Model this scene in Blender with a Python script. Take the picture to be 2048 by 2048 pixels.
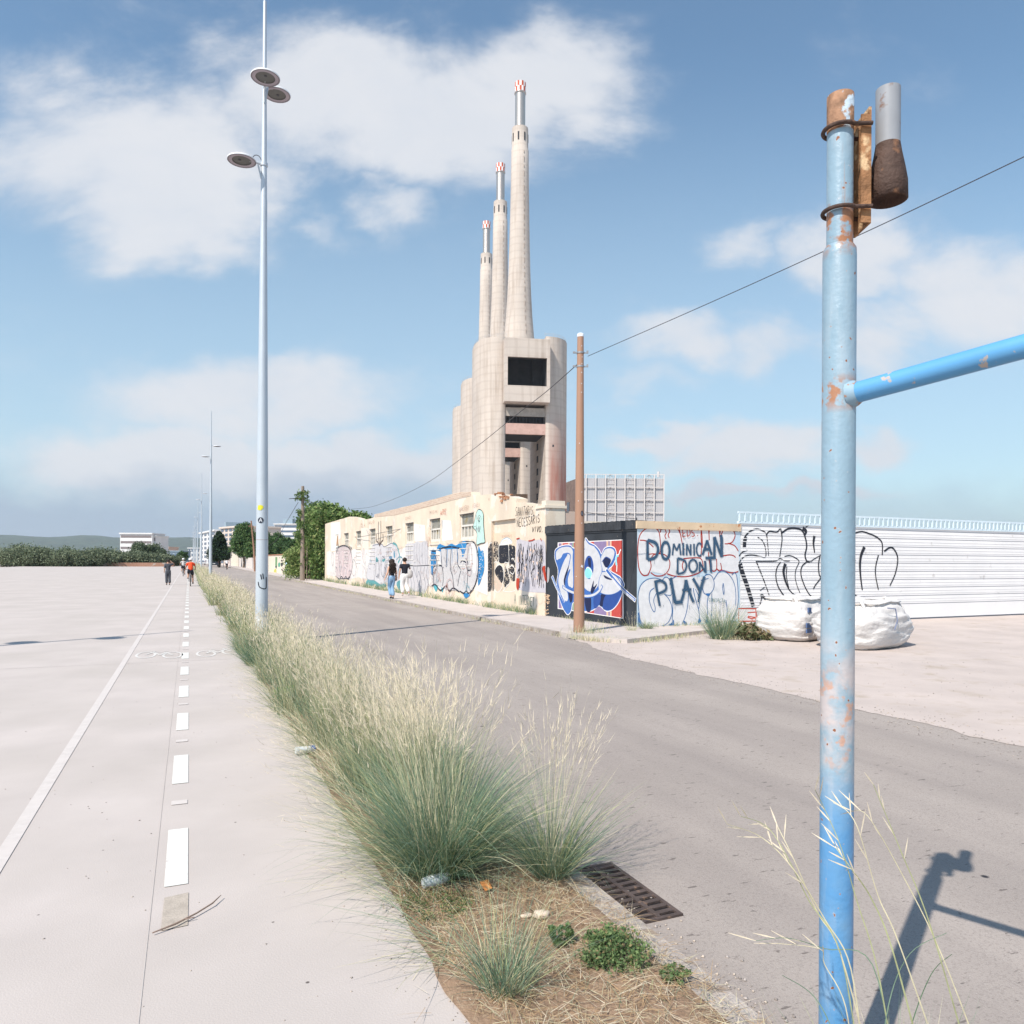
import bpy, bmesh, math, random
import numpy as np
from mathutils import Vector, Matrix, noise as mnoise
from mathutils.geometry import tessellate_polygon
for _o in list(bpy.data.objects): bpy.data.objects.remove(_o)
SC = bpy.context.scene
COL = SC.collection
R = math.radians
random.seed(7); RNG = np.random.default_rng(7)

# ------------------------------------------------------------------ camera
FPX, HC, YAW, ROLL, HZ = 1500.0, 1.65, R(-23.3), R(0.3), 1121.0
cd = bpy.data.cameras.new('camera'); cam = bpy.data.objects.new('camera', cd); COL.objects.link(cam)
cd.sensor_width = 36; cd.lens = 36*FPX/2048; cd.shift_y = (HZ-1024)/2048
cd.clip_start = 0.05; cd.clip_end = 30000
cam.matrix_world = Matrix.Translation((0, 0, HC)) @ Matrix.Rotation(YAW, 4, 'Z') @ Matrix.Rotation(R(90), 4, 'X') @ Matrix.Rotation(ROLL, 4, 'Z')
SC.camera = cam
# ------------------------------------------------------------------ light
SUN_EL, SUN_H = R(49), (-0.857, -0.515)           # horizontal direction towards the sun
SUN_ENERGY, SKY_STR = 4.2, 0.12
sd = bpy.data.lights.new('sun', 'SUN'); sun = bpy.data.objects.new('sun', sd); COL.objects.link(sun)
sd.energy = SUN_ENERGY; sd.angle = R(0.5); sd.color = (1.0, 0.93, 0.84)
_s = Vector((SUN_H[0]*math.cos(SUN_EL), SUN_H[1]*math.cos(SUN_EL), math.sin(SUN_EL)))
sun.rotation_euler = _s.to_track_quat('Z', 'Y').to_euler()
SC.view_settings.view_transform = 'Standard'; SC.view_settings.look = 'None'
SC.view_settings.exposure = 0.5; SC.view_settings.gamma = 1.0; SC.view_settings.use_curve_mapping = False
SC.render.engine = 'CYCLES'
SC.render.resolution_x = SC.render.resolution_y = 1024

FW = Vector((math.sin(-YAW), math.cos(-YAW), 0)); RT = Vector((math.cos(-YAW), -math.sin(-YAW), 0))

def world_sky():
    w = bpy.data.worlds.new('World'); SC.world = w; w.use_nodes = True
    nt = w.node_tree; N = nt.nodes; L = nt.links; N.clear()
    def n(t, **k):
        x = N.new(t)
        for a, b in k.items(): setattr(x, a, b)
        return x
    def math_(op, a, b=None, c=None, clamp=False):
        x = n('ShaderNodeMath', operation=op); x.use_clamp = clamp
        for i, q in enumerate((a, b, c)):
            if q is None: continue
            if isinstance(q, (int, float)): x.inputs[i].default_value = q
            else: L.new(q, x.inputs[i])
        return x.outputs[0]
    sky = n('ShaderNodeTexSky', sky_type='NISHITA'); sky.sun_disc = False
    sky.sun_elevation = SUN_EL; sky.sun_rotation = math.atan2(SUN_H[0], SUN_H[1])
    sky.air_density = 1.0; sky.dust_density = 0.3; sky.ozone_density = 1.0
    tc = n('ShaderNodeTexCoord'); d = tc.outputs['Generated']
    def dot(v):
        x = n('ShaderNodeVectorMath', operation='DOT_PRODUCT'); L.new(d, x.inputs[0]); x.inputs[1].default_value = v; return x.outputs['Value']
    f = math_('MAXIMUM', dot(FW), 0.15); a0 = math_('DIVIDE', dot(RT), f); b0 = math_('DIVIDE', dot((0, 0, 1)), f)
    # soft noise fields in direction space
    comb = n('ShaderNodeCombineXYZ'); L.new(a0, comb.inputs[0]); L.new(math_('MULTIPLY', b0, 1.6), comb.inputs[1])
    nz = n('ShaderNodeTexNoise'); nz.inputs['Scale'].default_value = 3.0; nz.inputs['Detail'].default_value = 8; nz.inputs['Roughness'].default_value = 0.63
    nz.inputs['Distortion'].default_value = 0.3; L.new(comb.outputs[0], nz.inputs['Vector'])
    nw = n('ShaderNodeTexNoise'); nw.inputs['Scale'].default_value = 9.0; nw.inputs['Detail'].default_value = 5; L.new(comb.outputs[0], nw.inputs['Vector'])
    sep = n('ShaderNodeSeparateColor'); L.new(nw.outputs['Color'], sep.inputs[0])
    a = math_('ADD', a0, math_('MULTIPLY', math_('SUBTRACT', sep.outputs[0], 0.5), 0.16))
    b = math_('ADD', b0, math_('MULTIPLY', math_('SUBTRACT', sep.outputs[1], 0.5), 0.12))
    S = 1.06004
    blobs = [(300,330,200,160,1.1),(330,440,190,80,1.0),(470,330,120,90,.6),(640,170,250,120,1.05),(820,230,230,120,1.1),(1030,150,180,100,.95),(740,380,90,65,.7),(1110,235,70,50,.6),
             (620,450,60,45,.45),(120,300,200,150,.8),(480,740,300,80,.9),(620,880,380,70,1.1),(300,870,260,70,1.0),(900,780,200,90,.4),
             (1400,455,95,45,.6),(1600,500,150,70,.95),(1300,620,130,55,.85),(1450,640,170,65,.8),(1640,640,120,90,.8),(1250,820,90,32,.9),(1400,850,160,48,1),(1640,820,80,40,.8),(1350,928,130,18,.8),(1540,930,120,16,.7),(1850,560,200,120,.8),(1220,700,120,40,.45)]
    tot = None
    for (cx, cy, rx, ry, amp) in blobs:
        ca, cb = (cx*S-1024)/FPX, (HZ-cy*S)/FPX; ra, rb = rx*S/FPX, ry*S/FPX
        p = math_('MULTIPLY', math_('SUBTRACT', a, ca), 1/ra); q = math_('MULTIPLY', math_('SUBTRACT', b, cb), 1/rb)
        r2 = math_('ADD', math_('MULTIPLY', p, p), math_('MULTIPLY', q, q))
        g = math_('MULTIPLY', math_('EXPONENT', math_('MULTIPLY', r2, -0.85)), amp)
        tot = g if tot is None else math_('MAXIMUM', tot, g)
    v = math_('ADD', tot, math_('MULTIPLY', math_('SUBTRACT', nz.outputs['Fac'], 0.5), 1.4))
    mr = n('ShaderNodeMapRange', interpolation_type='SMOOTHERSTEP'); L.new(v, mr.inputs[0])
    mr.inputs[1].default_value = 0.06; mr.inputs[2].default_value = 0.88; mr.inputs[3].default_value = 0; mr.inputs[4].default_value = 0.93
    sc = n('ShaderNodeVectorMath', operation='MULTIPLY'); L.new(sky.outputs[0], sc.inputs[0]); sc.inputs[1].default_value = (SKY_STR*0.92, SKY_STR*1.06, SKY_STR*1.03)
    cr = n('ShaderNodeValToRGB'); L.new(nz.outputs['Fac'], cr.inputs[0])
    cr.color_ramp.elements[0].position = 0.3; cr.color_ramp.elements[0].color = (0.52, 0.55, 0.60, 1)
    cr.color_ramp.elements[1].position = 0.75; cr.color_ramp.elements[1].color = (0.62, 0.62, 0.635, 1)
    pv = n('ShaderNodeMapRange', interpolation_type='SMOOTHSTEP'); L.new(b0, pv.inputs[0])
    pv.inputs[1].default_value = 0.72; pv.inputs[2].default_value = 0.10; pv.inputs[3].default_value = 0.0; pv.inputs[4].default_value = 0.62
    pm = n('ShaderNodeMixRGB'); L.new(pv.outputs[0], pm.inputs[0]); L.new(sc.outputs[0], pm.inputs[1]); pm.inputs[2].default_value = (0.375, 0.49, 0.575, 1)
    mix = n('ShaderNodeMixRGB'); L.new(mr.outputs[0], mix.inputs[0]); L.new(pm.outputs[0], mix.inputs[1]); L.new(cr.outputs[0], mix.inputs[2])
    # grey-blue bank low over the horizon, heavier to the left
    hz = n('ShaderNodeMapRange', interpolation_type='SMOOTHSTEP'); L.new(b, hz.inputs[0])
    hz.inputs[1].default_value = 0.135; hz.inputs[2].default_value = 0.055; hz.inputs[3].default_value = 0.0; hz.inputs[4].default_value = 0.92
    hl = n('ShaderNodeMapRange', interpolation_type='SMOOTHSTEP'); L.new(a, hl.inputs[0])
    hl.inputs[1].default_value = 0.12; hl.inputs[2].default_value = -0.22; hl.inputs[3].default_value = 0.45; hl.inputs[4].default_value = 1.0
    hm = n('ShaderNodeMixRGB'); L.new(math_('MULTIPLY', hz.outputs[0], hl.outputs[0]), hm.inputs[0]); L.new(mix.outputs[0], hm.inputs[1]); hm.inputs[2].default_value = (0.30, 0.375, 0.475, 1)
    bg = n('ShaderNodeBackground'); bg.inputs[1].default_value = 1.0; L.new(hm.outputs[0], bg.inputs[0])
    out = n('ShaderNodeOutputWorld'); L.new(bg.outputs[0], out.inputs[0])
world_sky()

# ------------------------------------------------------------------ projection helpers (pixels of the 2048 picture -> places)
CR, SR = math.cos(ROLL), math.sin(ROLL)
def ray(u, v):
    x, y = u-1024, v-HZ
    x0, y0 = x*CR + y*SR, -x*SR + y*CR
    return FW + RT*(x0/FPX) + Vector((0, 0, -y0/FPX))
def G(u, v, z=0.0):
    d = ray(u, v); t = (z-HC)/d.z
    return Vector((d.x*t, d.y*t, z))
def PD(u, D, z=0.0):
    return Vector((FW.x*D + RT.x*(u-1024)/FPX*D, FW.y*D + RT.y*(u-1024)/FPX*D, z))
def ZD(v, D, u=1024):
    return HC + (HZ + (u-1024)*SR - v)/FPX*D

# ------------------------------------------------------------------ tags
def tag(o, label=None, cat=None, group=None, kind=None):
    for k, v in (('label', label), ('category', cat), ('group', group), ('kind', kind)):
        if v: o[k] = v
    return o
def empty(name, loc=(0, 0, 0), rz=0, label=None, cat=None, group=None):
    o = bpy.data.objects.new(name, None); COL.objects.link(o); o.location = loc; o.rotation_euler = (0, 0, rz); o.empty_display_size = 0.2
    return tag(o, label, cat, group)
def copy_tree(o, parent=None):
    c = o.copy(); COL.objects.link(c); c.parent = parent
    for ch in [x for x in bpy.data.objects if x.parent == o]: copy_tree(ch, c)
    return c

# ------------------------------------------------------------------ materials
MATS = {}
def M(name, col, rough=0.85, var=0.12, scale=3.0, bump=0.0, bscale=60.0, metal=0.0, col2=None, thr=0.6, soft=0.05, scale2=6.0, spec=0.3, transl=0.0, stretch=None, extra=None, detail2=5):
    if name in MATS: return MATS[name]
    m = bpy.data.materials.new(name); m.use_nodes = True; MATS[name] = m
    nt = m.node_tree; N = nt.nodes; L = nt.links
    bs = N['Principled BSDF']; bs.inputs['Roughness'].default_value = rough; bs.inputs['Metallic'].default_value = metal
    bs.inputs['Specular IOR Level'].default_value = spec
    tc = N.new('ShaderNodeTexCoord'); co = tc.outputs['Object']
    if stretch:
        mp = N.new('ShaderNodeMapping'); mp.inputs['Scale'].default_value = stretch; L.new(co, mp.inputs[0]); co2 = mp.outputs[0]
    else: co2 = co
    def noise(s, det=4, v=co2, ro=0.55):
        x = N.new('ShaderNodeTexNoise'); x.inputs['Scale'].default_value = s; x.inputs['Detail'].default_value = det; x.inputs['Roughness'].default_value = ro; L.new(v, x.inputs['Vector']); return x.outputs['Fac']
    def ramp(fac, p0, p1, c0, c1):
        x = N.new('ShaderNodeValToRGB'); L.new(fac, x.inputs[0]); e = x.color_ramp.elements
        e[0].position = p0; e[1].position = p1; e[0].color = (*c0, 1); e[1].color = (*c1, 1); return x.outputs[0]
    def mix(f, a, b, bt='MIX'):
        x = N.new('ShaderNodeMixRGB'); x.blend_type = bt
        for i, q in enumerate((f, a, b)):
            if isinstance(q, (int, float)): x.inputs[i].default_value = q
            elif isinstance(q, tuple): x.inputs[i].default_value = (*q, 1)
            else: L.new(q, x.inputs[i])
        return x.outputs[0]
    c = ramp(noise(scale), 0.3, 0.7, tuple(k*(1-var) for k in col), tuple(min(1, k*(1+var)) for k in col))
    if col2: c = mix(ramp(noise(scale2, detail2), thr, thr+soft, (0, 0, 0), (1, 1, 1)), c, col2)
    if extra: c = extra(N, L, tc, noise, ramp, mix, c)
    L.new(c, bs.inputs['Base Color'])
    if bump:
        b = N.new('ShaderNodeBump'); b.inputs['Strength'].default_value = bump; b.inputs['Distance'].default_value = 0.02
        L.new(noise(bscale, 3, co), b.inputs['Height']); L.new(b.outputs[0], bs.inputs['Normal'])
    if transl:
        t = N.new('ShaderNodeBsdfTranslucent'); L.new(c, t.inputs[0]); ms = N.new('ShaderNodeMixShader'); ms.inputs[0].default_value = transl
        L.new(bs.outputs[0], ms.inputs[1]); L.new(t.outputs[0], ms.inputs[2]); L.new(ms.outputs[0], N['Material Output'].inputs[0])
    return m
def overspray(rgb):
    k = 'overspray_%d_%d_%d' % rgb
    if k in MATS: return MATS[k]
    m = paint(rgb).copy(); m.name = k; MATS[k] = m; nt = m.node_tree; N = nt.nodes; L = nt.links
    tr = N.new('ShaderNodeBsdfTransparent'); ms = N.new('ShaderNodeMixShader'); nz = N.new('ShaderNodeTexNoise'); nz.inputs['Scale'].default_value = 9; nz.inputs['Detail'].default_value = 6
    tc = N.new('ShaderNodeTexCoord'); L.new(tc.outputs['Object'], nz.inputs[0]); mr = N.new('ShaderNodeMapRange'); L.new(nz.outputs['Fac'], mr.inputs[0]); mr.inputs[1].default_value = .35; mr.inputs[2].default_value = .7; mr.inputs[3].default_value = 0; mr.inputs[4].default_value = .38
    L.new(mr.outputs[0], ms.inputs[0]); L.new(tr.outputs[0], ms.inputs[1]); L.new(N['Principled BSDF'].outputs[0], ms.inputs[2]); L.new(ms.outputs[0], N['Material Output'].inputs[0]); return m
def paint(rgb, peel=0.0):
    """flat spray paint from an sRGB triple (0-255)"""
    k = 'paint_%d_%d_%d_%d' % (*rgb, int(peel*100))
    lin = tuple(((c/255)/12.92 if c/255 < .04045 else ((c/255+.055)/1.055)**2.4)*(.62+.26*min(rgb)/255) for c in rgb)
    return M(k, lin, 0.75, 0.07, 8, col2=((0.55, 0.46, 0.36) if peel else None), thr=1-peel if peel else 1, soft=0.05, scale2=15)

# ------------------------------------------------------------------ mesh builder
class MB:
    def __init__(s): s.v = []; s.f = []; s.m = []; s.sm = []
    def add(s, vs, fs, mi=0, smooth=False):
        o = len(s.v); s.v += [tuple(p) for p in vs]; s.f += [tuple(i+o for i in f) for f in fs]; s.m += [mi]*len(fs); s.sm += [smooth]*len(fs)
    def box(s, x0, x1, y0, y1, z0, z1, mi=0):
        s.add([(x0,y0,z0),(x1,y0,z0),(x1,y1,z0),(x0,y1,z0),(x0,y0,z1),(x1,y0,z1),(x1,y1,z1),(x0,y1,z1)],
              [(0,3,2,1),(4,5,6,7),(0,1,5,4),(1,2,6,5),(2,3,7,6),(3,0,4,7)], mi)
    def obox(s, c, ax, ay, az, mi=0):
        c, ax, ay, az = map(Vector, (c, ax, ay, az))
        s.add([c+ax*i+ay*j+az*k for k in (-1, 1) for (i, j) in ((-1,-1),(1,-1),(1,1),(-1,1))],
              [(0,3,2,1),(4,5,6,7),(0,1,5,4),(1,2,6,5),(2,3,7,6),(3,0,4,7)], mi)
    def tube(s, pts, rad, n=8, mi=0, caps=True, smooth=True):
        pts = [Vector(p) for p in pts]; k = len(pts)
        if not isinstance(rad, (list, tuple)): rad = [rad]*k
        ref = None; vs = []; fs = []
        for i, p in enumerate(pts):
            t = (pts[min(i+1, k-1)]-pts[max(i-1, 0)]).normalized()
            if ref is None: ref = Vector((0, 0, 1)) if abs(t.z) < .9 else Vector((1, 0, 0))
            a = (ref - t*ref.dot(t)).normalized(); ref = a; b = t.cross(a)
            vs += [p + (a*math.cos(2*math.pi*j/n) + b*math.sin(2*math.pi*j/n))*rad[i] for j in range(n)]
        for i in range(k-1):
            for j in range(n): fs.append((i*n+j, i*n+(j+1) % n, (i+1)*n+(j+1) % n, (i+1)*n+j))
        s.add(vs, fs, mi, smooth)
        if caps: s.add(vs[:n], [tuple(range(n))[::-1]], mi); s.add(vs[-n:], [tuple(range(n))], mi)
    def lathe(s, c, prof, n=24, mi=0, smooth=True, caps=True):
        cx, cy, cz = c; vs = []; fs = []
        for (r, z) in prof: vs += [(cx+r*math.cos(2*math.pi*j/n), cy+r*math.sin(2*math.pi*j/n), cz+z) for j in range(n)]
        for i in range(len(prof)-1):
            for j in range(n): fs.append((i*n+j, i*n+(j+1) % n, (i+1)*n+(j+1) % n, (i+1)*n+j))
        s.add(vs, fs, mi, smooth)
        if caps: s.add(vs[:n], [tuple(range(n))[::-1]], mi); s.add(vs[-n:], [tuple(range(n))], mi)
    def prism(s, poly, z0, z1, mi=0, smooth=False):
        n = len(poly); vs = [(x, y, z0) for x, y in poly] + [(x, y, z1) for x, y in poly]
        s.add(vs, [(i, (i+1) % n, n+(i+1) % n, n+i) for i in range(n)], mi, smooth)
        tr = tessellate_polygon([[Vector((x, y, 0)) for x, y in poly]])
        s.add(vs[n:], [tuple(t) for t in tr], mi); s.add(vs[:n], [tuple(t)[::-1] for t in tr], mi)
    def sphere(s, c, r, n=10, k=7, mi=0, sq=(1, 1, 1)):
        vs = []; fs = []; c = Vector(c)
        for i in range(k+1):
            th = math.pi*i/k
            vs += [(c.x+r*sq[0]*math.sin(th)*math.cos(2*math.pi*j/n), c.y+r*sq[1]*math.sin(th)*math.sin(2*math.pi*j/n), c.z+r*sq[2]*math.cos(th)) for j in range(n)]
        for i in range(k):
            for j in range(n): fs.append((i*n+j, (i+1)*n+j, (i+1)*n+(j+1) % n, i*n+(j+1) % n))
        s.add(vs, fs, mi, True)
    def build(s, name, mats, parent=None, bevel=0):
        me = bpy.data.meshes.new(name); me.from_pydata(s.v, [], s.f)
        if not isinstance(mats, (list, tuple)): mats = [mats]
        for m in mats: me.materials.append(m)
        me.polygons.foreach_set('material_index', s.m); me.polygons.foreach_set('use_smooth', s.sm); me.update()
        bm = bmesh.new(); bm.from_mesh(me); bmesh.ops.recalc_face_normals(bm, faces=bm.faces)
        bm.to_mesh(me); bm.free()
        o = bpy.data.objects.new(name, me); COL.objects.link(o)
        if parent: o.parent = parent
        if bevel:
            b = o.modifiers.new('bevel', 'BEVEL'); b.width = bevel; b.segments = 2; b.limit_method = 'ANGLE'
        return o
def npmesh(name, V, F, mats, mi=None, parent=None, smooth=False):
    """V (n,3), F (m,4) numpy arrays"""
    me = bpy.data.meshes.new(name); V = np.asarray(V, dtype=np.float32); F = np.asarray(F, dtype=np.int32)
    me.vertices.add(len(V)); me.vertices.foreach_set('co', V.ravel())
    k = F.shape[1]; me.loops.add(F.size); me.loops.foreach_set('vertex_index', F.ravel())
    me.polygons.add(len(F)); me.polygons.foreach_set('loop_start', np.arange(len(F), dtype=np.int32)*k)
    for m in mats: me.materials.append(m)
    if mi is not None: me.polygons.foreach_set('material_index', np.asarray(mi, dtype=np.int32))
    me.update(calc_edges=True); me.validate()
    o = bpy.data.objects.new(name, me); COL.objects.link(o)
    if parent: o.parent = parent
    return o

# ------------------------------------------------------------------ paint on walls
def smooth(pts, closed=False, k=5):
    P = [Vector((p[0], p[1])) for p in pts]; n = len(P); out = []
    if n < 3 and not closed: return P
    rng = range(n if closed else n-1)
    for i in rng:
        p0, p1, p2, p3 = (P[(i-1) % n], P[i], P[(i+1) % n], P[(i+2) % n]) if closed else (P[max(i-1, 0)], P[i], P[i+1], P[min(i+2, n-1)])
        for j in range(k):
            t = j/k
            out.append(0.5*((2*p1)+(p2-p0)*t+(2*p0-5*p1+4*p2-p3)*t*t+(3*p1-p0-3*p2+p3)*t**3))
    if not closed: out.append(P[-1])
    return out
class Wall:
    """a vertical plane from A to B (ground points); paint is laid on its camera side in thin layers"""
    def __init__(s, A, B, off=0.004):
        s.A = Vector((A[0], A[1], 0)); s.T = (Vector((B[0], B[1], 0))-s.A); s.len = s.T.length; s.T.normalize()
        s.N = Vector((s.T.y, -s.T.x, 0))
        if s.N.dot(Vector((0, 0, 0))-s.A) < 0: s.N = -s.N
        s.off = off; s.mb = MB(); s.mats = []
    def hit(s, u, v):
        d = ray(u, v); o = Vector((0, 0, HC)); t = (s.A-o).dot(s.N)/d.dot(s.N); p = o+d*t
        return ((p-s.A).dot(s.T), p.z)
    def P(s, q, off): return s.A + s.T*q[0] + Vector((0, 0, q[1])) + s.N*off
    def mi(s, col, peel=0.0):
        m = col if isinstance(col, bpy.types.Material) else paint(col, peel)
        if m not in s.mats: s.mats.append(m)
        return s.mats.index(m)
    def crop(s, x0, y0, k): s.cx, s.cy, s.ck = x0, y0, k; return s
    def q(s, p): return s.hit(s.cx+p[0]/s.ck, s.cy+p[1]/s.ck)
    def fill(s, pts, col, sm=True, raw=False, peel=0.0):
        pts = list(pts)
        if (Vector(pts[0])-Vector(pts[-1])).length < 1e-4: pts = pts[:-1]
        pp = smooth(pts, True, 4) if sm else pts
        Q = [Vector(p) if raw else Vector(s.q(p)) for p in pp]
        tr = tessellate_polygon([[Vector((a.x, a.y, 0)) for a in Q]])
        s.mb.add([s.P(a, s.off) for a in Q], [tuple(t) for t in tr], s.mi(col, peel)); s.off += 0.00015
    def stroke(s, pts, w, col, w2=None, sm=True, raw=False, taper=False, peel=0.0):
        pp = smooth(pts, False, 6) if sm else [Vector(p) for p in pts]
        Q = [Vector(p) if raw else Vector(s.q(p)) for p in pp]
        sc = 1.0
        if not raw:
            a = Vector(s.q(pts[0])); b = Vector(s.q((pts[0][0], pts[0][1]+10))); sc = (a-b).length/10
        n = len(Q); vs = []
        for i in range(n):
            t = (Q[min(i+1, n-1)]-Q[max(i-1, 0)])
            if t.length < 1e-9: t = Vector((1, 0))
            t.normalize(); nn = Vector((-t.y, t.x))
            f = i/(n-1); ww = (w+((w2 if w2 is not None else w)-w)*f)*sc*0.5
            if taper: ww *= 0.25+0.75*math.sin(math.pi*min(1, max(0, f)))**0.5
            of = s.off + 0.0001*f
            vs += [s.P(Q[i]+nn*ww, of), s.P(Q[i]-nn*ww, of)]
        s.mb.add(vs, [(2*i, 2*i+1, 2*i+3, 2*i+2) for i in range(n-1)], s.mi(col, peel)); s.off += 0.00015
    def outline(s, pts, w, col): s.stroke(list(pts)+[pts[0], pts[1]], w, col)
    def ell(s, c, rx, ry, n=20, a0=0, a1=360): return [(c[0]+rx*math.cos(R(a0+(a1-a0)*i/n)), c[1]+ry*math.sin(R(a0+(a1-a0)*i/n))) for i in range(n+1)]
    def text(s, t, x0, y0, x1, y1, h, w, col, jit=0.0, gap=0.25, slant=0.0):
        """hand written capitals along the baseline (x0,y0)-(x1,y1), crop units"""
        n = len(t); cw = 1/(n+(n-1)*gap); rr = random.Random(t)
        for i, ch in enumerate(t):
            f0 = i*(1+gap)*cw
            jy = (rr.random()-.5)*jit*h; jh = 1+(rr.random()-.5)*jit
            for st in FONT.get(ch, []):
                pts = []
                for (a, b) in st:
                    f = f0+a*cw; pts.append((x0+(x1-x0)*f+slant*b*h, y0+(y1-y0)*f-b*h*jh+jy))
                s.stroke(pts, w, col, sm=len(pts) > 3)
    def build(s, name, parent, label=None):
        o = s.mb.build(name, s.mats, parent); s.mb = MB(); s.mats = []
        if parent: o.location = -parent.location
        if label: o['label'] = label
        return o
def _arc(cx, cy, rx, ry, a0, a1, n=7): return [(cx+rx*math.cos(R(a0+(a1-a0)*i/n)), cy+ry*math.sin(R(a0+(a1-a0)*i/n))) for i in range(n+1)]
FONT = {'A': [[(0,0),(.5,1)],[(.5,1),(1,0)],[(.2,.38),(.8,.38)]], 'B': [[(.1,0),(.1,1)],[(.1,1),(.7,.95),(.75,.7),(.1,.52)],[(.1,.52),(.9,.42),(.85,.08),(.1,0)]],
 'C': [_arc(.55,.5,.5,.5,50,310)], 'D': [[(.1,0),(.1,1)],[(.1,1),(.75,.85),(.95,.5),(.7,.12),(.1,0)]], 'E': [[(.1,0),(.1,1)],[(.1,1),(.9,1)],[(.1,.5),(.75,.5)],[(.1,0),(.9,0)]],
 'F': [[(.1,0),(.1,1)],[(.1,1),(.9,1)],[(.1,.5),(.75,.5)]], 'G': [_arc(.5,.5,.48,.5,50,340),[(.6,.42),(.97,.42)]], 'H': [[(.1,0),(.1,1)],[(.9,0),(.9,1)],[(.1,.5),(.9,.5)]],
 'I': [[(.5,0),(.5,1)]], 'K': [[(.1,0),(.1,1)],[(.9,1),(.1,.45)],[(.3,.6),(.95,0)]], 'L': [[(.15,1),(.1,0)],[(.1,0),(.95,0)]], 'M': [[(0,0),(.15,1)],[(.15,1),(.5,.4)],[(.5,.4),(.85,1)],[(.85,1),(1,0)]],
 'N': [[(.1,0),(.1,1)],[(.1,1),(.9,0)],[(.9,0),(.9,1)]], 'O': [_arc(.5,.5,.46,.5,90,460,12)], 'P': [[(.1,0),(.1,1)],[(.1,1),(.8,.98),(.95,.72),(.7,.48),(.1,.48)]],
 'R': [[(.1,0),(.1,1)],[(.1,1),(.8,.95),(.85,.68),(.1,.5)],[(.3,.5),(.95,0)]], 'S': [[(.9,.9),(.5,1.0),(.12,.82),(.3,.58),(.75,.44),(.88,.18),(.5,0),(.05,.12)]],
 'T': [[(0,1),(1,1)],[(.5,1),(.5,0)]], 'U': [[(.1,1),(.12,.3),(.5,0),(.88,.3),(.9,1)]], 'V': [[(0,1),(.5,0)],[(.5,0),(1,1)]], 'X': [[(0,1),(1,0)],[(0,0),(1,1)]], 'Y': [[(0,1),(.5,.5)],[(1,1),(.3,-.1)]],
 'Z': [[(0,1),(1,1)],[(1,1),(0,0)],[(0,0),(1,0)]], '.': [[(.4,0),(.6,.04)]], '!': [[(.5,.3),(.5,1)],[(.5,0),(.5,.1)]], '(': [[(.7,1),(.35,.7),(.35,.3),(.7,0)]], ')': [[(.3,1),(.65,.7),(.65,.3),(.3,0)]],
 '2': [[(.1,.8),(.5,1),(.85,.75),(.5,.4),(.1,0)],[(.1,0),(.9,0)]], '3': [[(.15,.95),(.7,.95),(.8,.7),(.4,.52)],[(.4,.52),(.85,.4),(.8,.08),(.15,.05)]], '6': [[(.8,.95),(.3,.7),(.1,.3),(.4,0),(.8,.15),(.75,.42),(.2,.4)]]}
# ------------------------------------------------------------------ base materials
def ex_path(N, L, tc, noise, ramp, mix, c):
    st = noise(0.55, 6); c = mix(ramp(st, .38, .68, (.0,)*3, (.6,)*3), c, (.42, .375, .34))
    c = mix(ramp(noise(150, 2), .70, .74, (0,)*3, (.5,)*3), c, (.30, .27, .25))
    v = N.new('ShaderNodeTexVoronoi'); v.inputs['Scale'].default_value = 3.1; L.new(tc.outputs['Object'], v.inputs['Vector'])
    c = mix(ramp(v.outputs['Distance'], .018, .03, (1,)*3, (0,)*3), c, (.12, .10, .09))
    return c
m_path = M('pale_concrete', (.50, .445, .415), .9, .06, 1.2, bump=.12, bscale=120, extra=ex_path)
def ex_road(N, L, tc, noise, ramp, mix, c):
    mp = N.new('ShaderNodeMapping'); mp.inputs['Scale'].default_value = (1.3, .12, 1); L.new(tc.outputs['Object'], mp.inputs[0])
    c = mix(ramp(noise(1.0, 6, mp.outputs[0]), .42, .66, (0,)*3, (.75,)*3), c, (.29, .25, .228))
    c = mix(ramp(noise(90, 3, tc.outputs['Object'], .8), .50, .68, (0,)*3, (.7,)*3), c, (.20, .17, .155))
    c = mix(ramp(noise(160, 2, tc.outputs['Object']), .66, .72, (0,)*3, (.8,)*3), c, (.55, .5, .47))
    mp2 = N.new('ShaderNodeMapping'); mp2.inputs['Scale'].default_value = (2.2, 7.0, 1); mp2.inputs['Rotation'].default_value = (0, 0, .5); L.new(tc.outputs['Object'], mp2.inputs[0])
    c = mix(ramp(noise(4.0, 3, mp2.outputs[0]), .66, .70, (0,)*3, (.75,)*3), c, (.12, .10, .09))
    v = N.new('ShaderNodeTexVoronoi'); v.inputs['Scale'].default_value = 1.1; L.new(tc.outputs['Object'], v.inputs['Vector'])
    c = mix(ramp(v.outputs['Distance'], .02, .03, (1,)*3, (0,)*3), c, (.03, .03, .035))
    return c
m_road = M('worn_asphalt', (.37, .32, .287), .9, .08, .7, bump=.35, bscale=160, extra=ex_road)
m_kerb = M('kerb_concrete', (.38, .335, .305), .9, .18, 6, bump=.4, bscale=80, col2=(.27, .21, .165), thr=.52, soft=.12, scale2=9)
m_pave = M('pavement_concrete', (.50, .44, .405), .9, .08, 1.5, bump=.15, bscale=60, col2=(.44, .38, .33), thr=.58, soft=.15, scale2=1.8)
m_dirt = M('dusty_ground', (.50, .425, .385), .95, .10, 1.1, bump=.3, bscale=40, col2=(.40, .33, .27), thr=.55, soft=.2, scale2=2.2)
m_soil = M('brown_soil', (.27, .18, .12), .95, .2, 9, bump=.5, bscale=60, col2=(.34, .24, .165), thr=.5, soft=.2, scale2=40)
m_white_mark = M('road_paint', (.66, .65, .61), .8, .05, 8, col2=(.54, .49, .46), thr=.58, soft=.12, scale2=14)
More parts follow.
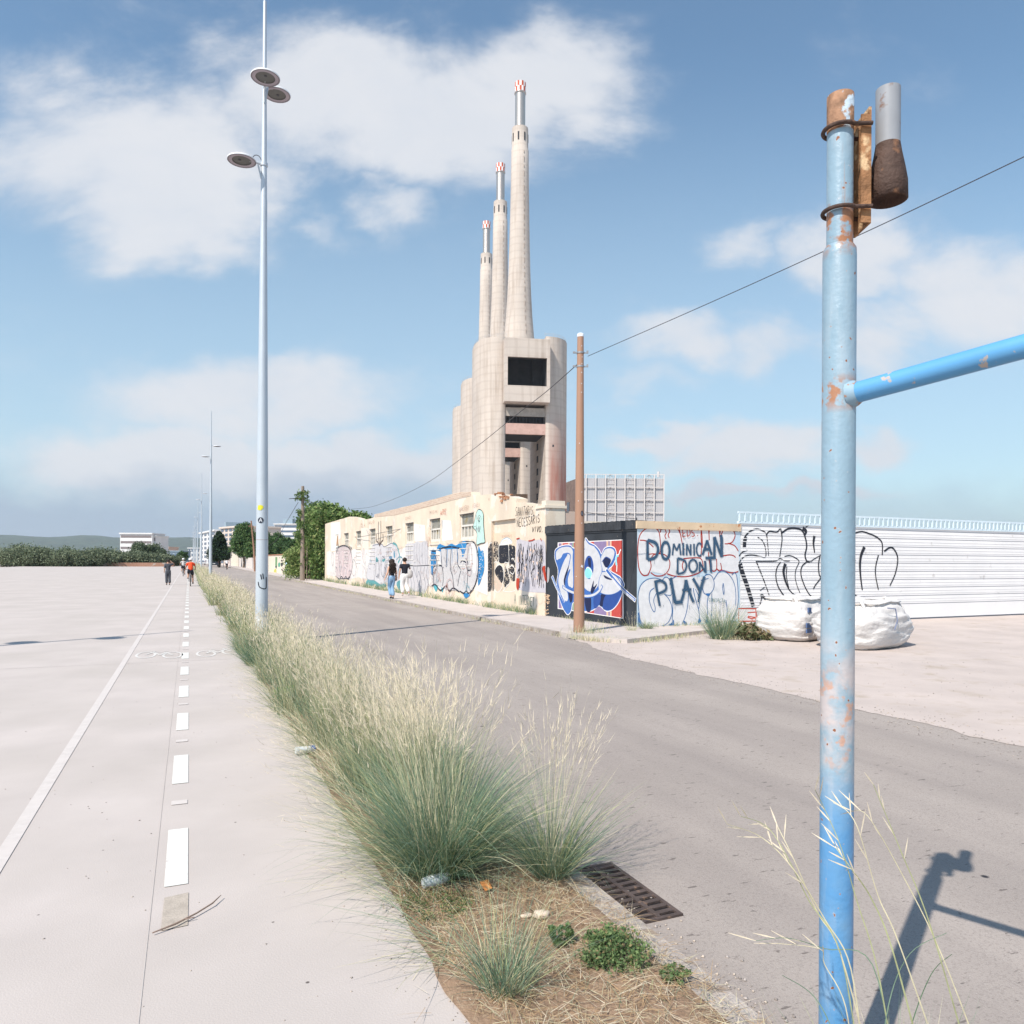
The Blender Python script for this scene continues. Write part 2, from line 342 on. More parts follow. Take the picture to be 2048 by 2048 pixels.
m_faint_mark = M('worn_road_paint', (.56, .51, .48), .8, .05, 6, col2=(.58, .53, .5), thr=.5, soft=.1, scale2=14)

def flat(name, poly, z, mat, kind='structure', dz=0):
    mb = MB(); tr = tessellate_polygon([[Vector((x, y, 0)) for x, y in poly]])
    mb.add([(x, y, z) for x, y in poly], [tuple(t) for t in tr]); o = mb.build(name, mat)
    if kind: o['kind'] = kind
    return o
# ground, path, road, pavement
mb = MB(); mb.add([(-7500, -2500, -.14), (7500, -2500, -.14), (7500, 10500, -.14), (-7500, 10500, -.14)], [(0, 1, 2, 3)]); o = mb.build('ground', m_dirt); o['kind'] = 'structure'
mb = MB(); mb.box(-30, 0.985, -8, 520, -.3, 0); o = mb.build('cycle_path', m_path); o['kind'] = 'structure'
mb = MB(); mb.add([(1.9, -8, -.05), (7.62, -8, -.05), (7.62, 520, -.05), (1.9, 520, -.05)], [(0, 1, 2, 3)])
o = mb.build('road', m_road); o['kind'] = 'structure'
mb = MB()
y = -8.0
while y < 150:
    ln = 1.0 if y < 40 else 10
    if not (y < 3.2 < y+ln): mb.box(1.80, 1.925+random.uniform(-.004, .004), y, y+ln-.012, -.3, random.uniform(-.012, -.004))
    else: mb.box(1.80, 1.925, y, y+ln-.012, -.3, -.01)
    y += ln
o = mb.build('kerb', m_kerb); o['kind'] = 'structure'
mb = MB(); y = 15.2
while y < 200:
    ln = 1.0 if y < 60 else 10; mb.box(7.60+random.uniform(-.008, .008), 7.72, y, y+ln-.015, -.3, .045+random.uniform(-.006, .006)); y += ln
o = mb.build('kerb', m_kerb); o['kind'] = 'structure'
mb = MB(); mb.prism([(7.72, 520), (7.72, 15.2), (7.75, 14.4), (7.95, 13.7), (8.3, 13.25), (9.1, 13.55), (10.2, 14.0), (12.5, 14.9), (13.45, 15.3), (13.45, 16.2), (10.6, 16.4), (10.3, 21), (10.2, 520)], -.3, .04)
o = mb.build('pavement', m_pave); o['kind'] = 'structure'
ap = []
for i in range(240):
    yy = -8+22.6*i/239; e = 7.05 if yy < 11 else 7.05+(yy-11)*.16
    ap.append((e+.22*mnoise.noise(Vector((5, yy*.45, 0)))+.10*mnoise.noise(Vector((0, yy*1.3, 0)))+.07*mnoise.noise(Vector((3, yy*4.3, 0)))+.04*mnoise.noise(Vector((3, yy*13, 0))), yy))
o = flat('dirt_apron', [(60, -8)][::-1]+ap+[(7.9, 15.5), (60, 40)], -.046, m_dirt)
# soil strip with relief
nx, ny = 14, 500
xs = np.linspace(.95, 1.82, nx); ys = -3+np.linspace(0, 1, ny)**2.2*180
V = []
for yy in ys:
    for i, xx in enumerate(xs):
        edge = i in (0,)
        xo = xx + (0.0 if not edge else -.02-.05*abs(mnoise.noise(Vector((yy*2, 0, 5)))))
        z = .006+.022*mnoise.noise(Vector((xx*9, yy*9, 0)))+.014*mnoise.noise(Vector((xx*30, yy*30, 2)))
        V.append((xo, yy, z if 0 < i < nx-1 else -.02+.026*(i == 0)))
F = [(j*nx+i, j*nx+i+1, (j+1)*nx+i+1, (j+1)*nx+i) for j in range(ny-1) for i in range(nx-1)]
o = npmesh('soil_verge', V, F, [m_soil]); o['kind'] = 'structure'
# markings on the path
mb = MB(); c0 = -.052
for k in range(-2, 110):
    y0 = 4.18+1.87*k-.04
    if k == 0: y0 = 4.18-.04
    ya, yb = y0, y0+.86
    if k == -1: continue
    mb.add([(c0-.055, ya, .004), (c0+.055, ya, .004), (c0+.055, yb, .004), (c0-.055, yb, .004)], [(0, 1, 2, 3)])
mb.build('dashed_line', m_white_mark)['kind'] = 'structure'
mb = MB()
for k in range(0, 20):
    yy = 5.5+1.87*k; mb.add([(c0-.05, yy, .004), (c0+.05, yy, .004), (c0+.05, yy+.09, .004), (c0-.05, yy+.09, .004)], [(0, 1, 2, 3)])
mb.add([(-.98, -5, .004), (-.90, -5, .004), (-.90, 240, .004), (-.98, 240, .004)], [(0, 1, 2, 3)])
mb.build('worn_line', m_faint_mark)['kind'] = 'structure'
mb = MB()
def ring(mb, cx, cy, rx, ry, w, z=.004, n=28):
    vs = []
    for i in range(n): a = 2*math.pi*i/n; vs += [(cx+rx*math.cos(a), cy+ry*math.sin(a), z), (cx+(rx-w)*math.cos(a), cy+(ry-w*1.6)*math.sin(a), z)]
    mb.add(vs, [(2*i, 2*i+1, (2*i+3) % (2*n), (2*i+2) % (2*n)) for i in range(n)])
def seg(mb, a, b, w=.035, z=.005):
    a = Vector(a); b = Vector(b); t = (b-a).normalized(); n = Vector((-t.y, t.x))*w/2
    mb.add([(*(a+n), z), (*(b+n), z), (*(b-n), z), (*(a-n), z)], [(0, 1, 2, 3)])
for cx, sg in ((.28, 1), (-.25, -1)):
    ring(mb, cx, 14.08, .165, .46, .04); ring(mb, cx+sg*.42, 14.25, .165, .46, .04)
    P = lambda a, b: (cx+sg*a, 14.1+b)
    for i, (a, b) in enumerate(((P(0, 0), P(.12, .42)), (P(.12, .42), P(.30, .45)), (P(.12, .42), P(.20, .05)), (P(.20, .05), P(.30, .45)), (P(.42, .15), P(.29, .62)), (P(.20, .05), P(0, 0)), (P(.29, .62), P(.36, .66)), (P(.08, .56), P(.16, .56)))): seg(mb, a, b, .03, .0046+.0004*i)
mb.build('bicycle_marking', M('faded_marking_paint', (.61, .585, .555), .8, .04, 6, col2=(.54, .49, .46), thr=.6, soft=.1, scale2=16))['kind'] = 'structure'
m_patch = M('brown_patch', (.42, .365, .31), .95, .12, 20, bump=.2, bscale=90)
o = flat('patched_spot', [(c0-.055, 3.66), (c0+.055, 3.67), (c0+.058, 4.03), (c0-.05, 4.01)], .0035, m_patch)
m_joint = M('joint_line', (.48, .43, .40), .95, .05)
mb = MB()
for yy in (13.2, 37): mb.add([(-20, yy, .002), (.96, yy, .002), (.96, yy+.012, .002), (-20, yy+.012, .002)], [(0, 1, 2, 3)])
mb.add([(-.16, -3, .0022), (-.155, -3, .0022), (-.155, 60, .0022), (-.16, 60, .0022)], [(0, 1, 2, 3)])
mb.build('path_joint', m_joint)['kind'] = 'structure'
# hills far away
m_hill = M('hill_scrub', (.06, .085, .06), .95, .35, .012, col2=(.10, .115, .08), thr=.5, soft=.2, scale2=.03)
hv = []; nh = 160
for j in range(8):
    for i in range(nh+1):
        ang = R(-75+150*i/nh); D = 4200+j*260
        prof = 138+34*mnoise.noise(Vector((ang*7, 0, 1)))+22*mnoise.noise(Vector((ang*23, 0, 4)))
        hgt = prof*math.sin(min(1, j/5)*math.pi/2)+14*mnoise.noise(Vector((i*.23, j*.9, 0)))*(j > 0)
        if ang > .08: hgt *= max(.45, 1-(ang-.08)*1.5)
        hv.append((D*math.sin(ang), D*math.cos(ang), -1 if j == 0 else hgt))
F = [(j*(nh+1)+i, j*(nh+1)+i+1, (j+1)*(nh+1)+i+1, (j+1)*(nh+1)+i) for j in range(7) for i in range(nh)]
o = npmesh('hills', hv, F, [m_hill]); o['kind'] = 'structure'
for p in o.data.polygons: p.use_smooth = True

# ------------------------------------------------------------------ power station towers
def ex_conc(N, L, tc, noise, ramp, mix, c):
    w = N.new('ShaderNodeTexWave'); w.bands_direction = 'Z'; w.inputs['Scale'].default_value = .105; w.inputs['Distortion'].default_value = 1.6; w.inputs['Detail'].default_value = 2; L.new(tc.outputs['Object'], w.inputs['Vector'])
    c = mix(ramp(w.outputs['Fac'], .0, .22, (.26,)*3, (0,)*3), c, (.36, .30, .255))
    mp = N.new('ShaderNodeMapping'); mp.inputs['Scale'].default_value = (.5, .5, .03); L.new(tc.outputs['Object'], mp.inputs[0])
    c = mix(ramp(noise(1.2, 5, mp.outputs[0]), .48, .70, (0,)*3, (.75,)*3), c, (.35, .285, .235))
    mp = N.new('ShaderNodeMapping'); mp.inputs['Scale'].default_value = (.06, .06, .35); L.new(tc.outputs['Object'], mp.inputs[0])
    c = mix(ramp(noise(1.0, 5, mp.outputs[0]), .45, .7, (0,)*3, (.4,)*3), c, (.53, .47, .42))
    return c
m_conc = M('weathered_concrete', (.535, .465, .405), .92, .07, .08, bump=0, extra=ex_conc)
def ex_rust(N, L, tc, noise, ramp, mix, c):
    c = ex_conc(N, L, tc, noise, ramp, mix, c)
    sp = N.new('ShaderNodeSeparateXYZ'); L.new(tc.outputs['Object'], sp.inputs[0])
    zf = ramp(sp.outputs['Z'], 0, 1, (0,)*3, (1,)*3)
    mr = N.new('ShaderNodeMapRange'); L.new(sp.outputs['Z'], mr.inputs[0]); mr.inputs[1].default_value = 62; mr.inputs[2].default_value = 34
    mx = N.new('ShaderNodeMapRange'); L.new(sp.outputs['X'], mx.inputs[0]); mx.inputs[1].default_value = 8.8; mx.inputs[2].default_value = 10.5
    mp = N.new('ShaderNodeMapping'); mp.inputs['Scale'].default_value = (.7, .7, .08); L.new(tc.outputs['Object'], mp.inputs[0])
    a = N.new('ShaderNodeMath'); a.operation = 'MULTIPLY'; L.new(mr.outputs[0], a.inputs[0]); L.new(mx.outputs[0], a.inputs[1])
    b = N.new('ShaderNodeMath'); b.operation = 'MULTIPLY'; L.new(a.outputs[0], b.inputs[0]); L.new(ramp(noise(1.0, 5, mp.outputs[0]), .25, .6, (.45,)*3, (1,)*3), b.inputs[1])
    return mix(b.outputs[0], c, (.40, .17, .125))
m_conc_rust = M('rust_stained_concrete', (.535, .465, .405), .92, .07, .08, extra=ex_rust)
m_conc_pink = M('pinkish_concrete', (.50, .33, .28), .9, .12, .4, col2=(.36, .2, .16), thr=.6, soft=.2, scale2=.9)
m_conc_grey = M('stained_grey_concrete', (.36, .32, .28), .9, .2, .5, col2=(.22, .18, .15), thr=.6, soft=.2, scale2=1.5)
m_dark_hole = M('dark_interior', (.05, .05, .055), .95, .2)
m_flue = M('ribbed_steel', (.52, .48, .45), .38, .05, 2, metal=.75)
m_red = M('red_check_paint', (.50, .10, .05), .7, .05); m_wht = M('white_check_paint', (.80, .77, .75), .7, .04)
m_rail = M('roof_rail_metal', (.5, .48, .46), .6, .05)
axis_ang = math.atan2(9.2, 64)                       # the row turns away to the left of the view
e_dep = (FW*math.cos(axis_ang) - RT*math.sin(axis_ang)).normalized(); e_lat = Vector((e_dep.y, -e_dep.x, 0))
rzt = math.atan2(e_lat.y, e_lat.x)
def lobe(s, n=26):
    pts = []
    for i in range(n+1):
        t = math.pi*i/n; cu, cw = math.sin(t), -math.cos(t)
        ex = 2/2.5
        pts.append((s*(8.0+11.2*abs(cu)**ex), 18+18*math.copysign(abs(cw)**ex, cw)))
    return pts
H0 = 89.0
def power_unit():
    t = empty('power_station_tower')
    for s in (-1, 1):
        mb = MB(); P = lobe(s); n = len(P)
        mb.prism(P, 0, H0-(0 if s < 0 else -1.0), 0)
        for i, f in enumerate(mb.f):
            if i < n-1: mb.sm[i] = True
        # raised rim
        Q = [(a-s*.6*(1 if abs(a) > 8.3 else 0), b) for a, b in P]
        o = mb.build('concrete_shell', m_conc_rust if s > 0 else m_conc, t)
        r = MB()
        for i in range(0, n-1, 2): r.tube([(P[i][0]-s*.4, P[i][1], H0+(s > 0)), (P[i][0]-s*.4, P[i][1], H0+1.2+(s > 0))], .05, 4)
        for zz in (.65, 1.2): r.tube([(p[0]-s*.4, p[1], H0+zz+(s > 0)) for p in P], .045, 4, caps=False)
        r.build('roof_railing', m_rail, o)
        if s > 0:
            for k in range(9): h = MB(); h.box(7.93, 8.02, 16, 19.5, 6+k*5.2, 8.8+k*5.2); h.build('slot_window', m_dark_hole, o)
            for (a, b, z) in ((13.0, 2.4, 20), (14.2, 3.1, 19.6), (10.9, 1.2, 47)): h = MB(); h.obox((a, b, z), (.35, .12, 0), (-.3, .9, 0), (0, 0, .45)); h.build('slot_window', m_dark_hole, o)
    # the big bridging box, front at w=-4.5
    w0 = -4.4; mb = MB(); X0, X1 = -8.9, 8.9
    zt, zb, o1, o0 = H0-1.5, 63.0, 80.2, 69.2
    mb.box(X0, X1, w0, w0+1.1, o1, zt); mb.box(X0, X1, w0, w0+1.1, zb, o0); mb.box(X0, -7.7, w0, w0+1.1, o0, o1); mb.box(7.7, X1, w0, w0+1.1, o0, o1)
    mb.box(X0, -8.0, w0+1.1, 6, zb, zt); mb.box(8.0, X1, w0+1.1, 6, zb, zt)
    mb.box(-8.0, 8.0, w0+1.1, 34, zt-2, zt-.02); mb.box(-8, 8, w0+1.1, 7, zb, zb+1.0)
    mb.box(-8, 8, 7, 33, 61, 62.5)
    mb.build('bridging_room', m_conc, t)
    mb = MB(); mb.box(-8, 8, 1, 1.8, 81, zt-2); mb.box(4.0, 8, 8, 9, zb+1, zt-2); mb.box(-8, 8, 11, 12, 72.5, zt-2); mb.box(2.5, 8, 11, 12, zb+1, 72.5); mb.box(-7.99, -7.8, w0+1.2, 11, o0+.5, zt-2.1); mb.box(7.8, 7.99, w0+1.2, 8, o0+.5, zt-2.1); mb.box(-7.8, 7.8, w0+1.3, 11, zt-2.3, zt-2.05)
    mb.box(-7.8, 7.8, w0+1.3, 7.2, zb+1.0, zb+1.2); mb.build('painted_shade_interior', M('painted_shade_concrete', (.06, .058, .06), .95, .2, .4), t)  # near-black colour carries the opening's shade; back wall filled out to darken it
    mb = MB()
    mb.box(-8, 8, .5, 1.5, 58.3, 61.6); mb.build('stained_beam', m_conc_grey, t)
    mb = MB(); mb.box(-8, 8, .2, 1.4, 51.2, 55.4)
    mb.build('pink_beam', m_conc_pink, t)
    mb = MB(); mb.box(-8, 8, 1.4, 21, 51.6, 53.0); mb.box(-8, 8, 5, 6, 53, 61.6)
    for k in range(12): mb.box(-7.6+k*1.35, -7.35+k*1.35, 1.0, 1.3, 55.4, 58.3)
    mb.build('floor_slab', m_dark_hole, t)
    # chimney
    prof = [(7.6, 86), (7.2, 88), (6.9, 90), (6.2, 95), (5.5, 103), (4.95, 112), (4.55, 122), (4.25, 133), (3.95, 147), (3.72, 160), (3.6, 172)]
    cx, cy = 0, 18
    mb = MB(); mb.lathe((cx, cy, 0), prof+[(3.42, 172.2), (3.36, 181)], 40)
    ch = mb.build('chimney', m_conc, t)
    for k in range(8):
        mb = MB()
        a = R(-90-20+45*k); c = Vector((cx+3.36*math.cos(a), cy+3.36*math.sin(a), 176.6)); rr = Vector((math.cos(a), math.sin(a), 0)); tt = Vector((-rr.y, rr.x, 0))
        mb.obox(c, tt*.3, rr*.12, (0, 0, 1.7)); mb.build('slot_window', m_dark_hole, ch)
    mb = MB()
    for k in range(26): 
        a = R(-90+18); z = 95+k*3; r = np.interp(z, [p[1] for p in prof], [p[0] for p in prof])
        mb.obox((cx+r*math.cos(a), cy+r*math.sin(a), z), (.12, 0, 0), (0, .15, 0), (0, 0, .5 if k % 2 else 1.1))
    mb.build('inspection_ladder', M('old_ladder_metal', (.36, .29, .24), .8, .1), ch)
    mb = MB(); pr = []
    for k in range(40): z = 180.8+k*.37; pr += [(2.05, z), (2.12, z+.1), (2.12, z+.2), (2.05, z+.3)]
    mb.lathe((cx, cy, 0), pr, 28); mb.lathe((cx, cy, 0), [(2.05, 195.5), (2.45, 195.6), (2.45, 195.9), (2.05, 196)], 28)
    mb.build('steel_flue', m_flue, ch)
    mb = MB(); n = 16
    for zi in range(2):
        for j in range(n*2):
            a0, a1 = math.pi*j/n+.08, math.pi*(j+1)/n+.08; z0, z1 = 195.95+zi*2.05, 195.95+(zi+1)*2.05
            mi = ((j//2)+zi) % 2
            if (j % 2 == 0): jj = j
            mb.add([(cx+2.3*math.cos(a), cy+2.3*math.sin(a), z) for a, z in ((a0, z0), (a1, z0), (a1, z1), (a0, z1))], [(0, 1, 2, 3)], mi, False)
    mb.lathe((cx, cy, 0), [(2.3, 195.94), (2.0, 195.93)], 32, 0, caps=False); mb.lathe((cx, cy, 0), [(2.3, 200.05), (1.9, 200.0), (1.9, 197)], 32, 0, caps=False)
    mb.build('checkered_cap', [m_wht, m_red], ch)
    return t
tw = power_unit()
base = Vector((0, 0, 0))+FW*294+RT*5.0
labs = ['concrete power station tower with tallest chimney, nearest of the three with the big dark opening', 'middle concrete power station tower and chimney of the row of three', 'farthest and smallest looking concrete tower and chimney of the three']
for i in range(3):
    o = tw if i == 0 else copy_tree(tw)
    o.location = base + e_dep*64.66*i; o.rotation_euler = (0, 0, rzt)
    if i:
        for c_ in [x for x in bpy.data.objects if x.parent == o and x.name.startswith('concrete_shell')]: c_.material_slots[0].link = 'OBJECT'; c_.material_slots[0].material = m_conc
    tag(o, labs[i], 'power station tower', 'power station towers with chimneys')

# ------------------------------------------------------------------ screened building and dark wing
m_mesh = M('perforated_metal', (.42, .41, .42), .6, .06, .5); m_lat = M('pale_lattice', (.60, .56, .54), .6, .05)
def screen_building():
    D = 185; A = PD(1152, D); B = PD(1327, D*1.0); A.z = B.z = 0
    T = (B-A).normalized(); Nn = Vector((-T.y, T.x, 0))
    if Nn.dot(A) < 0: Nn = -Nn
    t = empty('screened_building', A, 0, 'pale building clad in a lattice of metal mesh screens, right of the brown pole', 'building')
    ln = (B-A).length; h = ZD(948, D, 1170); cols = 9
    mb = MB(); mb.obox(T*ln/2+Nn*9+Vector((0, 0, h/2-.5)), T*ln/2, Nn*8.6, (0, 0, h/2-.5)); mb.build('wall', m_mesh, t)
    fr = MB(); cw = ln/cols; rh = 3.12
    for i in range(cols+1): fr.obox(T*cw*i+Vector((0, 0, h/2)), T*.11, Nn*.16, (0, 0, h/2))
    z = h
    zs = []
    while z > 0: zs.append(z); z -= rh
    for z in zs: fr.obox(T*ln/2+Vector((0, 0, z-.06)), T*ln/2, Nn*.12, (0, 0, .07))
    fr.build('lattice_frame', m_lat, t)
    for i in (3, 5, 7):
        br = MB()
        for z in zs[:-1]:
            a = T*cw*i; 
            for p, q in (((0, z-rh), (cw/2, z)), ((cw, z-rh), (cw/2, z)), ((0, z-rh/2), (cw/2, z)), ((cw, z-rh/2), (cw/2, z)), ((0, z-rh*.75), (cw, z-rh*.75)), ((0, z-rh*.4), (cw, z-rh*.4))):
                br.tube([a+T*p[0]+Nn*.25+Vector((0, 0, p[1])), a+T*q[0]+Nn*.25+Vector((0, 0, q[1]))], .045, 4)
        br.build('cross_bracing', m_lat, t)
    fi = MB()
    for i in range(int(ln/.42)): fi.obox(T*(.2+i*.42)+Nn*.36+Vector((0, 0, h/2)), T*.03, Nn*.03, (0, 0, h/2-.2))
    fi.build('screen_fins', M('screen_fin_metal', (.52, .51, .52), .6, .05), t)
    mb = MB(); mb.tube([T*(ln-1)+Nn*2+Vector((0, 0, h-.5)), T*(ln-1)+Nn*2+Vector((0, 0, h+.9))], .3, 8); mb.build('roof_vent', m_lat, t)
screen_building()
def dark_wing():
    D = 200; A = PD(1131, 197); B = PD(1153, 187); T = (B-A).normalized(); Nn = Vector((T.y, -T.x, 0))
    if Nn.dot(A) < 0: Nn = -Nn
    t = empty('brick_building', A, 0, 'dark brown brick building with one window, between the chimney tower and the brown pole', 'building')
    ln = (B-A).length; h = 22.2
    mb = MB(); mb.obox(T*ln/2+Nn*1.5+Vector((0, 0, h/2)), T*ln/2, Nn*1.5, (0, 0, h/2)); mb.build('wall', M('dark_brick', (.17, .12, .10), .9, .2, 1), t)
    mb = MB(); mb.obox(T*ln*.25-Nn*.05+Vector((0, 0, 15)), T*1.1, Nn*.1, (0, 0, 1.8)); mb.build('window', M('dark_glass', (.05, .06, .08), .25, .1), t); mb = MB(); mb.obox(T*ln*.5-Nn*.05+Vector((0, 0, 8)), T*1.2, Nn*.1, (0, 0, 1.2)); mb.build('window', M('dark_glass', (.05, .06, .08), .25, .1), t)
dark_wing()
# brick ruin inside the first tower's gap
def ruin():
    t = empty('brick_ruin', base+e_dep*48+e_lat*5.5, rzt, 'orange brown brick annex seen low through the gap of the concrete tower', 'building')
    mb = MB(); mb.box(-2, 3.4, 0, 5, 0, 32); mb.build('wall', M('orange_brick', (.42, .27, .17), .9, .15, 1), t)
    mb = MB()
    for k in range(6): mb.box(1.0, 2.2, -.1, .05, 5+k*4.6, 7.4+k*4.6)
    mb.build('window', m_dark_hole, t)
ruin()
# ------------------------------------------------------------------ long yellow building
def ex_plaster(N, L, tc, noise, ramp, mix, c):
    mp = N.new('ShaderNodeMapping'); mp.inputs['Scale'].default_value = (1, .5, .18); L.new(tc.outputs['Object'], mp.inputs[0])
    c = mix(ramp(noise(2.2, 6, mp.outputs[0]), .5, .66, (0,)*3, (.6,)*3), c, (.56, .47, .38))
    c = mix(ramp(noise(1.1, 7), .56, .60, (0,)*3, (.55,)*3), c, (.74, .68, .62))
    c = mix(ramp(noise(2.7, 8), .66, .69, (0,)*3, (.6,)*3), c, (.45, .30, .22))
    return c
m_plaster = M('cream_plaster', (.69, .575, .455), .92, .07, .8, bump=.25, bscale=30, extra=ex_plaster)
m_cream2 = M('pale_cream_plaster', (.70, .61, .50), .92, .06, 1, bump=.2, bscale=30, col2=(.55, .44, .33), thr=.62, soft=.1, scale2=3)
def _brick(N, L, tc, c, mix):
    mp = N.new('ShaderNodeMapping'); mp.inputs['Rotation'].default_value = (R(90), 0, R(90)); L.new(tc.outputs['Object'], mp.inputs[0])
    sp = N.new('ShaderNodeSeparateXYZ'); L.new(tc.outputs['Object'], sp.inputs[0]); cb = N.new('ShaderNodeCombineXYZ')
    ad = N.new('ShaderNodeMath'); L.new(sp.outputs[0], ad.inputs[0]); L.new(sp.outputs[1], ad.inputs[1]); L.new(ad.outputs[0], cb.inputs[0]); L.new(sp.outputs[2], cb.inputs[1])
    b = N.new('ShaderNodeTexBrick'); b.inputs['Scale'].default_value = 1; b.inputs['Brick Width'].default_value = .28; b.inputs['Row Height'].default_value = .075; b.inputs['Mortar Size'].default_value = .008
    b.inputs['Color1'].default_value = (.56, .44, .35, 1); b.inputs['Color2'].default_value = (.48, .34, .26, 1); b.inputs['Mortar'].default_value = (.62, .54, .45, 1); L.new(cb.outputs[0], b.inputs['Vector'])
    return mix(.85, c, b.outputs[0])
m_brickp = M('exposed_brick', (.56, .42, .32), .95, .1, 1, bump=0, extra=lambda N, L, tc, noise, ramp, mix, c: _brick(N, L, tc, c, mix))
m_redbrick = M('broken_red_brick', (.42, .21, .12), .95, .3, 8, bump=.6, bscale=14)
m_winf = M('old_window_paint', (.66, .62, .56), .8, .08, 6); m_wing = M('grimy_glass', (.44, .42, .37), .6, .2, 3, col2=(.46, .38, .22), thr=.6, scale2=2)
m_iron = M('dark_iron', (.06, .06, .07), .6, .1)
WX, W0, W1 = 9.60, 19.78, 60.0
bld = empty('graffiti_building', (WX, W0, 0), 0, 'long low cream plaster building with tall barred windows, covered in graffiti along the pavement', 'building')
def lb(mb, x0, x1, y0, y1, z0, z1, mi=0): mb.box(x0, x1, y0-W0, y1-W0, z0, z1, mi)
bays = []
for (ul, ur) in ((671, 677), (688, 697), (712, 721.7), (739, 750.7), (771.6, 784.6), (811, 827), (859.4, 880), (919.4, 947)):
    def yy(u):
        d = ray(u, 1100); return d.y/d.x*WX
    bays.append((yy(ur), yy(ul)))
bays.sort()
WZ0, WZ1 = 2.44, 3.40
def Yu(u): d = ray(u, 1100); return d.y/d.x*WX
def hitw(p):
    u, v = 560+p[0]/3.45, 940+p[1]/3.45; d = ray(u, v); t = WX/d.x; return (d.y*t, HC+d.z*t)
YB, YP = Yu(982.5), Yu(1032); W1 = Yu(650)
def toppoly(mb, pts, x0, x1, mi=0):      # pts (y,z) closed polygon extruded in x
    n = len(pts); vs = [(x0, y-W0, z) for y, z in pts]+[(x1, y-W0, z) for y, z in pts]
    tr = tessellate_polygon([[Vector((y, z, 0)) for y, z in pts]])
    mb.add(vs, [(i, (i+1) % n, n+(i+1) % n, n+i) for i in range(n)]+[tuple(t) for t in tr]+[tuple(k+n for k in t)[::-1] for t in tr], mi)
def rough(pts, amp=.02, step=.5):
    out = []
    for (a, b) in zip(pts[:-1], pts[1:]):
        k = max(1, int(abs(a[0]-b[0])/step))
        for i in range(k): f = i/k; out.append((a[0]+(b[0]-a[0])*f, a[1]+(b[1]-a[1])*f+amp*mnoise.noise(Vector((a[0]*3+f*7, i, 0)))*1.5))
    return out+[pts[-1]]
TOPL = [(345,364),(360,358),(415,340),(475,323),(510,325),(545,335),(555,345),(600,340),(640,330),(650,323),(652,305),(700,294),(800,268),(900,244),(1000,218),(1100,191),(1200,165),(1250,154),(1320,150),(1323,172),(1380,175),(1440,168),(1457,170)]
prof = rough([hitw(p) for p in TOPL]); prof[0] = (W1, prof[0][1]); prof[-1] = (YB, prof[-1][1])
mb = MB(); prev = YB
for (a, b) in bays:
    lb(mb, 0, .35, prev, a, 0, 3.6); lb(mb, 0, .35, a, b, 0, WZ0); lb(mb, 0, .35, a, b, WZ1, 3.6); prev = b
lb(mb, 0, .35, prev, W1, 0, 3.6)
toppoly(mb, [(YB, 3.6), (W1, 3.6)]+prof, 0, .35)
# recessed bay and corner block
lb(mb, .10, .4, YP, YB, 0, 3.0)
rec = rough([hitw((560*0+(880+x/6.44-560)*3.45, (960+y/6.44-940)*3.45)) for x, y in ((660,188),(760,186),(775,225),(850,235),(870,205),(930,222),(980,240))])
rec[0] = (YB, rec[0][1]); rec[-1] = (YP, rec[-1][1])
toppoly(mb, [(YP, 3.0), (YB, 3.0)]+rec, .0, .4)
rec2 = rough([(YP, 3.50), (YP-.5, 3.46), (YP-1.0, 3.40), (YP-1.6, 3.36)])
lb(mb, -.02, .33, W0, YP, 0, 3.2)
toppoly(mb, [(YP-1.6, 3.2), (YP, 3.2)]+rec2, -.0, .33)
wall = mb.build('wall', m_plaster, bld)
mb = MB(); lb(mb, .33, .62, W0, W0+.3, 0, 3.2); mb.build('side_wall', m_cream2, bld)
mb = MB(); lb(mb, .62, 1.28, W0+.02, W0+.3, 0, 3.12); lb(mb, 1.0, 1.28, W0+.3, 24.5, 0, 3.0); mb.build('pink_side_wall', M('pinkish_plaster', (.56, .42, .34), .92, .06, 1), bld)
mb = MB(); bp_ = [hitw(p) for p in ((655,325),(655,306),(700,295),(800,269),(900,245),(1000,219),(1100,192),(1200,166),(1250,155),(1318,151),(1318,178),(1200,205),(1100,232),(1000,258),(900,285),(800,310))]
toppoly(mb, bp_, -.012, .362); mb.build('brick_band', m_brickp, bld)
mb = MB(); lb(mb, -.06, .36, W0-.04, YP-1.55, 3.2, 3.28); lb(mb, .36, .66, W0-.04, W0+.33, 3.2, 3.28); lb(mb, -.01, .3, W0, YP-1.9, 3.28, 3.42); lb(mb, .3, .62, W0, W0+.3, 3.28, 3.42)
mb.build('cornice', m_cream2, bld)
mb = MB()
for k in range(34):
    f = random.random(); yy_ = YB-.25-f*1.25; s_ = random.uniform(.03, .08); zt = float(np.interp(-yy_, [-q[0] for q in rec], [q[1] for q in rec])); mb.obox((.0+random.random()*.25, yy_-W0, zt+random.uniform(-.12, .06)), (s_, 0, 0), (0, s_*1.3, .01), (0, -.01, s_*.5))
mb.build('broken_bricks', m_redbrick, bld)
lowroof = MB(); lb(lowroof, .35, 6, YB, W1, 3.0, 3.1); lb(lowroof, 5.8, 6, YB, W1-.3, 0, 3.0); lb(lowroof, .35, 5.8, W1-.3, W1-.01, 0, 3.0); lb(lowroof, .4, 1.0, W0+.3, YB, 2.9, 3.0); lowroof.build('flat_roof', m_cream2, bld)
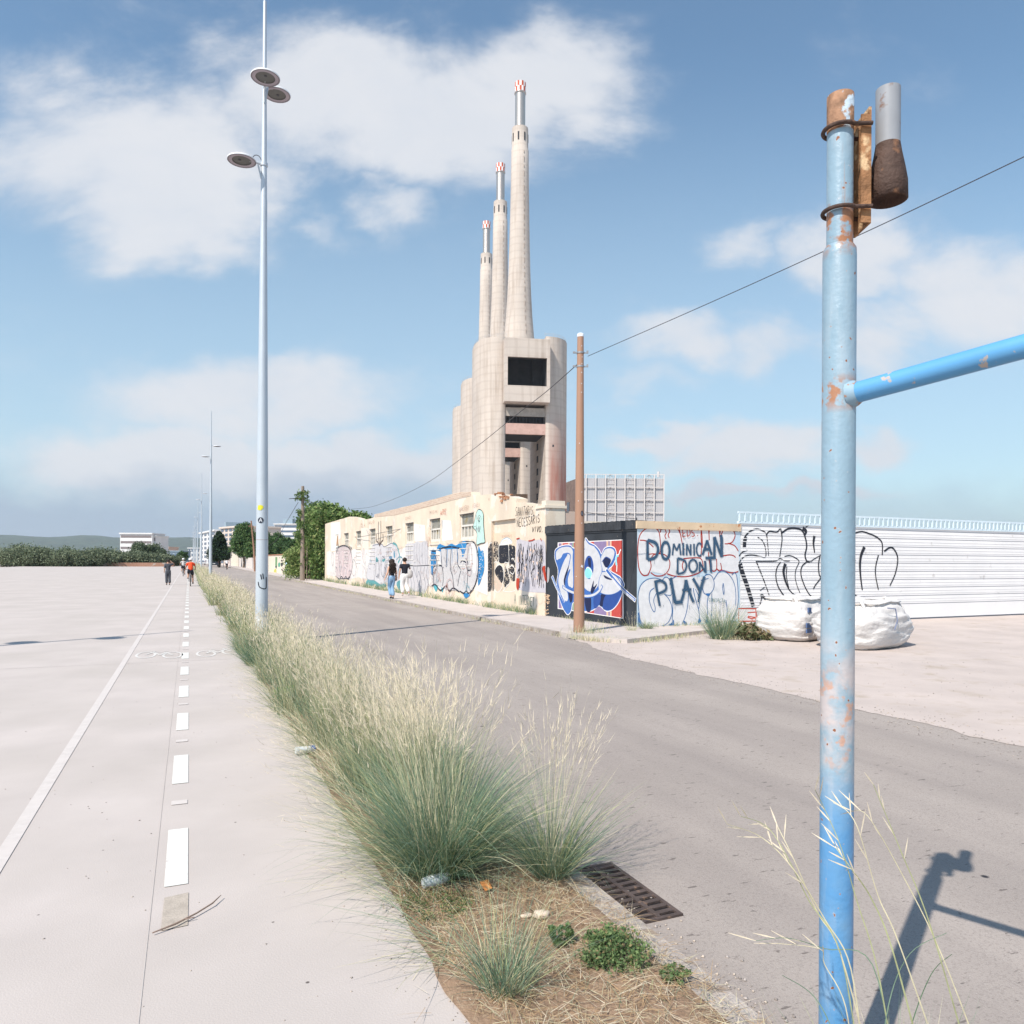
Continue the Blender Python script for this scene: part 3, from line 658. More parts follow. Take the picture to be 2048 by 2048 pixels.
for (a, b) in bays:
    wv = empty('window', (0, 0, 0)); wv.parent = bld
    f = MB(); x = .05; w = b-a
    lb(f, x, x+.05, a, a+.07, WZ0, WZ1); lb(f, x, x+.05, b-.07, b, WZ0, WZ1); lb(f, x-.01, x+.05, a+.07, b-.07, 2.93, 3.0); lb(f, x-.015, x+.05, a+.07, b-.07, WZ0, WZ0+.1)
    for k in range(1, 4): lb(f, x+.005, x+.045, a+w*k/4-.02, a+w*k/4+.02, WZ0+.1, 2.93)
    f.build('frame', m_winf, wv)
    g = MB(); lb(g, x+.06, x+.08, a, b, WZ0, WZ1)
    for k in range(10): lb(g, x+.035, x+.06, a+.07, b-.07, 3.03+k*.036, 3.045+k*.036)
    g.build('glass', m_wing, wv)
    l = MB(); lb(l, -.012, .04, a, b, WZ1-.012, WZ1+.012); l.build('lintel', m_iron, wv)
    for z in (2.30, 2.08, 1.86, 1.64, 1.42):
        h = MB(); lb(h, -.03, .0, a+.02, b-.02, z, z+.03); h.build('ledge', m_winf, wv)
# graffiti on the long wall
S1 = (60, 62, 72); SIL = (208, 204, 204); CRM = (236, 214, 190)
g = Wall((WX, W0), (WX, W1)); g.crop(560, 940, 3.45)
white = (240, 233, 224); pinkw = (222, 205, 203)
g.fill([(350,365),(415,358),(420,470),(405,480),(400,560),(350,560)], white, False)
g.fill([(395,455),(402,448),(402,522),(388,524)], (196,150,110), False)
g.fill([(925,372),(1000,380),(1005,490),(930,495)], (240,234,228), False)
g.fill([(1118,345),(1180,350),(1195,480),(1120,492)], (240,235,230), False)
g.fill([(560,400),(612,400),(612,720),(570,740)], (238,226,212), False)
g.build('paint_patch', bld)
# patchily whitewashed lower wall under the pieces
wl = [(W1-.8-W0-(W1-.8-YB-.3)*i/26, 2.22+.16*mnoise.noise(Vector((i*.7, 0, 3)))*2) for i in range(27)]; wl2 = [(p[0], .5+.2*mnoise.noise(Vector((i*.9, 4, 3)))*2) for i, p in enumerate(wl)][::-1]
g.fill(wl+wl2, (236,229,224), raw=True, sm=False, peel=.40); g.build('whitewash', bld)
# far pink scribble
g.fill([(385,560),(420,525),(465,530),(495,580),(498,680),(480,745),(400,750),(385,690)], (225,208,206))
for i in range(16): 
    rx = random.Random(i); x = 390+rx.random()*100
    g.stroke([(x, 530+rx.random()*40), (x+rx.uniform(-8, 8), 600), (x+rx.uniform(-12, 12), 680), (x, 745)], 4.5, (150,140,150) if i % 3 else (200,160,165))
for i in range(14): g.stroke([(385+i*8,560-18*math.sin(i*.24)-12),(392+i*8,535-18*math.sin(i*.24)),(388+i*8,575-18*math.sin(i*.24))], 5, S1)
g.stroke([(390,570),(405,535),(440,522),(478,540),(497,600),(498,680),(478,740),(450,750),(400,748)], 6, S1)
g.stroke([(395,740),(410,755),(425,735),(440,752),(455,735),(470,755),(485,735)], 7, S1)
g.build('graffiti', bld)
# teal throw up
tl = (104,172,176)
g.fill([(595,770),(620,745),(640,760),(660,740),(680,770),(700,750),(720,775),(735,800),(700,815),(690,800),(670,812),(655,785),(640,800),(600,790)], tl)
g.fill([(640,520),(700,510),(720,530),(770,505),(800,520),(822,560),(835,610),(845,700),(835,790),(780,790),(740,770),(700,790),(650,760),(600,745),(615,640)], (214,210,212))
g.stroke([(640,520),(700,512),(722,530),(770,506),(800,520)], 5, (120,124,140)); g.stroke([(615,640),(600,745),(650,760)], 5, (150,160,170))
g.stroke([(780,505),(805,520),(822,570),(828,615),(815,640)], 16, tl); g.stroke([(805,620),(825,600),(845,610),(835,650),(815,700)], 10, (120,165,180))
g.fill([(752,600),(775,598),(768,625)], (110,150,180)); g.fill([(785,570),(792,560),(796,600),(787,605)], (110,160,185))
g.fill([(665,600),(675,612),(682,630),(662,632)], tl); g.fill([(705,620),(730,612),(716,635)], tl)
g.fill([(805,780),(835,760),(838,800),(822,828)], tl)
for x in (650, 690, 735, 760, 800): g.stroke([(x,520),(x+4,600),(x-3,680),(x+2,760)], 4, (160,156,168))
# brush marks of the dark claw
for dx, t0, t1 in ((665,440,520),(680,355,512),(697,350,512),(712,440,515)): g.stroke([(dx+(690-dx)*.05,t0),(dx,(t0+t1)/2+5),(690+(dx-690)*.55,t1-22),(691,t1+6)], 9, (100,84,80), 11)
g.build('graffiti', bld)
# silver scribbles between the windows
g.fill([(925,505),(950,492),(975,500),(1000,490),(1022,505),(1025,640),(1030,760),(1000,850),(960,840),(900,820),(880,700),(870,600),(870,515)], (210,206,208))
for x, y0, y1 in ((930,510,650),(948,500,640),(965,510,650),(985,500,650),(1005,500,655),(1020,520,660),(890,520,650),(905,530,650)): g.stroke([(x,y0),(x-3,(y0+y1)/2),(x+2,y1)], 4.2, (130,130,142))
g.stroke([(865,655),(930,662),(1030,658)], 5, S1)
for x in (905, 925, 950, 975, 1000, 1020): g.stroke([(x,665),(x-6,720),(x+5,790),(x-2,845)], 5, (110,112,126))
g.stroke([(925,670),(945,740),(960,700),(975,780)], 5, (130,134,150)); g.stroke([(620,650),(655,655),(655,770)], 3, S1)
g.build('graffiti', bld)
# big silver and blue lettering
BL = (58,150,214); NV = (42,48,66)
g.fill([(1045,560),(1075,555),(1078,640),(1060,720),(1046,700)], BL)
g.fill([(1100,510),(1118,515),(1150,525),(1185,508),(1215,520),(1250,500),(1300,490),(1340,520),(1330,560),(1100,560)], BL)
g.fill([(1060,795),(1085,790),(1090,810),(1078,840)], (96,190,205)); g.fill([(1115,810),(1130,815),(1122,845)], (96,190,205)); g.fill([(1270,835),(1305,850),(1310,865),(1285,885),(1268,860)], BL)
g.fill([(1370,540),(1382,545),(1388,560),(1405,560),(1412,640),(1408,700),(1395,740),(1378,790),(1368,770)], BL)
for i in range(40):
    rx = random.Random(i+50); x = 1376+rx.random()*30; y = 560+rx.random()*200
    g.fill(g.ell((x, y), 2.2, 2.6, 6), (235,240,242), False)
g.fill([(1062,780),(1060,670),(1080,655),(1118,660),(1112,540),(1150,548),(1240,545),(1260,560),(1290,510),(1330,494),(1358,520),(1370,600),(1368,700),(1350,780),(1330,835),(1290,850),(1240,835),(1180,828),(1130,815),(1090,795)], SIL)
g.fill([(1318,520),(1345,515),(1358,600),(1352,700),(1335,700),(1315,620)], (232,230,228))
for P in ([(1062,800),(1058,700),(1068,665),(1100,658),(1122,670),(1130,740),(1126,800)], [(1112,545),(1116,600),(1120,660)], [(1150,545),(1152,620),(1150,670)], [(1186,545),(1180,620),(1182,690),(1196,740),(1205,830)], [(1225,545),(1232,600),(1230,650),(1250,690),(1240,740),(1230,800)],
          [(1255,560),(1280,520),(1325,495),(1352,515),(1370,590),(1372,680),(1360,760),(1335,820),(1305,850),(1290,835),(1270,850),(1245,835)], [(1285,610),(1300,640),(1300,700),(1295,790),(1288,830)], [(1050,800),(1075,790),(1110,830),(1150,800),(1170,835),(1200,815),(1240,840)], [(1100,545),(1180,530),(1262,545)], [(1250,640),(1262,625),(1290,640)], [(1285,650),(1300,690),(1320,690)]):
    g.stroke(P, 10, NV)
g.stroke([(1160,548),(1157,600),(1155,670)], 11, BL, 5)
for x in (1112, 1190, 1226): g.stroke([(x,520),(x+2,600),(x,640)], 9, BL, 4)
g.stroke([(1050,560),(1078,560)], 8, NV); g.stroke([(1240,500),(1290,492),(1340,500)], 6, NV)
g.fill([(1258,500),(1290,498),(1282,560),(1262,600)], BL)
g.build('graffiti', bld)
g.crop(880, 960, 6.44)
MINT = (198,230,220)
gh = [(505,378),(545,395),(566,450),(566,540),(572,640),(580,740),(583,802),(530,815),(480,832),(482,760),(485,690),(468,650),(437,606),(455,520),(470,440)]
g.fill(gh, MINT); g.outline(gh, 9, (70,80,86)); g.stroke([(470,455),(478,560),(480,690)], 5, (70,80,86)); g.stroke([(437,606),(478,592)], 5, (70,80,86), sm=False)
g.stroke([(493,500),(512,455),(535,480),(538,520)], 6, (70,80,86)); g.stroke([(505,560),(503,500),(516,488),(524,520),(518,560)], 5, (70,80,86)); g.fill(g.ell((513,530), 6, 12, 8), (70,80,86))
for x in (500, 513, 530): g.stroke([(x,640),(x+3,590),(x+6,635)], 4, (70,80,86))
g.build('hooded_figure_painting', bld)
RB = (176,120,100)
g.text('BAKSEBY', 258, 412, 380, 380, 58, 4, RB, .1); g.text('(GAS)', 425, 360, 520, 345, 52, 4, RB, .1)
g.text('ARE', 10, 450, 90, 440, 60, 7, (214,120,90), .2); g.crop(560,940,3.45); g.text('XOX', 1035, 300, 1090, 295, 18, 2, RB, .2); g.text('OLA', 560, 395, 590, 392, 20, 2, RB, .2); g.text('KUO', 615, 375, 655, 365, 18, 2, RB, .2); g.text('EXO', 870, 345, 905, 335, 16, 2, RB, .2)
g.crop(880, 960, 6.44)
g.build('small_tags', bld)
# older tags and scribbles all over the lower wall
g.crop(560, 940, 3.45); rg_ = random.Random(77)
for i in range(150):
    yv = W1-2-(W1-2-YB-.5)*rg_.random()**.8; z = rg_.uniform(.35, 2.3) if rg_.random() < .8 else rg_.uniform(2.4, 3.5); k = rg_.randint(3, 6); sc_ = rg_.uniform(.12, .4)
    P = [(yv-W0+sc_*j*.45+rg_.uniform(-.05, .05), z+sc_*rg_.uniform(-.7, .7)) for j in range(k)]
    g.stroke(P, rg_.uniform(.014, .03), rg_.choice([(150,140,150), (170,160,165), (212,150,130), (238,232,226), (238,232,226), (120,124,140), (214,196,190), (130,180,196)]), raw=True)
for i in range(22):
    yv = W1-3-(W1-3-YB-.5)*rg_.random(); z = rg_.uniform(.5, 1.9); a_, b_ = rg_.uniform(.25, .6), rg_.uniform(.3, .7)
    P = [(yv-W0+a_*math.cos(t_*1.05)*(.75+.4*rg_.random()), z+b_*math.sin(t_*1.05)*(.75+.4*rg_.random())) for t_ in range(6)]; g.stroke(P+P[:2], .03, rg_.choice([(150,150,165), (200,170,170), (110,112,126), (236,232,230)]), raw=True)
g.off = .0035; g.build('old_tags', bld)
# recessed bay: black and white piece
g2 = Wall((WX+.10, YP), (WX+.10, YB)); g2.crop(880, 960, 6.44)
BK = (46,48,58)
def blk(pts, pl=.45): g2.fill(pts, BK, peel=pl)
g2.fill([(672,690),(972,665),(972,850),(672,880)], (232,212,186), False)
blk([(672,1380),(672,850),(752,812),(752,1040),(700,1060),(700,1390)], .5)
blk([(765,850),(880,838),(885,1050),(830,1070),(760,1050)], .36); blk([(890,850),(930,845),(972,880),(972,1130),(930,1080),(895,1100)], .42)
blk([(715,1130),(760,1095),(810,1130),(825,1240),(790,1330),(740,1250),(712,1200)], .4); blk([(835,1080),(870,1150),(900,1300),(850,1390),(820,1330),(835,1200)], .48); blk([(880,1130),(940,1110),(972,1200),(972,1290),(920,1290)], .48)
g2.fill([(700,1250),(740,1260),(800,1340),(810,1400),(760,1440),(715,1410),(698,1330)], (226,200,180), peel=.5)
for P in ([(760,835),(758,940),(755,1050),(700,1060),(690,1120),(695,1180)], [(765,840),(830,830),(880,835),(887,940),(888,1060),(835,1065),(870,1160),(905,1300),(860,1370),(815,1430)], [(700,1300),(700,1180),(735,1110),(775,1092),(810,1130),(822,1230),(815,1330),(790,1400),(750,1445),(710,1420),(698,1350)], [(885,1130),(930,1105),(965,1150),(940,1210),(900,1180)], [(920,1020),(945,1010),(968,1060)]):
    g2.stroke(P, 11, (238,234,228))
g2.stroke([(815,1430),(900,1440),(970,1425)], 9, (238,234,228)); g2.fill([(650,1150),(690,1140),(695,1200),(660,1220)], (238,234,228)) if False else None
g2.fill([(775,830),(800,775),(850,745),(900,755),(935,810),(880,832),(800,840)], (240,236,228)); g2.stroke([(780,820),(810,770),(860,745),(905,762),(930,800)], 6, (90,170,220)); g2.stroke([(800,810),(830,780),(880,790)], 5, (235,215,150))
g2.text('EXONUU', 800, 745, 925, 725, 26, 3, (214,140,120), .1); g2.text('45', 935, 735, 972, 720, 40, 5, (150,80,60), .1)
g2.build('graffiti', bld)
g3 = Wall((WX, 23), (WX, 26.6)); g3.crop(880, 960, 6.44)
g3.fill([(592,1390),(592,1150),(610,920),(640,850),(665,830),(665,1390)], BK, peel=.42); g3.stroke([(590,1385),(600,1150),(598,950),(625,840),(668,805)], 9, (240,236,230))
g3.build('graffiti', bld)
# corner block: scribbled piece and writing
g4 = Wall((WX-.02, W0), (WX-.02, YP)); g4.crop(880, 960, 6.44)
g4.fill([(988,800),(1060,775),(1150,790),(1290,770),(1350,800),(1362,1000),(1362,1420),(1340,1450),(1130,1440),(1020,1410),(988,1380)], (206,200,206))
rr = random.Random(4)
for i in range(64):
    x = 995+rr.random()*350; y0 = 810+rr.random()*160; y1 = y0+120+rr.random()*380; y1 = min(y1, 1390)
    g4.stroke([(x, y0), (x+rr.uniform(-14, 14), (y0+y1)/2-40), (x+rr.uniform(-18, 18), (y0+y1)/2+30), (x+rr.uniform(-10, 10), y1)], rr.uniform(7, 18), (58,58,68) if i % 4 else (196,190,200), peel=.42 if i % 4 else 0)
for x in (1140, 1200, 1270, 1320): g4.stroke([(x, 800), (x+15, 1000), (x-10, 1150), (x+10, 1400)], 8, (214,210,218))
for i in range(22):
    x = 1000+rr.random()*340; y = 900+rr.random()*420; g4.fill(g4.ell((x, y), rr.uniform(5, 12), rr.uniform(9, 26), 7), (232,205,190), True)
g4.fill([(990,1275),(1010,1265),(1028,1275),(1026,1340),(1015,1410),(1000,1412),(988,1370)], (206,72,48)); g4.fill([(1325,1130),(1358,1105),(1362,1160),(1370,1250),(1360,1300),(1345,1240)], (206,72,48))
g4.stroke([(990,760),(1030,748)], 16, (206,72,48), sm=False); g4.stroke([(1145,785),(1190,778),(1225,760)], 15, (206,72,48)); g4.stroke([(1298,750),(1315,785)], 14, (206,72,48), sm=False)
g4.build('graffiti', bld)
g4.off = .05
g4.text('SANITARIS.', 988, 460, 1240, 445, 108, 9, (52,46,50), .12, slant=.05); g4.build('black_writing', bld)
g4.off = .004
g4.text('NECESSARIS', 992, 612, 1285, 545, 105, 9, (52,46,50), .12, slant=-.03); g4.text('VIVO.', 1185, 672, 1330, 668, 72, 10, (52,46,50), .15, slant=.1)
g4.off = .004
g4.text('A INTERNET', 958, 1590, 1215, 1625, 118, 9, (84,118,108), .15)
g4.stroke([(1250,1500),(1252,1560),(1285,1598),(1322,1570),(1325,1500)], 3, (214,190,165))
g4.build('writing', bld)

# ------------------------------------------------------------------ black wall with the framed mural and the pale wall beside it
A0, A1, A2 = Vector((9.60, 19.76)), Vector((10.05, 15.62)), Vector((13.36, 15.80))
m_black = M('black_wall_paint', (.032, .037, .045), .75, .25, 1.4, bump=.3, bscale=40, col2=(.20, .17, .15), thr=.71, soft=.03, scale2=11)
m_ltblue = M('pale_blue_wall_paint', (.55, .66, .74), .85, .05, 1.5, bump=.2, bscale=40)
m_coping = M('stained_cream_coping', (.66, .50, .34), .9, .12, 2, bump=.3, bscale=20, col2=(.48, .20, .09), thr=.60, soft=.06, scale2=5)
m_coblk = M('black_tiled_coping', (.045, .048, .055), .7, .3, 3, bump=.5, bscale=20, col2=(.22, .15, .10), thr=.66, soft=.04, scale2=9)
cw = empty('corner_wall', (0, 0, 0), 0, 'square corner wall, one face black with a framed mural, the other pale with DOMINICAN DONT PLAY sprayed on it', 'wall')
def slab(mb, a, b, th, z0, z1, mi=0, za=None):
    a = Vector((a[0], a[1], 0)); b = Vector((b[0], b[1], 0)); t = (b-a).normalized(); n = Vector((t.y, -t.x, 0))
    if n.dot(a) > 0: n = -n                       # n points to the camera; thickness goes behind
    q = [a, b, b-n*th, a-n*th]
    mb.add([(p.x, p.y, z0) for p in q]+[(p.x, p.y, z1) for p in q], [(0,3,2,1),(4,5,6,7),(0,1,5,4),(1,2,6,5),(2,3,7,6),(3,0,4,7)], mi)
TB = 2.44
mb = MB(); slab(mb, A0, A1, .3, 0, TB); o = mb.build('black_face', m_black, cw)
mb = MB(); slab(mb, A1+Vector((.003, .0)), A2, .3, 0, TB); mb.build('pale_face', m_ltblue, cw)
mb = MB()
n = 62
for i in range(n):
    p = A0+(A1-A0)*(i/n); q_ = A0+(A1-A0)*((i+.86)/n); slab(mb, (p.x-.05, p.y), (q_.x-.05, q_.y), .38, TB, TB+.2+.012*(i % 3))
slab(mb, (A0.x-.02, A0.y), (A1.x-.02, A1.y), .33, TB-.05, TB+.17)
mb.build('tiled_coping', m_coblk, cw)
mb = MB(); slab(mb, (A1.x-.03, A1.y-.04), (A2.x, A2.y-.04), .38, TB+.01, TB+.2); mb.build('coping', m_coping, cw)
mb = MB(); mb.tube([(A1.x-.03, A1.y-.02, TB+.2), (A1.x-.03, A1.y-.02, TB+.27)], .02, 6); mb.build('bolt', m_iron, cw)
w = Wall(A0, A1); w.crop(1060, 900, 4.6)
LIL=(150,132,172); RED=(214,84,76); PCH=(228,186,160); WH=(240,236,234); GRY=(206,206,210); B1=(72,120,196); B2=(54,88,164); NVY=(36,46,86); CY=(150,226,240); BLK=(34,40,52)
w.fill([(256,851),(856,823),(862,1553),(256,1461)], WH, False)
def topy(x): return 851+8+(823-851)*(x-256)/600
def boty(x): return 1461-8+(1553-1461)*(x-256)/600
for x0, x1, c in ((264,290,LIL),(290,303,PCH),(303,350,RED),(350,366,PCH),(366,392,LIL),(392,404,(150,180,150)),(404,590,RED),(590,705,LIL),(705,722,PCH),(722,736,LIL),(736,752,PCH),(752,766,RED),(766,852,(208,86,78))):
    w.fill([(x0,topy(x0)),(x1,topy(x1)),(x1,boty(x1)),(x0,boty(x0))], c, False)
w.build('framed_mural', cw)
full = [(232,1000),(232,930),(262,898),(320,878),(372,880),(400,905),(470,900),(505,900),(512,812),(545,850),(600,880),(640,925),(660,960),(690,905),(745,890),(785,915),(792,985),(760,1060),(725,1100),(800,1150),(835,1175),(868,1240),(842,1285),(850,1310),(815,1400),(760,1465),(700,1478),(640,1430),(590,1465),(540,1482),(470,1470),(400,1400),(378,1480),(352,1512),(330,1495),(300,1440),(262,1330),(250,1220),(262,1110)]
w.outline(full, 14, WH); w.fill(full, B1)
for P in ([(505,1350),(560,1350),(560,1478),(520,1478)], [(655,1330),(700,1335),(690,1400),(670,1440),(642,1425)], [(355,1300),(390,1290),(392,1380),(370,1400)]): w.fill(P, NVY)
w.fill([(700,1335),(840,1295),(812,1390),(758,1460),(702,1472),(672,1450)], B2); w.fill([(590,1345),(650,1335),(640,1420),(592,1458)], B2)
M_ = [(240,1000),(238,945),(268,905),(320,888),(372,892),(398,930),(396,1000),(400,1250),(372,1262),(352,1240),(350,1180),(372,1100),(350,1130),(325,1230),(330,1260),(352,1330),(350,1382),(330,1392),(300,1350),(268,1260),(262,1180),(290,1080),(318,1010),(345,960),(310,955),(290,990),(270,1010),(252,1015)]
w.fill(M_, GRY); w.outline(M_, 6, B1); w.stroke([(258,1012),(285,1000),(318,962),(345,950),(372,965),(370,1010),(350,1100),(330,1180)], 11, B1); w.fill([(312,1200),(330,1130),(360,1060),(350,1120),(330,1190),(322,1250)], NVY)
O_ = w.ell((560,1092), 104, 212); w.fill(O_, GRY); w.stroke(O_, 6, B1); w.fill([(500,905),(512,815),(540,858),(600,890),(560,900)], GRY); w.stroke([(512,815),(545,862),(610,895),(650,960)], 8, B1)
w.fill(w.ell((545,1080), 42, 108), B2); w.fill([(535,1000),(560,1000),(562,1080),(540,1060)], NVY); w.fill(w.ell((540,1130), 34, 52), CY); w.stroke([(520,1090),(540,1080),(575,1130),(560,1180)], 8, WH)
S_ = [(658,975),(690,915),(745,902),(780,930),(775,985),(745,1045),(715,1080),(735,1110),(800,1160),(835,1190),(858,1240),(832,1290),(770,1325),(700,1330),(645,1305),(632,1240),(645,1170),(668,1110),(655,1040)]
w.fill(S_, GRY); w.outline(S_, 6, B1); w.fill([(672,1020),(700,985),(740,1000),(745,1030),(715,1080),(690,1070)], NVY); w.stroke([(665,1030),(700,985),(742,1005)], 8, B2); w.fill([(680,1150),(720,1170),(760,1190),(740,1195),(695,1180)], NVY); w.stroke([(665,1120),(720,1120),(800,1165),(850,1240)], 9, B1)
w.stroke([(700,1095),(760,1170),(850,1275),(975,1385)], 38, WH, 40); w.stroke([(705,1100),(760,1170),(850,1275),(972,1382)], 28, B1, 28); w.stroke([(760,1180),(850,1282),(965,1378)], 12, GRY)
w.stroke([(205,1160),(245,1260),(290,1340),(320,1400)], 36, WH, 20); w.stroke([(206,1165),(246,1260),(290,1340),(318,1400)], 26, B1, 12); w.stroke([(207,1175),(245,1262),(285,1335)], 12, (170,190,220))
w.stroke([(300,1255),(350,1290),(420,1320),(500,1345),(580,1338),(640,1300),(668,1245)], 30, B1); w.stroke([(305,1258),(350,1290),(420,1318),(500,1342),(580,1335),(636,1298),(664,1250)], 20, GRY)
w.fill([(560,1300),(575,1240),(590,1200),(588,1260),(620,1230),(600,1280),(575,1320)], NVY)
w.stroke([(800,1120),(802,1050),(790,1010),(800,970),(820,960),(830,930),(840,915)], 12, WH); w.stroke([(798,1060),(795,1010),(802,978),(818,975)], 24, CY, 16)
rr = random.Random(9)
for i in range(36):
    x = 140+rr.random()*46; y = 1330+rr.random()*180; w.fill(w.ell((x, y), rr.uniform(4, 11), rr.uniform(3, 9), 6), (214,180,150), True)
w.fill([(165,1085),(182,1090),(184,1130),(178,1200),(162,1215)], (180,176,178)); w.fill([(122,1080),(148,1070),(152,1130),(158,1200),(145,1215),(132,1150)], (206,72,48))
w.build('lettering_mural', cw)
# pale wall: bubble outlines and sprayed words
w = Wall(A1, A2); w.crop(1060, 900, 4.6)
WB = (238,236,236); RD = (200,60,44); BU = (62,122,184)
w.fill([(998,800),(1020,750),(1080,715),(1150,712),(1200,745),(1280,700),(1350,708),(1560,708),(1640,730),(1700,705),(1745,740),(1800,712),(1860,730),(1885,790),(1860,850),(1900,900),(1915,930),(1915,1118),(1760,1100),(1600,1112),(1440,1162),(1250,1145),(1110,1120),(1060,1150),(1005,1100),(992,950)], WB)
w.fill([(1000,1500),(996,1350),(1020,1240),(1090,1185),(1160,1180),(1250,1170),(1380,1160),(1560,1170),(1650,1140),(1740,1130),(1860,1140),(1905,1160),(1915,1400),(1900,1560),(1600,1590),(1260,1612),(1110,1625),(1040,1600)], WB)
for P in ([(1085,1150),(1040,1152),(1005,1100),(992,1000),(992,880),(1010,785),(1060,728),(1130,712),(1180,745),(1196,820),(1200,920),(1180,955),(1130,955),(1075,962)],
          [(1010,830),(1060,835),(1110,870),(1135,895)], [(1085,1150),(1112,1080),(1110,1010),(1140,962),(1200,955),(1255,975),(1285,1030),(1275,1100),(1230,1150),(1160,1158),(1110,1128)],
          [(1196,760),(1215,720),(1280,700),(1345,712),(1380,770),(1400,860),(1420,920)], [(1240,730),(1252,760),(1240,790),(1252,820)], [(1272,720),(1284,750),(1270,780),(1280,810)],
          [(1368,722),(1460,712),(1562,708),(1572,800),(1576,900),(1570,990)], [(1385,790),(1372,722)], [(1410,1000),(1500,992),(1570,1000),(1590,1060),(1580,1110)], [(1420,1000),(1400,1060),(1410,1110)],
          [(1585,900),(1582,800),(1578,720),(1610,705),(1640,735),(1648,830)], [(1645,760),(1660,715),(1700,702),(1738,740),(1745,800)], [(1745,770),(1760,722),(1810,710),(1860,730),(1885,785),(1860,845),(1820,862),(1790,862)],
          [(1820,858),(1880,880),(1915,930)], [(1772,975),(1830,965),(1870,972),(1890,990)], [(1640,940),(1645,1000),(1660,1090),(1690,1115),(1715,1090),(1715,1000)], [(1715,1090),(1740,1112),(1760,1095),(1752,1040)], [(1755,1100),(1800,1118),(1860,1130),(1915,1118)], [(1260,1138),(1330,1160),(1440,1164),(1540,1135),(1590,1100)], [(1765,720),(1770,750),(1758,780),(1768,810)]):
    w.stroke(P, 11, RD, 10)
w.build('red_bubble_letters', cw)
for P in ([(1000,1480),(992,1350),(1015,1250),(1070,1195),(1140,1178),(1200,1190),(1215,1210)], [(1215,1200),(1240,1172),(1270,1178),(1292,1230),(1300,1330),(1240,1330)], [(1235,1325),(1275,1370),(1302,1440),(1300,1520),(1260,1595),(1180,1625),(1080,1620),(1010,1570),(992,1500)],
          [(1140,1270),(1105,1300),(1095,1370),(1115,1450),(1142,1490),(1150,1450),(1136,1380),(1165,1310)], [(1350,1160),(1300,1190),(1285,1240)], [(1455,1320),(1450,1420),(1430,1520),(1400,1595)], [(1310,1560),(1320,1600),(1332,1612)], [(1310,1330),(1312,1450),(1306,1560)],
          [(1500,1270),(1510,1330),(1530,1400),(1548,1460),(1556,1400),(1548,1340),(1520,1280)], [(1548,1460),(1556,1530),(1545,1585)], [(1600,1320),(1580,1250),(1590,1180),(1630,1145),(1670,1160),(1692,1220),(1685,1280),(1655,1320),(1625,1330),(1600,1318)], [(1640,1330),(1628,1420),(1632,1520),(1615,1585)], [(1670,1320),(1672,1420),(1668,1500),(1660,1580)],
          [(1690,1190),(1730,1130),(1780,1112),(1840,1160),(1880,1240),(1892,1340),(1888,1430)], [(1775,1225),(1770,1270),(1780,1330),(1784,1290),(1776,1225)], [(1855,1150),(1885,1130),(1905,1200),(1912,1400),(1880,1530),(1840,1575)], [(1800,1380),(1810,1450),(1812,1540)], [(1570,1200),(1640,1180)]):
    w.stroke(P, 8, BU, 6)
for P in ([(1270,1610),(1300,1590),(1318,1560),(1325,1600),(1338,1612)], [(1395,1600),(1415,1570),(1445,1600)], [(1540,1590),(1558,1540),(1572,1580)], [(1612,1588),(1630,1545),(1645,1575),(1672,1590)], [(1000,1480),(1015,1560),(1050,1610),(1070,1640),(1000,1620),(990,1560)], [(1610,1325),(1640,1318),(1655,1325),(1640,1345)]):
    w.fill(P, (72,132,196))
w.build('blue_bubble_letters', cw)
ST = (70,104,134)
_os = w.stroke
def spray(P, wd, col, w2=None, sm=True):
    _os(P, wd*1.7, overspray(col), (w2 if w2 is not None else wd)*1.7, sm=sm); _os(P, wd, col, w2, sm=sm)
w.stroke = spray
def T(ch, x0, y0, x1, y1, wd):
    for st in FONT[ch]:
        P = [(x0+a*(x1-x0), y1-b*(y1-y0)) for a, b in st]; w.stroke(P, wd, ST, wd*.9, sm=len(P) > 2)
T('D',1068,830,1182,1010,30)
T('O',1205,848,1285,1005,27); T('M',1308,862,1384,968,17); w.stroke([(1406,855),(1408,968)],20,ST,sm=False); T('N',1434,866,1480,970,17); w.stroke([(1505,862),(1508,972)],17,ST,sm=False); T('C',1526,858,1580,975,17)
T('A',1584,830,1668,965,25); T('N',1684,800,1768,985,28); w.stroke([(1755,780),(1760,985)],28,ST,sm=False)
T('D',1345,995,1440,1140,19); T('O',1455,1008,1538,1122,19); T('N',1550,1030,1612,1120,19); w.stroke([(1606,1020),(1612,1130)],24,ST,sm=False); w.stroke([(1610,995),(1705,990)],26,ST,sm=False); w.stroke([(1655,1000),(1662,1128)],22,ST,sm=False)
w.stroke([(1150,1205),(1165,1300),(1190,1435)],32,ST,20); w.stroke([(1140,1215),(1200,1202),(1245,1235),(1240,1290),(1180,1320)],24,ST)
w.stroke([(1290,1175),(1310,1290),(1332,1408)],32,ST); w.stroke([(1330,1405),(1400,1395)],32,ST,sm=False); w.stroke([(1430,1195),(1415,1290),(1390,1385)],28,ST); w.stroke([(1430,1195),(1455,1290),(1500,1400)],28,ST); w.stroke([(1395,1290),(1480,1280)],20,ST,sm=False)
w.stroke([(1495,1180),(1530,1240),(1560,1300)],26,ST); w.stroke([(1600,1165),(1560,1300),(1545,1400)],34,ST,20)
w.stroke = _os
rr = random.Random(12)
for i in range(16):
    x = rr.uniform(1080, 1760); y = rr.choice([1000, 1120, 1420])+rr.uniform(-20, 10); _os([(x, y), (x+1, y+rr.uniform(20, 60))], 3.5, ST, 2, sm=False)
w.build('sprayed_words', cw)
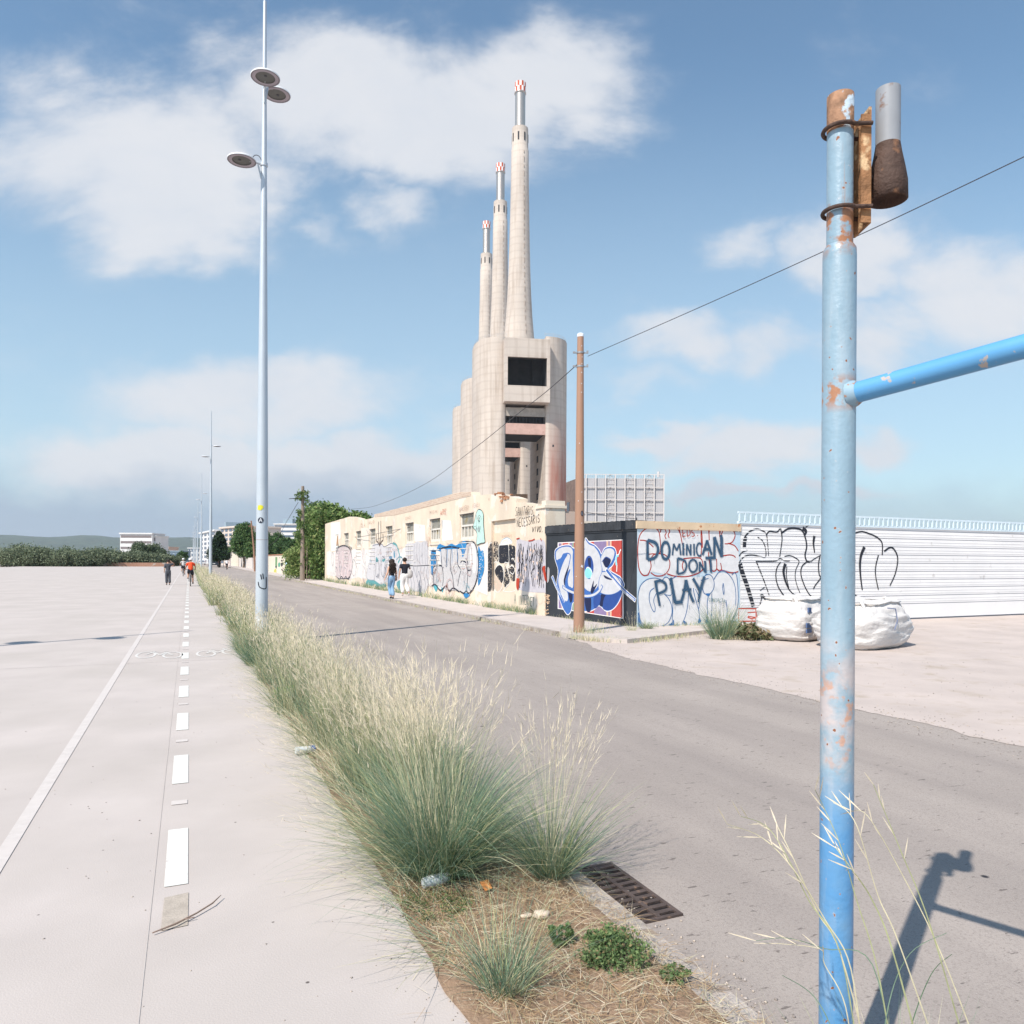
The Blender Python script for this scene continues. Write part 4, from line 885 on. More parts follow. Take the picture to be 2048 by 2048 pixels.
w.text('EDS.', 1396, 800, 1552, 790, 66, 8, (196,70,56), .1); w.text('CONTAGTA', 1640, 1395, 1790, 1405, 34, 4, (110,150,150), .2); w.text('2', 1690,1460,1712,1460,40,3,(110,130,130)); w.text('3',1760,1450,1780,1450,40,3,(110,130,130)); w.text('6',1724,1508,1745,1508,44,3,(110,130,130))
w.build('small_writing', cw)
# ------------------------------------------------------------------ white slatted fence
B0, B1_ = Vector((13.38, 15.80)), Vector((46.0, 16.2))
fe = empty('slatted_fence', (0, 0, 0), 0, 'white metal fence of horizontal ribs with black bubble graffiti, behind the rubble bags', 'fence')
m_whp = M('white_fence_paint', (.80, .78, .77), .6, .04, 1, col2=(.55, .52, .5), thr=.66, soft=.1, scale2=3)
mb = MB(); slab(mb, B0, B1_, .06, 0, 2.66); mb.build('panel', m_whp, fe)
mb = MB(); nrm = Vector((0, -1))
m_gap = M('panel_joint_gap', (.20, .20, .23), .9, .05)
for k in range(10):
    z = .42+k*.241
    slab(mb, B0+Vector((0, -.004)), B1_+Vector((0, -.004)), .01, z, z+.014)
mb.build('panel_joint', m_gap, fe)
mb = MB()
for k in range(9):
    for dz in (.07, .15): z = .42+k*.241+dz; slab(mb, B0+Vector((0, -.0075)), B1_+Vector((0, -.0075)), .0095, z, z+.016)
mb.build('rib', m_whp, fe)
mb = MB(); slab(mb, B0+Vector((-.1, -.03)), B1_+Vector((0, -.03)), .07, 2.66, 2.72); slab(mb, B0+Vector((-.1, -.03)), B1_+Vector((0, -.03)), .05, 2.93, 2.98)
m_lb = M('pale_blue_rail_paint', (.60, .70, .76), .6, .05)
for i in range(171):
    x = B0.x-.08+i*.19; mb.box(x, x+.028, 15.76+.0023*i, 15.80+.0023*i, 2.72, 2.93)
mb.build('top_rail', m_lb, fe)
w = Wall(B0, B1_, .006); w.crop(1400, 980, 5.22)
for P, a, b in (([(455,600),(460,510),(510,440),(585,408),(650,425),(690,460),(705,560),(715,690)],16,7), ([(462,600),(466,545),(480,490)],34,26), ([(600,492),(650,530),(680,600),(684,695),(630,695),(560,680),(480,685),(430,725),(405,765)],9,9), ([(495,630),(440,650),(405,690)],9,9),
    ([(415,770),(440,860),(490,1000),(555,1215)],44,36), ([(580,745),(700,745),(790,740),(835,715),(880,738),(935,740)],8,8), ([(590,755),(640,880),(690,1010),(722,1105)],12,8), ([(615,1230),(655,1105),(690,1150),(710,1165)],9,9), ([(630,1110),(655,1105),(700,1180),(700,1205)],26,10), ([(625,1050),(680,1010)],7,7),
    ([(690,470),(725,432),(800,440),(832,405)],12,12), ([(840,400),(855,500),(845,600),(830,700)],12,8), ([(850,450),(920,405),(1000,400),(1065,425),(1098,500),(1112,590),(1095,680),(1112,740),(1145,752)],16,14), ([(1070,400),(1105,430),(1092,470)],34,16), ([(1100,390),(1150,362),(1210,355),(1262,372)],7,6),
    ([(1192,480),(1183,560),(1195,655)],26,10), ([(880,695),(935,685),(1000,712),(1032,750),(1000,830),(992,910),(1012,1000),(1042,1075)],9,7), ([(840,752),(803,810),(790,900),(815,1010),(885,1120)],9,12), ([(890,770),(870,850),(890,950),(925,1035)],30,12), ([(925,1035),(960,1075),(1003,1105)],10,8), ([(905,800),(900,900),(925,1020)],8,8),
    ([(1110,752),(1062,800),(1052,880),(1085,990),(1140,1090),(1200,1142)],12,9), ([(1150,750),(1190,720),(1258,680)],9,7), ([(1250,690),(1235,780),(1242,880),(1256,920),(1205,990),(1180,1035)],12,10), ([(1275,640),(1300,560),(1330,480),(1380,420),(1440,440)],14,10), ([(1440,440),(1500,520),(1600,560),(1612,450)],14,14),
    ([(1612,450),(1690,435),(1780,462),(1855,500),(1900,560),(1900,680)],12,12), ([(1715,595),(1680,680),(1668,780),(1674,900),(1692,1045)],30,12), ([(1860,680),(1832,800),(1832,900),(1860,1040)],12,10), ([(1610,1090),(1655,1125),(1712,1135)],12,10), ([(1320,700),(1380,780),(1400,900),(1380,1040)],14,10), ([(1570,720),(1615,735),(1560,800)],20,10), ([(1920,640),(2000,600),(2060,700),(2040,860),(1980,1000)],16,10)):
    w.stroke(P, a*1.35, (50,54,64), b*1.35)
w.build('black_bubble_graffiti', fe)
w.off = .006; w.fill([(395,1235),(730,1235),(730,1372),(395,1372)], (236,232,230), False)
for P in ([(590,1240),(400,1238),(402,1300),(400,1370),(580,1368)], [(495,1280),(575,1275),(582,1245)], [(582,1275),(580,1330),(500,1320),(495,1330),(540,1345),(545,1368)], [(595,1245),(660,1240),(735,1242)], [(590,1245),(592,1368)], [(645,1310),(670,1300),(720,1305)], [(530,1345),(570,1335),(590,1368)]):
    w.stroke(P, 12, (222,88,62), sm=False)
w.build('red_base_letters', fe)
# ------------------------------------------------------------------ street lamps
m_pole = M('pale_galvanised_paint', (.50, .54, .58), .42, .04, 2, metal=.25, spec=.5, col2=(.58, .6, .62), thr=.6, soft=.2, scale2=1.2)
m_pole2 = M('white_pole_base', (.72, .73, .75), .5, .05, 2, spec=.5); m_disc = M('lamp_underside', (.22, .20, .22), .7, .05); m_disc2 = M('lamp_glass', (.12, .12, .115), .5, .05); m_discr = M('lamp_rim', (.36, .32, .36), .5, .05)
LH = 13.05
def street_lamp(heads, near=False):
    t = empty('street_lamp')
    mb = MB(); mb.tube([(0, 0, .0), (0, 0, .02), (0, 0, .6), (0, 0, 3), (0, 0, 6), (0, 0, 9.8), (0, 0, 11.4), (0, 0, LH)], [.13, .127, .125, .115, .088, .055, .043, .034], 20 if near else 8)
    o = mb.build('pole', m_pole, t)
    if near:
        b = MB(); b.tube([(0, 0, 0), (0, 0, .46)], [.1305, .1285], 20); b.tube([(0, 0, .46), (0, 0, .47)], [.131, .131], 20); b.build('pale_base_sleeve', m_pole2, t)
        b = MB(); b.tube([(0, 0, 2.04), (0, 0, 2.052)], .1215, 20); b.build('seam_ring', M('seam_dirt', (.36, .33, .33), .8), t)
        b = MB(); b.tube([(.0, .0, 8.55), (0, 0, 9.0)], [.068, .066], 12); b.build('collar', m_pole, t); b = MB(); b.tube([(0, 0, 9.68), (0, 0, 9.74)], .075, 12); b.build('collar', m_pole, t)
        th = np.linspace(0, math.pi, 9); b = MB(); b.tube([(-.04-.10*(1-math.cos(a)), 0, 9.72+.16*math.sin(a)) for a in th], .008, 5); b.build('cable_loop', m_iron, t)
    for (dx, dy, z, rr) in heads:
        d = Vector((dx, dy, 0)); L = d.length; dn = d.normalized()
        h = MB(); h.lathe((dx, dy, z), [(.02, .035), (rr*.6, .03), (rr*.94, .012), (rr, -.008), (rr*.98, -.025)], 32 if near else 12, 0, True, False); h.lathe((dx, dy, z), [(rr*.98, -.025), (rr*.90, -.03), (rr*.88, -.022)], 32 if near else 12, 1, False, False); h.lathe((dx, dy, z), [(rr*.88, -.022), (rr*.66, -.020)], 32 if near else 12, 2, False, False); h.lathe((dx, dy, z), [(rr*.66, -.020), (rr*.64, -.004), (.0, -.004)], 32 if near else 12, 3, False, False)
        ho = h.build('lamp_head', [m_pole2, m_disc, m_discr, m_disc2], t)
        if near: k = MB(); k.lathe((dx+dn.x*.04, dy+dn.y*.04, z), [(.0, -.012), (.03, -.012), (.03, -.004)], 10, 0, False, False); k.build('sensor_stud', m_iron, ho)
        a = MB(); a.tube([dn*.05+Vector((0, 0, z)), dn*max(.1, L-rr*.4)+Vector((0, 0, z+.02))], [.03, .022], 6); a.build('arm', m_pole, t)
        if near: a = MB(); a.tube([dn*.05+Vector((0, 0, z-.3)), dn*.12+Vector((0, 0, z-.02))], [.02, .015], 6); a.build('bracket', m_pole, t)
    return t
lp = street_lamp([(-.43, 0, 9.72, .285), (-.02, -.43, 11.25, .285), (.27, .30, 11.4, .285)], True)
lp.location = (1.37, 16.1, 0); tag(lp, 'tall pale street lamp nearest the camera, with a smiley drawn on its pole', 'street lamp', 'street lamps along the grass verge')
def wrap(mb, z0, poly, r, ang0, off=.003, mi=0):     # small flat drawing wrapped on a pole; poly in (arc metres, height), convex
    xs_ = [p[0] for p in poly]; lo, hi = min(xs_), max(xs_); n = 9; cols = []
    for i in range(n+1):
        x = lo+(hi-lo)*min(max(i/n, .002), .998); ys_ = []
        for (x0, y0), (x1, y1) in zip(poly, poly[1:]+poly[:1]):
            if (x0-x)*(x1-x) <= 0 and x0 != x1: ys_.append(y0+(y1-y0)*(x-x0)/(x1-x0))
        cols.append((x, min(ys_), max(ys_)))
    vs = []
    for x, a, b in cols: vs += [((r+off)*math.cos(ang0+x/r), (r+off)*math.sin(ang0+x/r), z0+y) for y in (a, b)]
    mb.add(vs, [(2*i, 2*i+1, 2*i+3, 2*i+2) for i in range(n)], mi)
def wstroke(mb, z0, pts, w, r, a0, off=.003, mi=0):
    pp = smooth(pts, False, 5) if len(pts) > 2 else [Vector(p) for p in pts]; vs = []; n = len(pp)
    for i in range(n):
        t = (pp[min(i+1, n-1)]-pp[max(i-1, 0)]).normalized(); nn = Vector((-t.y, t.x))*w/2
        for s in (1, -1): q = pp[i]+nn*s; vs.append(((r+off)*math.cos(a0+q.x/r), (r+off)*math.sin(a0+q.x/r), z0+q.y))
    mb.add(vs, [(2*i, 2*i+1, 2*i+3, 2*i+2) for i in range(n-1)], mi)
af = math.atan2(-16.1, -1.37)                         # side of the pole facing the camera
mk = paint((40, 42, 52)); mb = MB()
wstroke(mb, 0, [(-.025, 1.34), (-.005, 1.24)], .02, .124, af); wstroke(mb, 0, [(.015, 1.36), (.03, 1.25)], .02, .124, af)
wstroke(mb, 0, [(-.075, 1.19), (-.055, 1.10), (.0, 1.06), (.07, 1.05), (.095, 1.10), (.09, 1.29)], .019, .124, af)
mb.build('drawn_smiley', mk, lp)
mb = MB(); wrap(mb, 2.66, [(-.10, .0), (-.06, -.015), (-.02, -.015), (.02, .03), (.02, .07), (-.03, .09), (-.09, .08)], .119, af); mb.build('yellow_sticker', paint((248, 238, 70)), lp)
mb = MB(); wrap(mb, 2.44, [(-.03+.06*math.cos(a), .06*math.sin(a)) for a in np.linspace(0, 2*math.pi, 18)[:-1]], .119, af); st = mb.build('round_sticker', paint((56, 62, 78)), lp)
mb = MB()
for P in ([(-.06, 2.405), (-.03, 2.48)], [(-.03, 2.48), (-.002, 2.405)], [(-.05, 2.43), (-.01, 2.43)]): wstroke(mb, 0, P, .011, .119, af, .006)
mb.build('letter_a', paint((225, 228, 232)), st)
lp2 = street_lamp([(-.42, 0, 9.55, .29), (.42, 0, 11.2-.8, .29)])
for i in range(7):
    o = lp2 if i == 0 else copy_tree(lp2)
    D = 58+42*i; X = 1.53 if i == 0 else 1.5; Y = (D-FW.x*X)/FW.y; o.location = (X, Y, 0); s_ = 1.0
    tag(o, ['street lamp, second along the verge, thin mast with two small heads', 'street lamp, third along the verge', 'street lamp, fourth along the verge', 'street lamp, fifth along the verge', 'street lamp, sixth along the verge', 'street lamp, seventh along the verge', 'street lamp, farthest along the verge'][i], 'street lamp', 'street lamps along the grass verge')
# lamp just outside the left edge whose shadow falls on the path
lp3 = copy_tree(lp2); lp3.location = (-9.65, 12.9, 0); tag(lp3, 'street lamp standing on the open paving left of the cycle path', 'street lamp', 'street lamps along the grass verge'); lp3.scale = (1, 1, 1.0)

# ------------------------------------------------------------------ brown pole, wooden poles, cables
m_brown = M('brown_pole_paint', (.35, .20, .135), .6, .05, 1.5, spec=.3); m_wood = M('grey_weathered_wood', (.25, .20, .16), .9, .25, 3, stretch=(8, 8, .6)); m_wood2 = M('reddish_wood', (.28, .16, .11), .9, .2, 3)
bp = empty('brown_pole', (8.12, 15.0, .0), 0, 'plain brown tapering utility pole with a white cap, standing in front of the black wall', 'utility pole')
mb = MB(); mb.tube([(0, 0, 0), (0, 0, 2.2), (0, 0, 4.5), (0, 0, 6.72)], [.128, .11, .09, .073], 20); mb.build('pole', m_brown, bp)
mb = MB(); mb.tube([(0, 0, 6.72), (0, 0, 6.78), (0, 0, 6.80)], [.076, .076, .06], 16); mb.build('cap', m_pole2, bp)
ab = math.atan2(-15, -8.1)
mb = MB(); wrap(mb, 2.72, [(.06+.035*math.cos(a), .062*math.sin(a)) for a in np.linspace(0, 2*math.pi, 16)[:-1]], .108, ab); so = mb.build('oval_sticker', paint((66, 68, 82)), bp)
mb = MB(); wstroke(mb, 2.72, [(.075, .03), (.045, .02), (.045, -.02), (.075, -.02), (.073, .0), (.06, .0)], .006, .108, ab, .006); mb.build('letter_g', paint((170, 172, 180)), so)
mb = MB(); wrap(mb, 1.52, [(.03, .0), (.06, -.02), (.09, -.03), (.1, .05), (.085, .03), (.07, .02), (.055, .05)], .116, ab); mb.build('torn_paper', paint((232, 228, 226)), bp)
for i, (x, z) in enumerate(((.03, 6.5), (.035, 6.1), (.03, 5.9), (.03, 5.65), (.03, 5.45), (.05, 3.2), (-.03, 3.0), (-.01, 4.3), (.05, 2.5), (-.07, 1.3), (.04, 6.25))):
    mb = MB(); wrap(mb, z, [(x+.009*math.cos(a), .012*math.sin(a)) for a in np.linspace(0, 2*math.pi, 7)[:-1]], np.interp(z, [0, 2.2, 4.5, 6.72], [.128, .11, .09, .073])+.0005, ab); mb.build('paint_chip', m_pole2, bp)
for z in (6.36, 6.05):
    mb = MB(); mb.tube([(0, 0, z-.02), (0, 0, z+.02)], .088, 14); mb.obox((.0, 0, z), RT*.17, FW*.012, (0, 0, .012)); mb.obox(RT*.16+Vector((0, 0, z+.02)), RT*.02, FW*.02, (0, 0, .03)); mb.obox(RT*-.14+Vector((0, 0, z+.01)), RT*.03, FW*.02, (0, 0, .02)); mb.build('cable_clamp', M('clamp_metal', (.30, .30, .31), .5, .1, metal=.5), bp)
ip = empty('ivy_pole', (7.95, 58.9, .04), 0, 'grey wooden utility pole with a creeper climbing it, beside the ivy hedge', 'utility pole')
mb = MB(); mb.tube([(0, 0, 0), (0, 0, 3), (0, 0, 7.2)], [.19, .15, .11], 10); mb.tube([(.32, -.05, 0), (.32, -.05, 2.6)], .03, 5); mb.build('pole', m_wood, ip)
mb = MB(); mb.tube([(-1.0, 0, 6.2), (.05, 0, 6.3)], .03, 5); mb.build('arm', m_iron, ip)
wp = empty('wooden_pole', (7.9, 103, .04), 0, 'thin reddish wooden pole before the bright green tree, just left of the near lamp', 'utility pole')
mb = MB(); mb.tube([(0, 0, 0), (-.15, 0, 3), (-.5, 0, 6.6)], [.14, .12, .09], 8); mb.obox((-.5, 0, 5.9), (.35, 0, 0), (0, .05, 0), (0, 0, .05)); mb.build('pole', m_wood2, wp)
def cable(pts, r, name, label):
    P = [Vector(p) for p in pts]; n = len(P); out = []
    for i in range(n-1):
        p0, p1, p2, p3 = P[max(i-1, 0)], P[i], P[i+1], P[min(i+2, n-1)]
        for j in range(10):
            t = j/10; out.append(0.5*((2*p1)+(p2-p0)*t+(2*p0-5*p1+4*p2-p3)*t*t+(3*p1-p0-3*p2+p3)*t**3))
    out.append(P[-1]); mb = MB(); mb.tube(out, r, 5); o = mb.build(name, m_iron); tag(o, label, 'cable'); return o
S = 1.06004
def CP(x, y, D): q = PD(x*S, D); q.z = ZD(y*S, D, x*S); return q
cable([CP(1091, 684, 17), CP(1030, 738, 19.5), CP(970, 785, 22), CP(912, 832, 26), CP(860, 872, 31), CP(810, 908, 37), CP(760, 934, 44), CP(720, 950, 51), CP(690, 958, 57), CP(640, 962, 62)], .010, 'overhead_cable', 'long sagging overhead cable running from the brown pole down towards the ivy')
cable([CP(1107, 672, 17), CP(1240, 614, 15), CP(1400, 543, 13), CP(1560, 470, 11.5), CP(1700, 405, 10.5), CP(1940, 290, 9)], .007, 'overhead_cable', 'taut overhead cable rising right from the brown pole behind the blue post')
cable([CP(573, 938, 57.5), CP(590, 950, 58), CP(612, 962, 60)], .018, 'overhead_cable', 'short cable dropping from the ivy pole top to the ivy hedge')
cable([CP(562, 948, 57.5), CP(540, 985, 75), CP(520, 1020, 95), CP(490, 1040, 103)], .02, 'overhead_cable', 'thin cable falling left from the ivy pole towards the trees')
cable([CP(1104, 966, 17), CP(1150, 974, 17.5), CP(1200, 979, 17.9)], .006, 'overhead_cable', 'thin short wire from the brown pole to the top corner of the black wall')
cable([CP(640, 1011, 57), CP(675, 1013, 46), CP(720, 1005, 40), CP(800, 990, 34), CP(870, 985, 29)], .012, 'wall_wire', 'thin wire strung along the cream building facade above its windows')

# ------------------------------------------------------------------ blue rusty sign post
def ex_bluerust(N, L, tc, noise, ramp, mix, c):
    sp = N.new('ShaderNodeSeparateXYZ'); L.new(tc.outputs['Object'], sp.inputs[0]); z = sp.outputs['Z']
    def band(z0, z1, w):
        a = N.new('ShaderNodeMapRange'); L.new(z, a.inputs[0]); a.inputs[1].default_value = z0-w; a.inputs[2].default_value = z0
        b = N.new('ShaderNodeMapRange'); L.new(z, b.inputs[0]); b.inputs[1].default_value = z1+w; b.inputs[2].default_value = z1
        m = N.new('ShaderNodeMath'); m.operation = 'MULTIPLY'; L.new(a.outputs[0], m.inputs[0]); L.new(b.outputs[0], m.inputs[1]); return m.outputs[0]
    def mul(a, b):
        m = N.new('ShaderNodeMath'); m.operation = 'MULTIPLY'; L.new(a, m.inputs[0]); L.new(b, m.inputs[1]) if not isinstance(b, float) else setattr(m.inputs[1], 'default_value', b); return m.outputs[0]
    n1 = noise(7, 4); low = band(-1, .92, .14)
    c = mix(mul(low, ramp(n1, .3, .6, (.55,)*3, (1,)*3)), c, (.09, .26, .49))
    mp = N.new('ShaderNodeMapping'); mp.inputs['Scale'].default_value = (8, 8, 1.2); L.new(tc.outputs['Object'], mp.inputs[0])
    c = mix(ramp(noise(1.3, 4, mp.outputs[0]), .5, .62, (0,)*3, (.5,)*3), c, (.37, .44, .49))
    # pale worn zones, then rust
    c = mix(mul(band(1.10, 1.32, .14), ramp(noise(9, 5), .42, .56, (0,)*3, (.85,)*3)), c, (.52, .44, .42))
    c = mix(mul(band(1.12, 1.28, .10), ramp(noise(17, 5), .54, .60, (0,)*3, (.8,)*3)), c, (.52, .27, .17))
    spots = ramp(noise(46, 1), .715, .735, (0,)*3, (1,)*3); halo = ramp(noise(46, 1), .70, .73, (0,)*3, (.5,)*3)
    c = mix(halo, c, (.62, .60, .58)); c = mix(spots, c, (.24, .09, .04))
    c = mix(mul(band(2.12, 2.16, .04), ramp(noise(30, 4), .46, .54, (0,)*3, (1,)*3)), c, (.36, .17, .09))
    c = mix(mul(band(2.58, 2.66, .05), ramp(noise(22, 4), .44, .52, (0,)*3, (1,)*3)), c, (.34, .15, .07))
    c = mix(mul(band(2.98, 3.1, .07), ramp(noise(16, 5), .40, .52, (0,)*3, (1,)*3)), c, (.32, .14, .06))
    mp = N.new('ShaderNodeMapping'); mp.inputs['Scale'].default_value = (14, 14, 1.0); L.new(tc.outputs['Object'], mp.inputs[0])
    c = mix(mul(band(2.68, 2.95, .05), ramp(noise(1.3, 4, mp.outputs[0]), .55, .62, (0,)*3, (.8,)*3)), c, (.40, .2, .1))
    return c
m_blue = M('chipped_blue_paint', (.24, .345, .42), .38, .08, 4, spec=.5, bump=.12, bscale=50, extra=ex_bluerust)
m_blue2 = M('bright_blue_paint', (.10, .31, .56), .4, .06, 5, spec=.5, col2=(.42, .36, .33), thr=.62, soft=.03, scale2=22)
m_rust = M('rusty_steel', (.30, .15, .07), .8, .35, 14, bump=.4, bscale=60, col2=(.62, .42, .24), thr=.56, soft=.08, scale2=16)
m_rustd = M('dark_rust', (.075, .045, .035), .75, .3, 12, bump=.4, bscale=60, col2=(.22, .11, .06), thr=.6, soft=.1, scale2=20)
Dp = 2.2; bpos = PD(1676, Dp); 
def zb_(v): return ZD(v, Dp, 1676)
bl = empty('blue_post', (bpos.x, bpos.y, 0), 0, 'chipped sky blue steel post with rust spots and a side arm, right foreground', 'sign post')
mb = MB(); z1 = zb_(500)
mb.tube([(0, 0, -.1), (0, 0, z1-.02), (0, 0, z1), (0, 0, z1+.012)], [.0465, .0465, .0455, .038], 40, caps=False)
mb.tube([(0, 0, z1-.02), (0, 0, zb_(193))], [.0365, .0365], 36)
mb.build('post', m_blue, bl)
mb = MB(); zt_ = zb_(193); mb.lathe((0, 0, 0), [(.0368, zt_-.11), (.0372, zt_-.10), (.0372, zt_), (.031, zt_+.002), (.031, zt_-.03)], 32, caps=False); mb.build('rusty_collar', M('rust_patched_paint', (.27, .15, .09), .8, .4, 30, col2=(.42, .50, .57), thr=.60, soft=.04, scale2=18, bump=.3), bl)
def hoop(z):
    mb = MB(); pts = []
    for a in np.linspace(R(55), R(360-55), 26): pts.append((RT*.047*math.cos(a) + FW*.047*math.sin(a))+Vector((0, 0, z)))
    pts = [RT*.075+FW*.042+Vector((0, 0, z))]+pts+[RT*.075-FW*.042+Vector((0, 0, z))]
    mb.tube(pts, .0062, 8); mb.build('clamp_hoop', m_rustd, bl)
hoop(zb_(262)); hoop(zb_(425))
mb = MB()
zc = (zb_(225)+zb_(455))/2; hz_ = (zb_(225)-zb_(455))/2
mb.obox(RT*.074+FW*.02+Vector((0, 0, zc)), RT*.0035, FW*.05, (0, 0, hz_)); mb.obox(RT*.052+FW*.068+Vector((0, 0, zc)), RT*.024, FW*.003, (0, 0, hz_)); mb.obox(RT*.062-FW*.028+Vector((0, 0, zc-.01)), RT*.014, FW*.003, (0, 0, hz_-.012))
mb.build('clamp_plate', m_rust, bl)
mb = MB(); mb.tube([RT*.15+FW*.02+Vector((0, 0, zb_(300))), RT*.15+FW*.02+Vector((0, 0, zb_(170)))], .034, 24); mb.build('grey_pipe', M('grey_pipe_paint', (.27, .28, .30), .5, .12, 6, col2=(.20, .11, .07), thr=.62, soft=.06, scale2=14), bl)
mb = MB(); mb.lathe((RT*.15+FW*.02)[:], [(.034, zb_(282)), (.038, zb_(300)), (.048, zb_(335)), (.054, zb_(360)), (.055, zb_(394)), (.049, zb_(396)), (.046, zb_(380)), (.01, zb_(375))], 24); mb.tube([RT*.076+FW*.02+Vector((0, 0, zb_(350))), RT*.15+FW*.02+Vector((0, 0, zb_(350)))], .012, 10); mb.build('rusty_pipe_foot', m_rustd, bl)
za = zb_(795); mb = MB(); dirA = (RT*.62-FW*.76+Vector((0, 0, .10))).normalized()
mb.tube([Vector((0, 0, za)), dirA*.03+Vector((0, 0, za)), dirA*.6+Vector((0, 0, za))], [.036, .030, .030], 28); mb.build('side_arm', m_blue2, bl)
mb = MB(); mb.tube([dirA*.035+Vector((0, 0, za)), dirA*.05+Vector((0, 0, za)), dirA*.06+Vector((0, 0, za))], [.041, .037, .031], 20); mb.build('weld_collar', M('worn_weld_paint', (.26, .38, .47), .6, .1, 8, col2=(.35, .17, .09), thr=.50, soft=.04, scale2=26), bl)

# ------------------------------------------------------------------ drain grate and small litter
m_cast = M('rusty_cast_iron', (.085, .062, .055), .7, .3, 10, bump=.4, bscale=90, col2=(.24, .15, .10), thr=.62, soft=.08, scale2=22)
dg = empty('drain_grate', (2.06, 3.31, -.05), R(0), 'rusty rectangular cast iron drain grate set in the asphalt beside the kerb', 'drain')
mb = MB(); w2, l2 = .125, .335
mb.box(-w2, w2, -l2, -l2+.022, -.02, .012); mb.box(-w2, w2, l2-.022, l2, -.02, .012); mb.box(-w2, -w2+.02, -l2+.022, l2-.022, -.02, .012); mb.box(w2-.02, w2, -l2+.022, l2-.022, -.02, .012); mb.build('frame', m_cast, dg)
mb = MB(); n = 11
for i in range(n): y0 = -l2+.022+(2*l2-.044)*(i+.3)/n; mb.obox((0, y0+.02, .003), (w2-.02, .004, 0), (-.001, .0145, 0), (0, 0, .008))
mb.box(-.012, .012, -l2+.022, l2-.022, -.01, .013); mb.build('grille', m_cast, dg)
mb = MB(); mb.box(-w2+.002, w2-.002, -l2+.002, l2-.002, .0008, .0012); mb.build('sump', M('grate_pit', (.012, .011, .012), .95), dg)
def blob(name, loc, r, mat, label, cat, sq=(1, 1, .5), seed=0, amp=.35):
    mb = MB(); mb.sphere((0, 0, 0), r, 12, 8, 0, sq); mb.v = [tuple(Vector(p)*(1+amp*mnoise.noise(Vector(p)/r*1.6+Vector((seed, 0, 0))))) for p in mb.v]
    o = mb.build(name, mat); o.location = loc; return tag(o, label, cat)
blob('pale_stone', (1.50, 3.12, .02), .035, M('pale_stone', (.62, .50, .40), .9, .1, 20), 'pale flat stone lying on the dry grass near the drain', 'stone', (1.3, .8, .5), 3)
blob('small_stone', (1.44, 3.15, .012), .02, MATS['pale_stone'], 'small tan pebble just left of the pale stone', 'stone', (1.4, .8, .5), 8)
mb = MB(); mb.add([(-.02, -.05, 0), (.02, -.045, .008), (.026, .03, .02), (-.012, .05, .006), (0, 0, .03)], [(0, 1, 4), (1, 2, 4), (2, 3, 4), (3, 0, 4)]); o = mb.build('orange_leaf', M('orange_dry_leaf', (.50, .20, .06), .8, .2, 20)); o.location = (1.36, 3.47, .03); tag(o, 'curled orange dry leaf on the brown thatch between the two big grass clumps', 'leaf')
mb = MB(); mb.tube([(0, 0, .03), (.05, .01, .032), (.13, .03, .03), (.16, .035, .03)], [.026, .03, .026, .012], 12)
o = mb.build('plastic_bottle', M('clear_plastic', (.62, .66, .68), .2, .1, 20, spec=.6)); o.location = (1.08, 3.60, .01); tag(o, 'crushed clear plastic bottle at the foot of the big grass clump', 'bottle')
bt = empty('discarded_bottle', (.97, 6.5, .01), 0, 'small discarded bottle with a blue cap on the path edge', 'bottle')
mb = MB(); mb.tube([(-.14, 0, .035), (-.02, .02, .03)], [.03, .028], 10); mb.build('bottle_body', MATS['clear_plastic'], bt); mb = MB(); mb.tube([(-.02, .02, .03), (.02, .03, .03)], .03, 10); mb.build('cap', paint((50, 110, 190)), bt)
# dry twig on the worn spot of the path
mb = MB(); mb.tube([(-.12, -.02, .012), (-.03, .02, .016), (.06, .10, .014), (.13, .17, .018), (.17, .24, .02)], [.003, .005, .004, .004, .002], 5); mb.tube([(.0, .05, .015), (.05, .06, .015)], .0025, 5)
o = mb.build('twig', M('twig_bark', (.28, .2, .16), .9, .2, 20)); o.location = (-.02, 3.65, .002); tag(o, 'thin dry twig lying across the worn spot of the dashed line', 'twig')

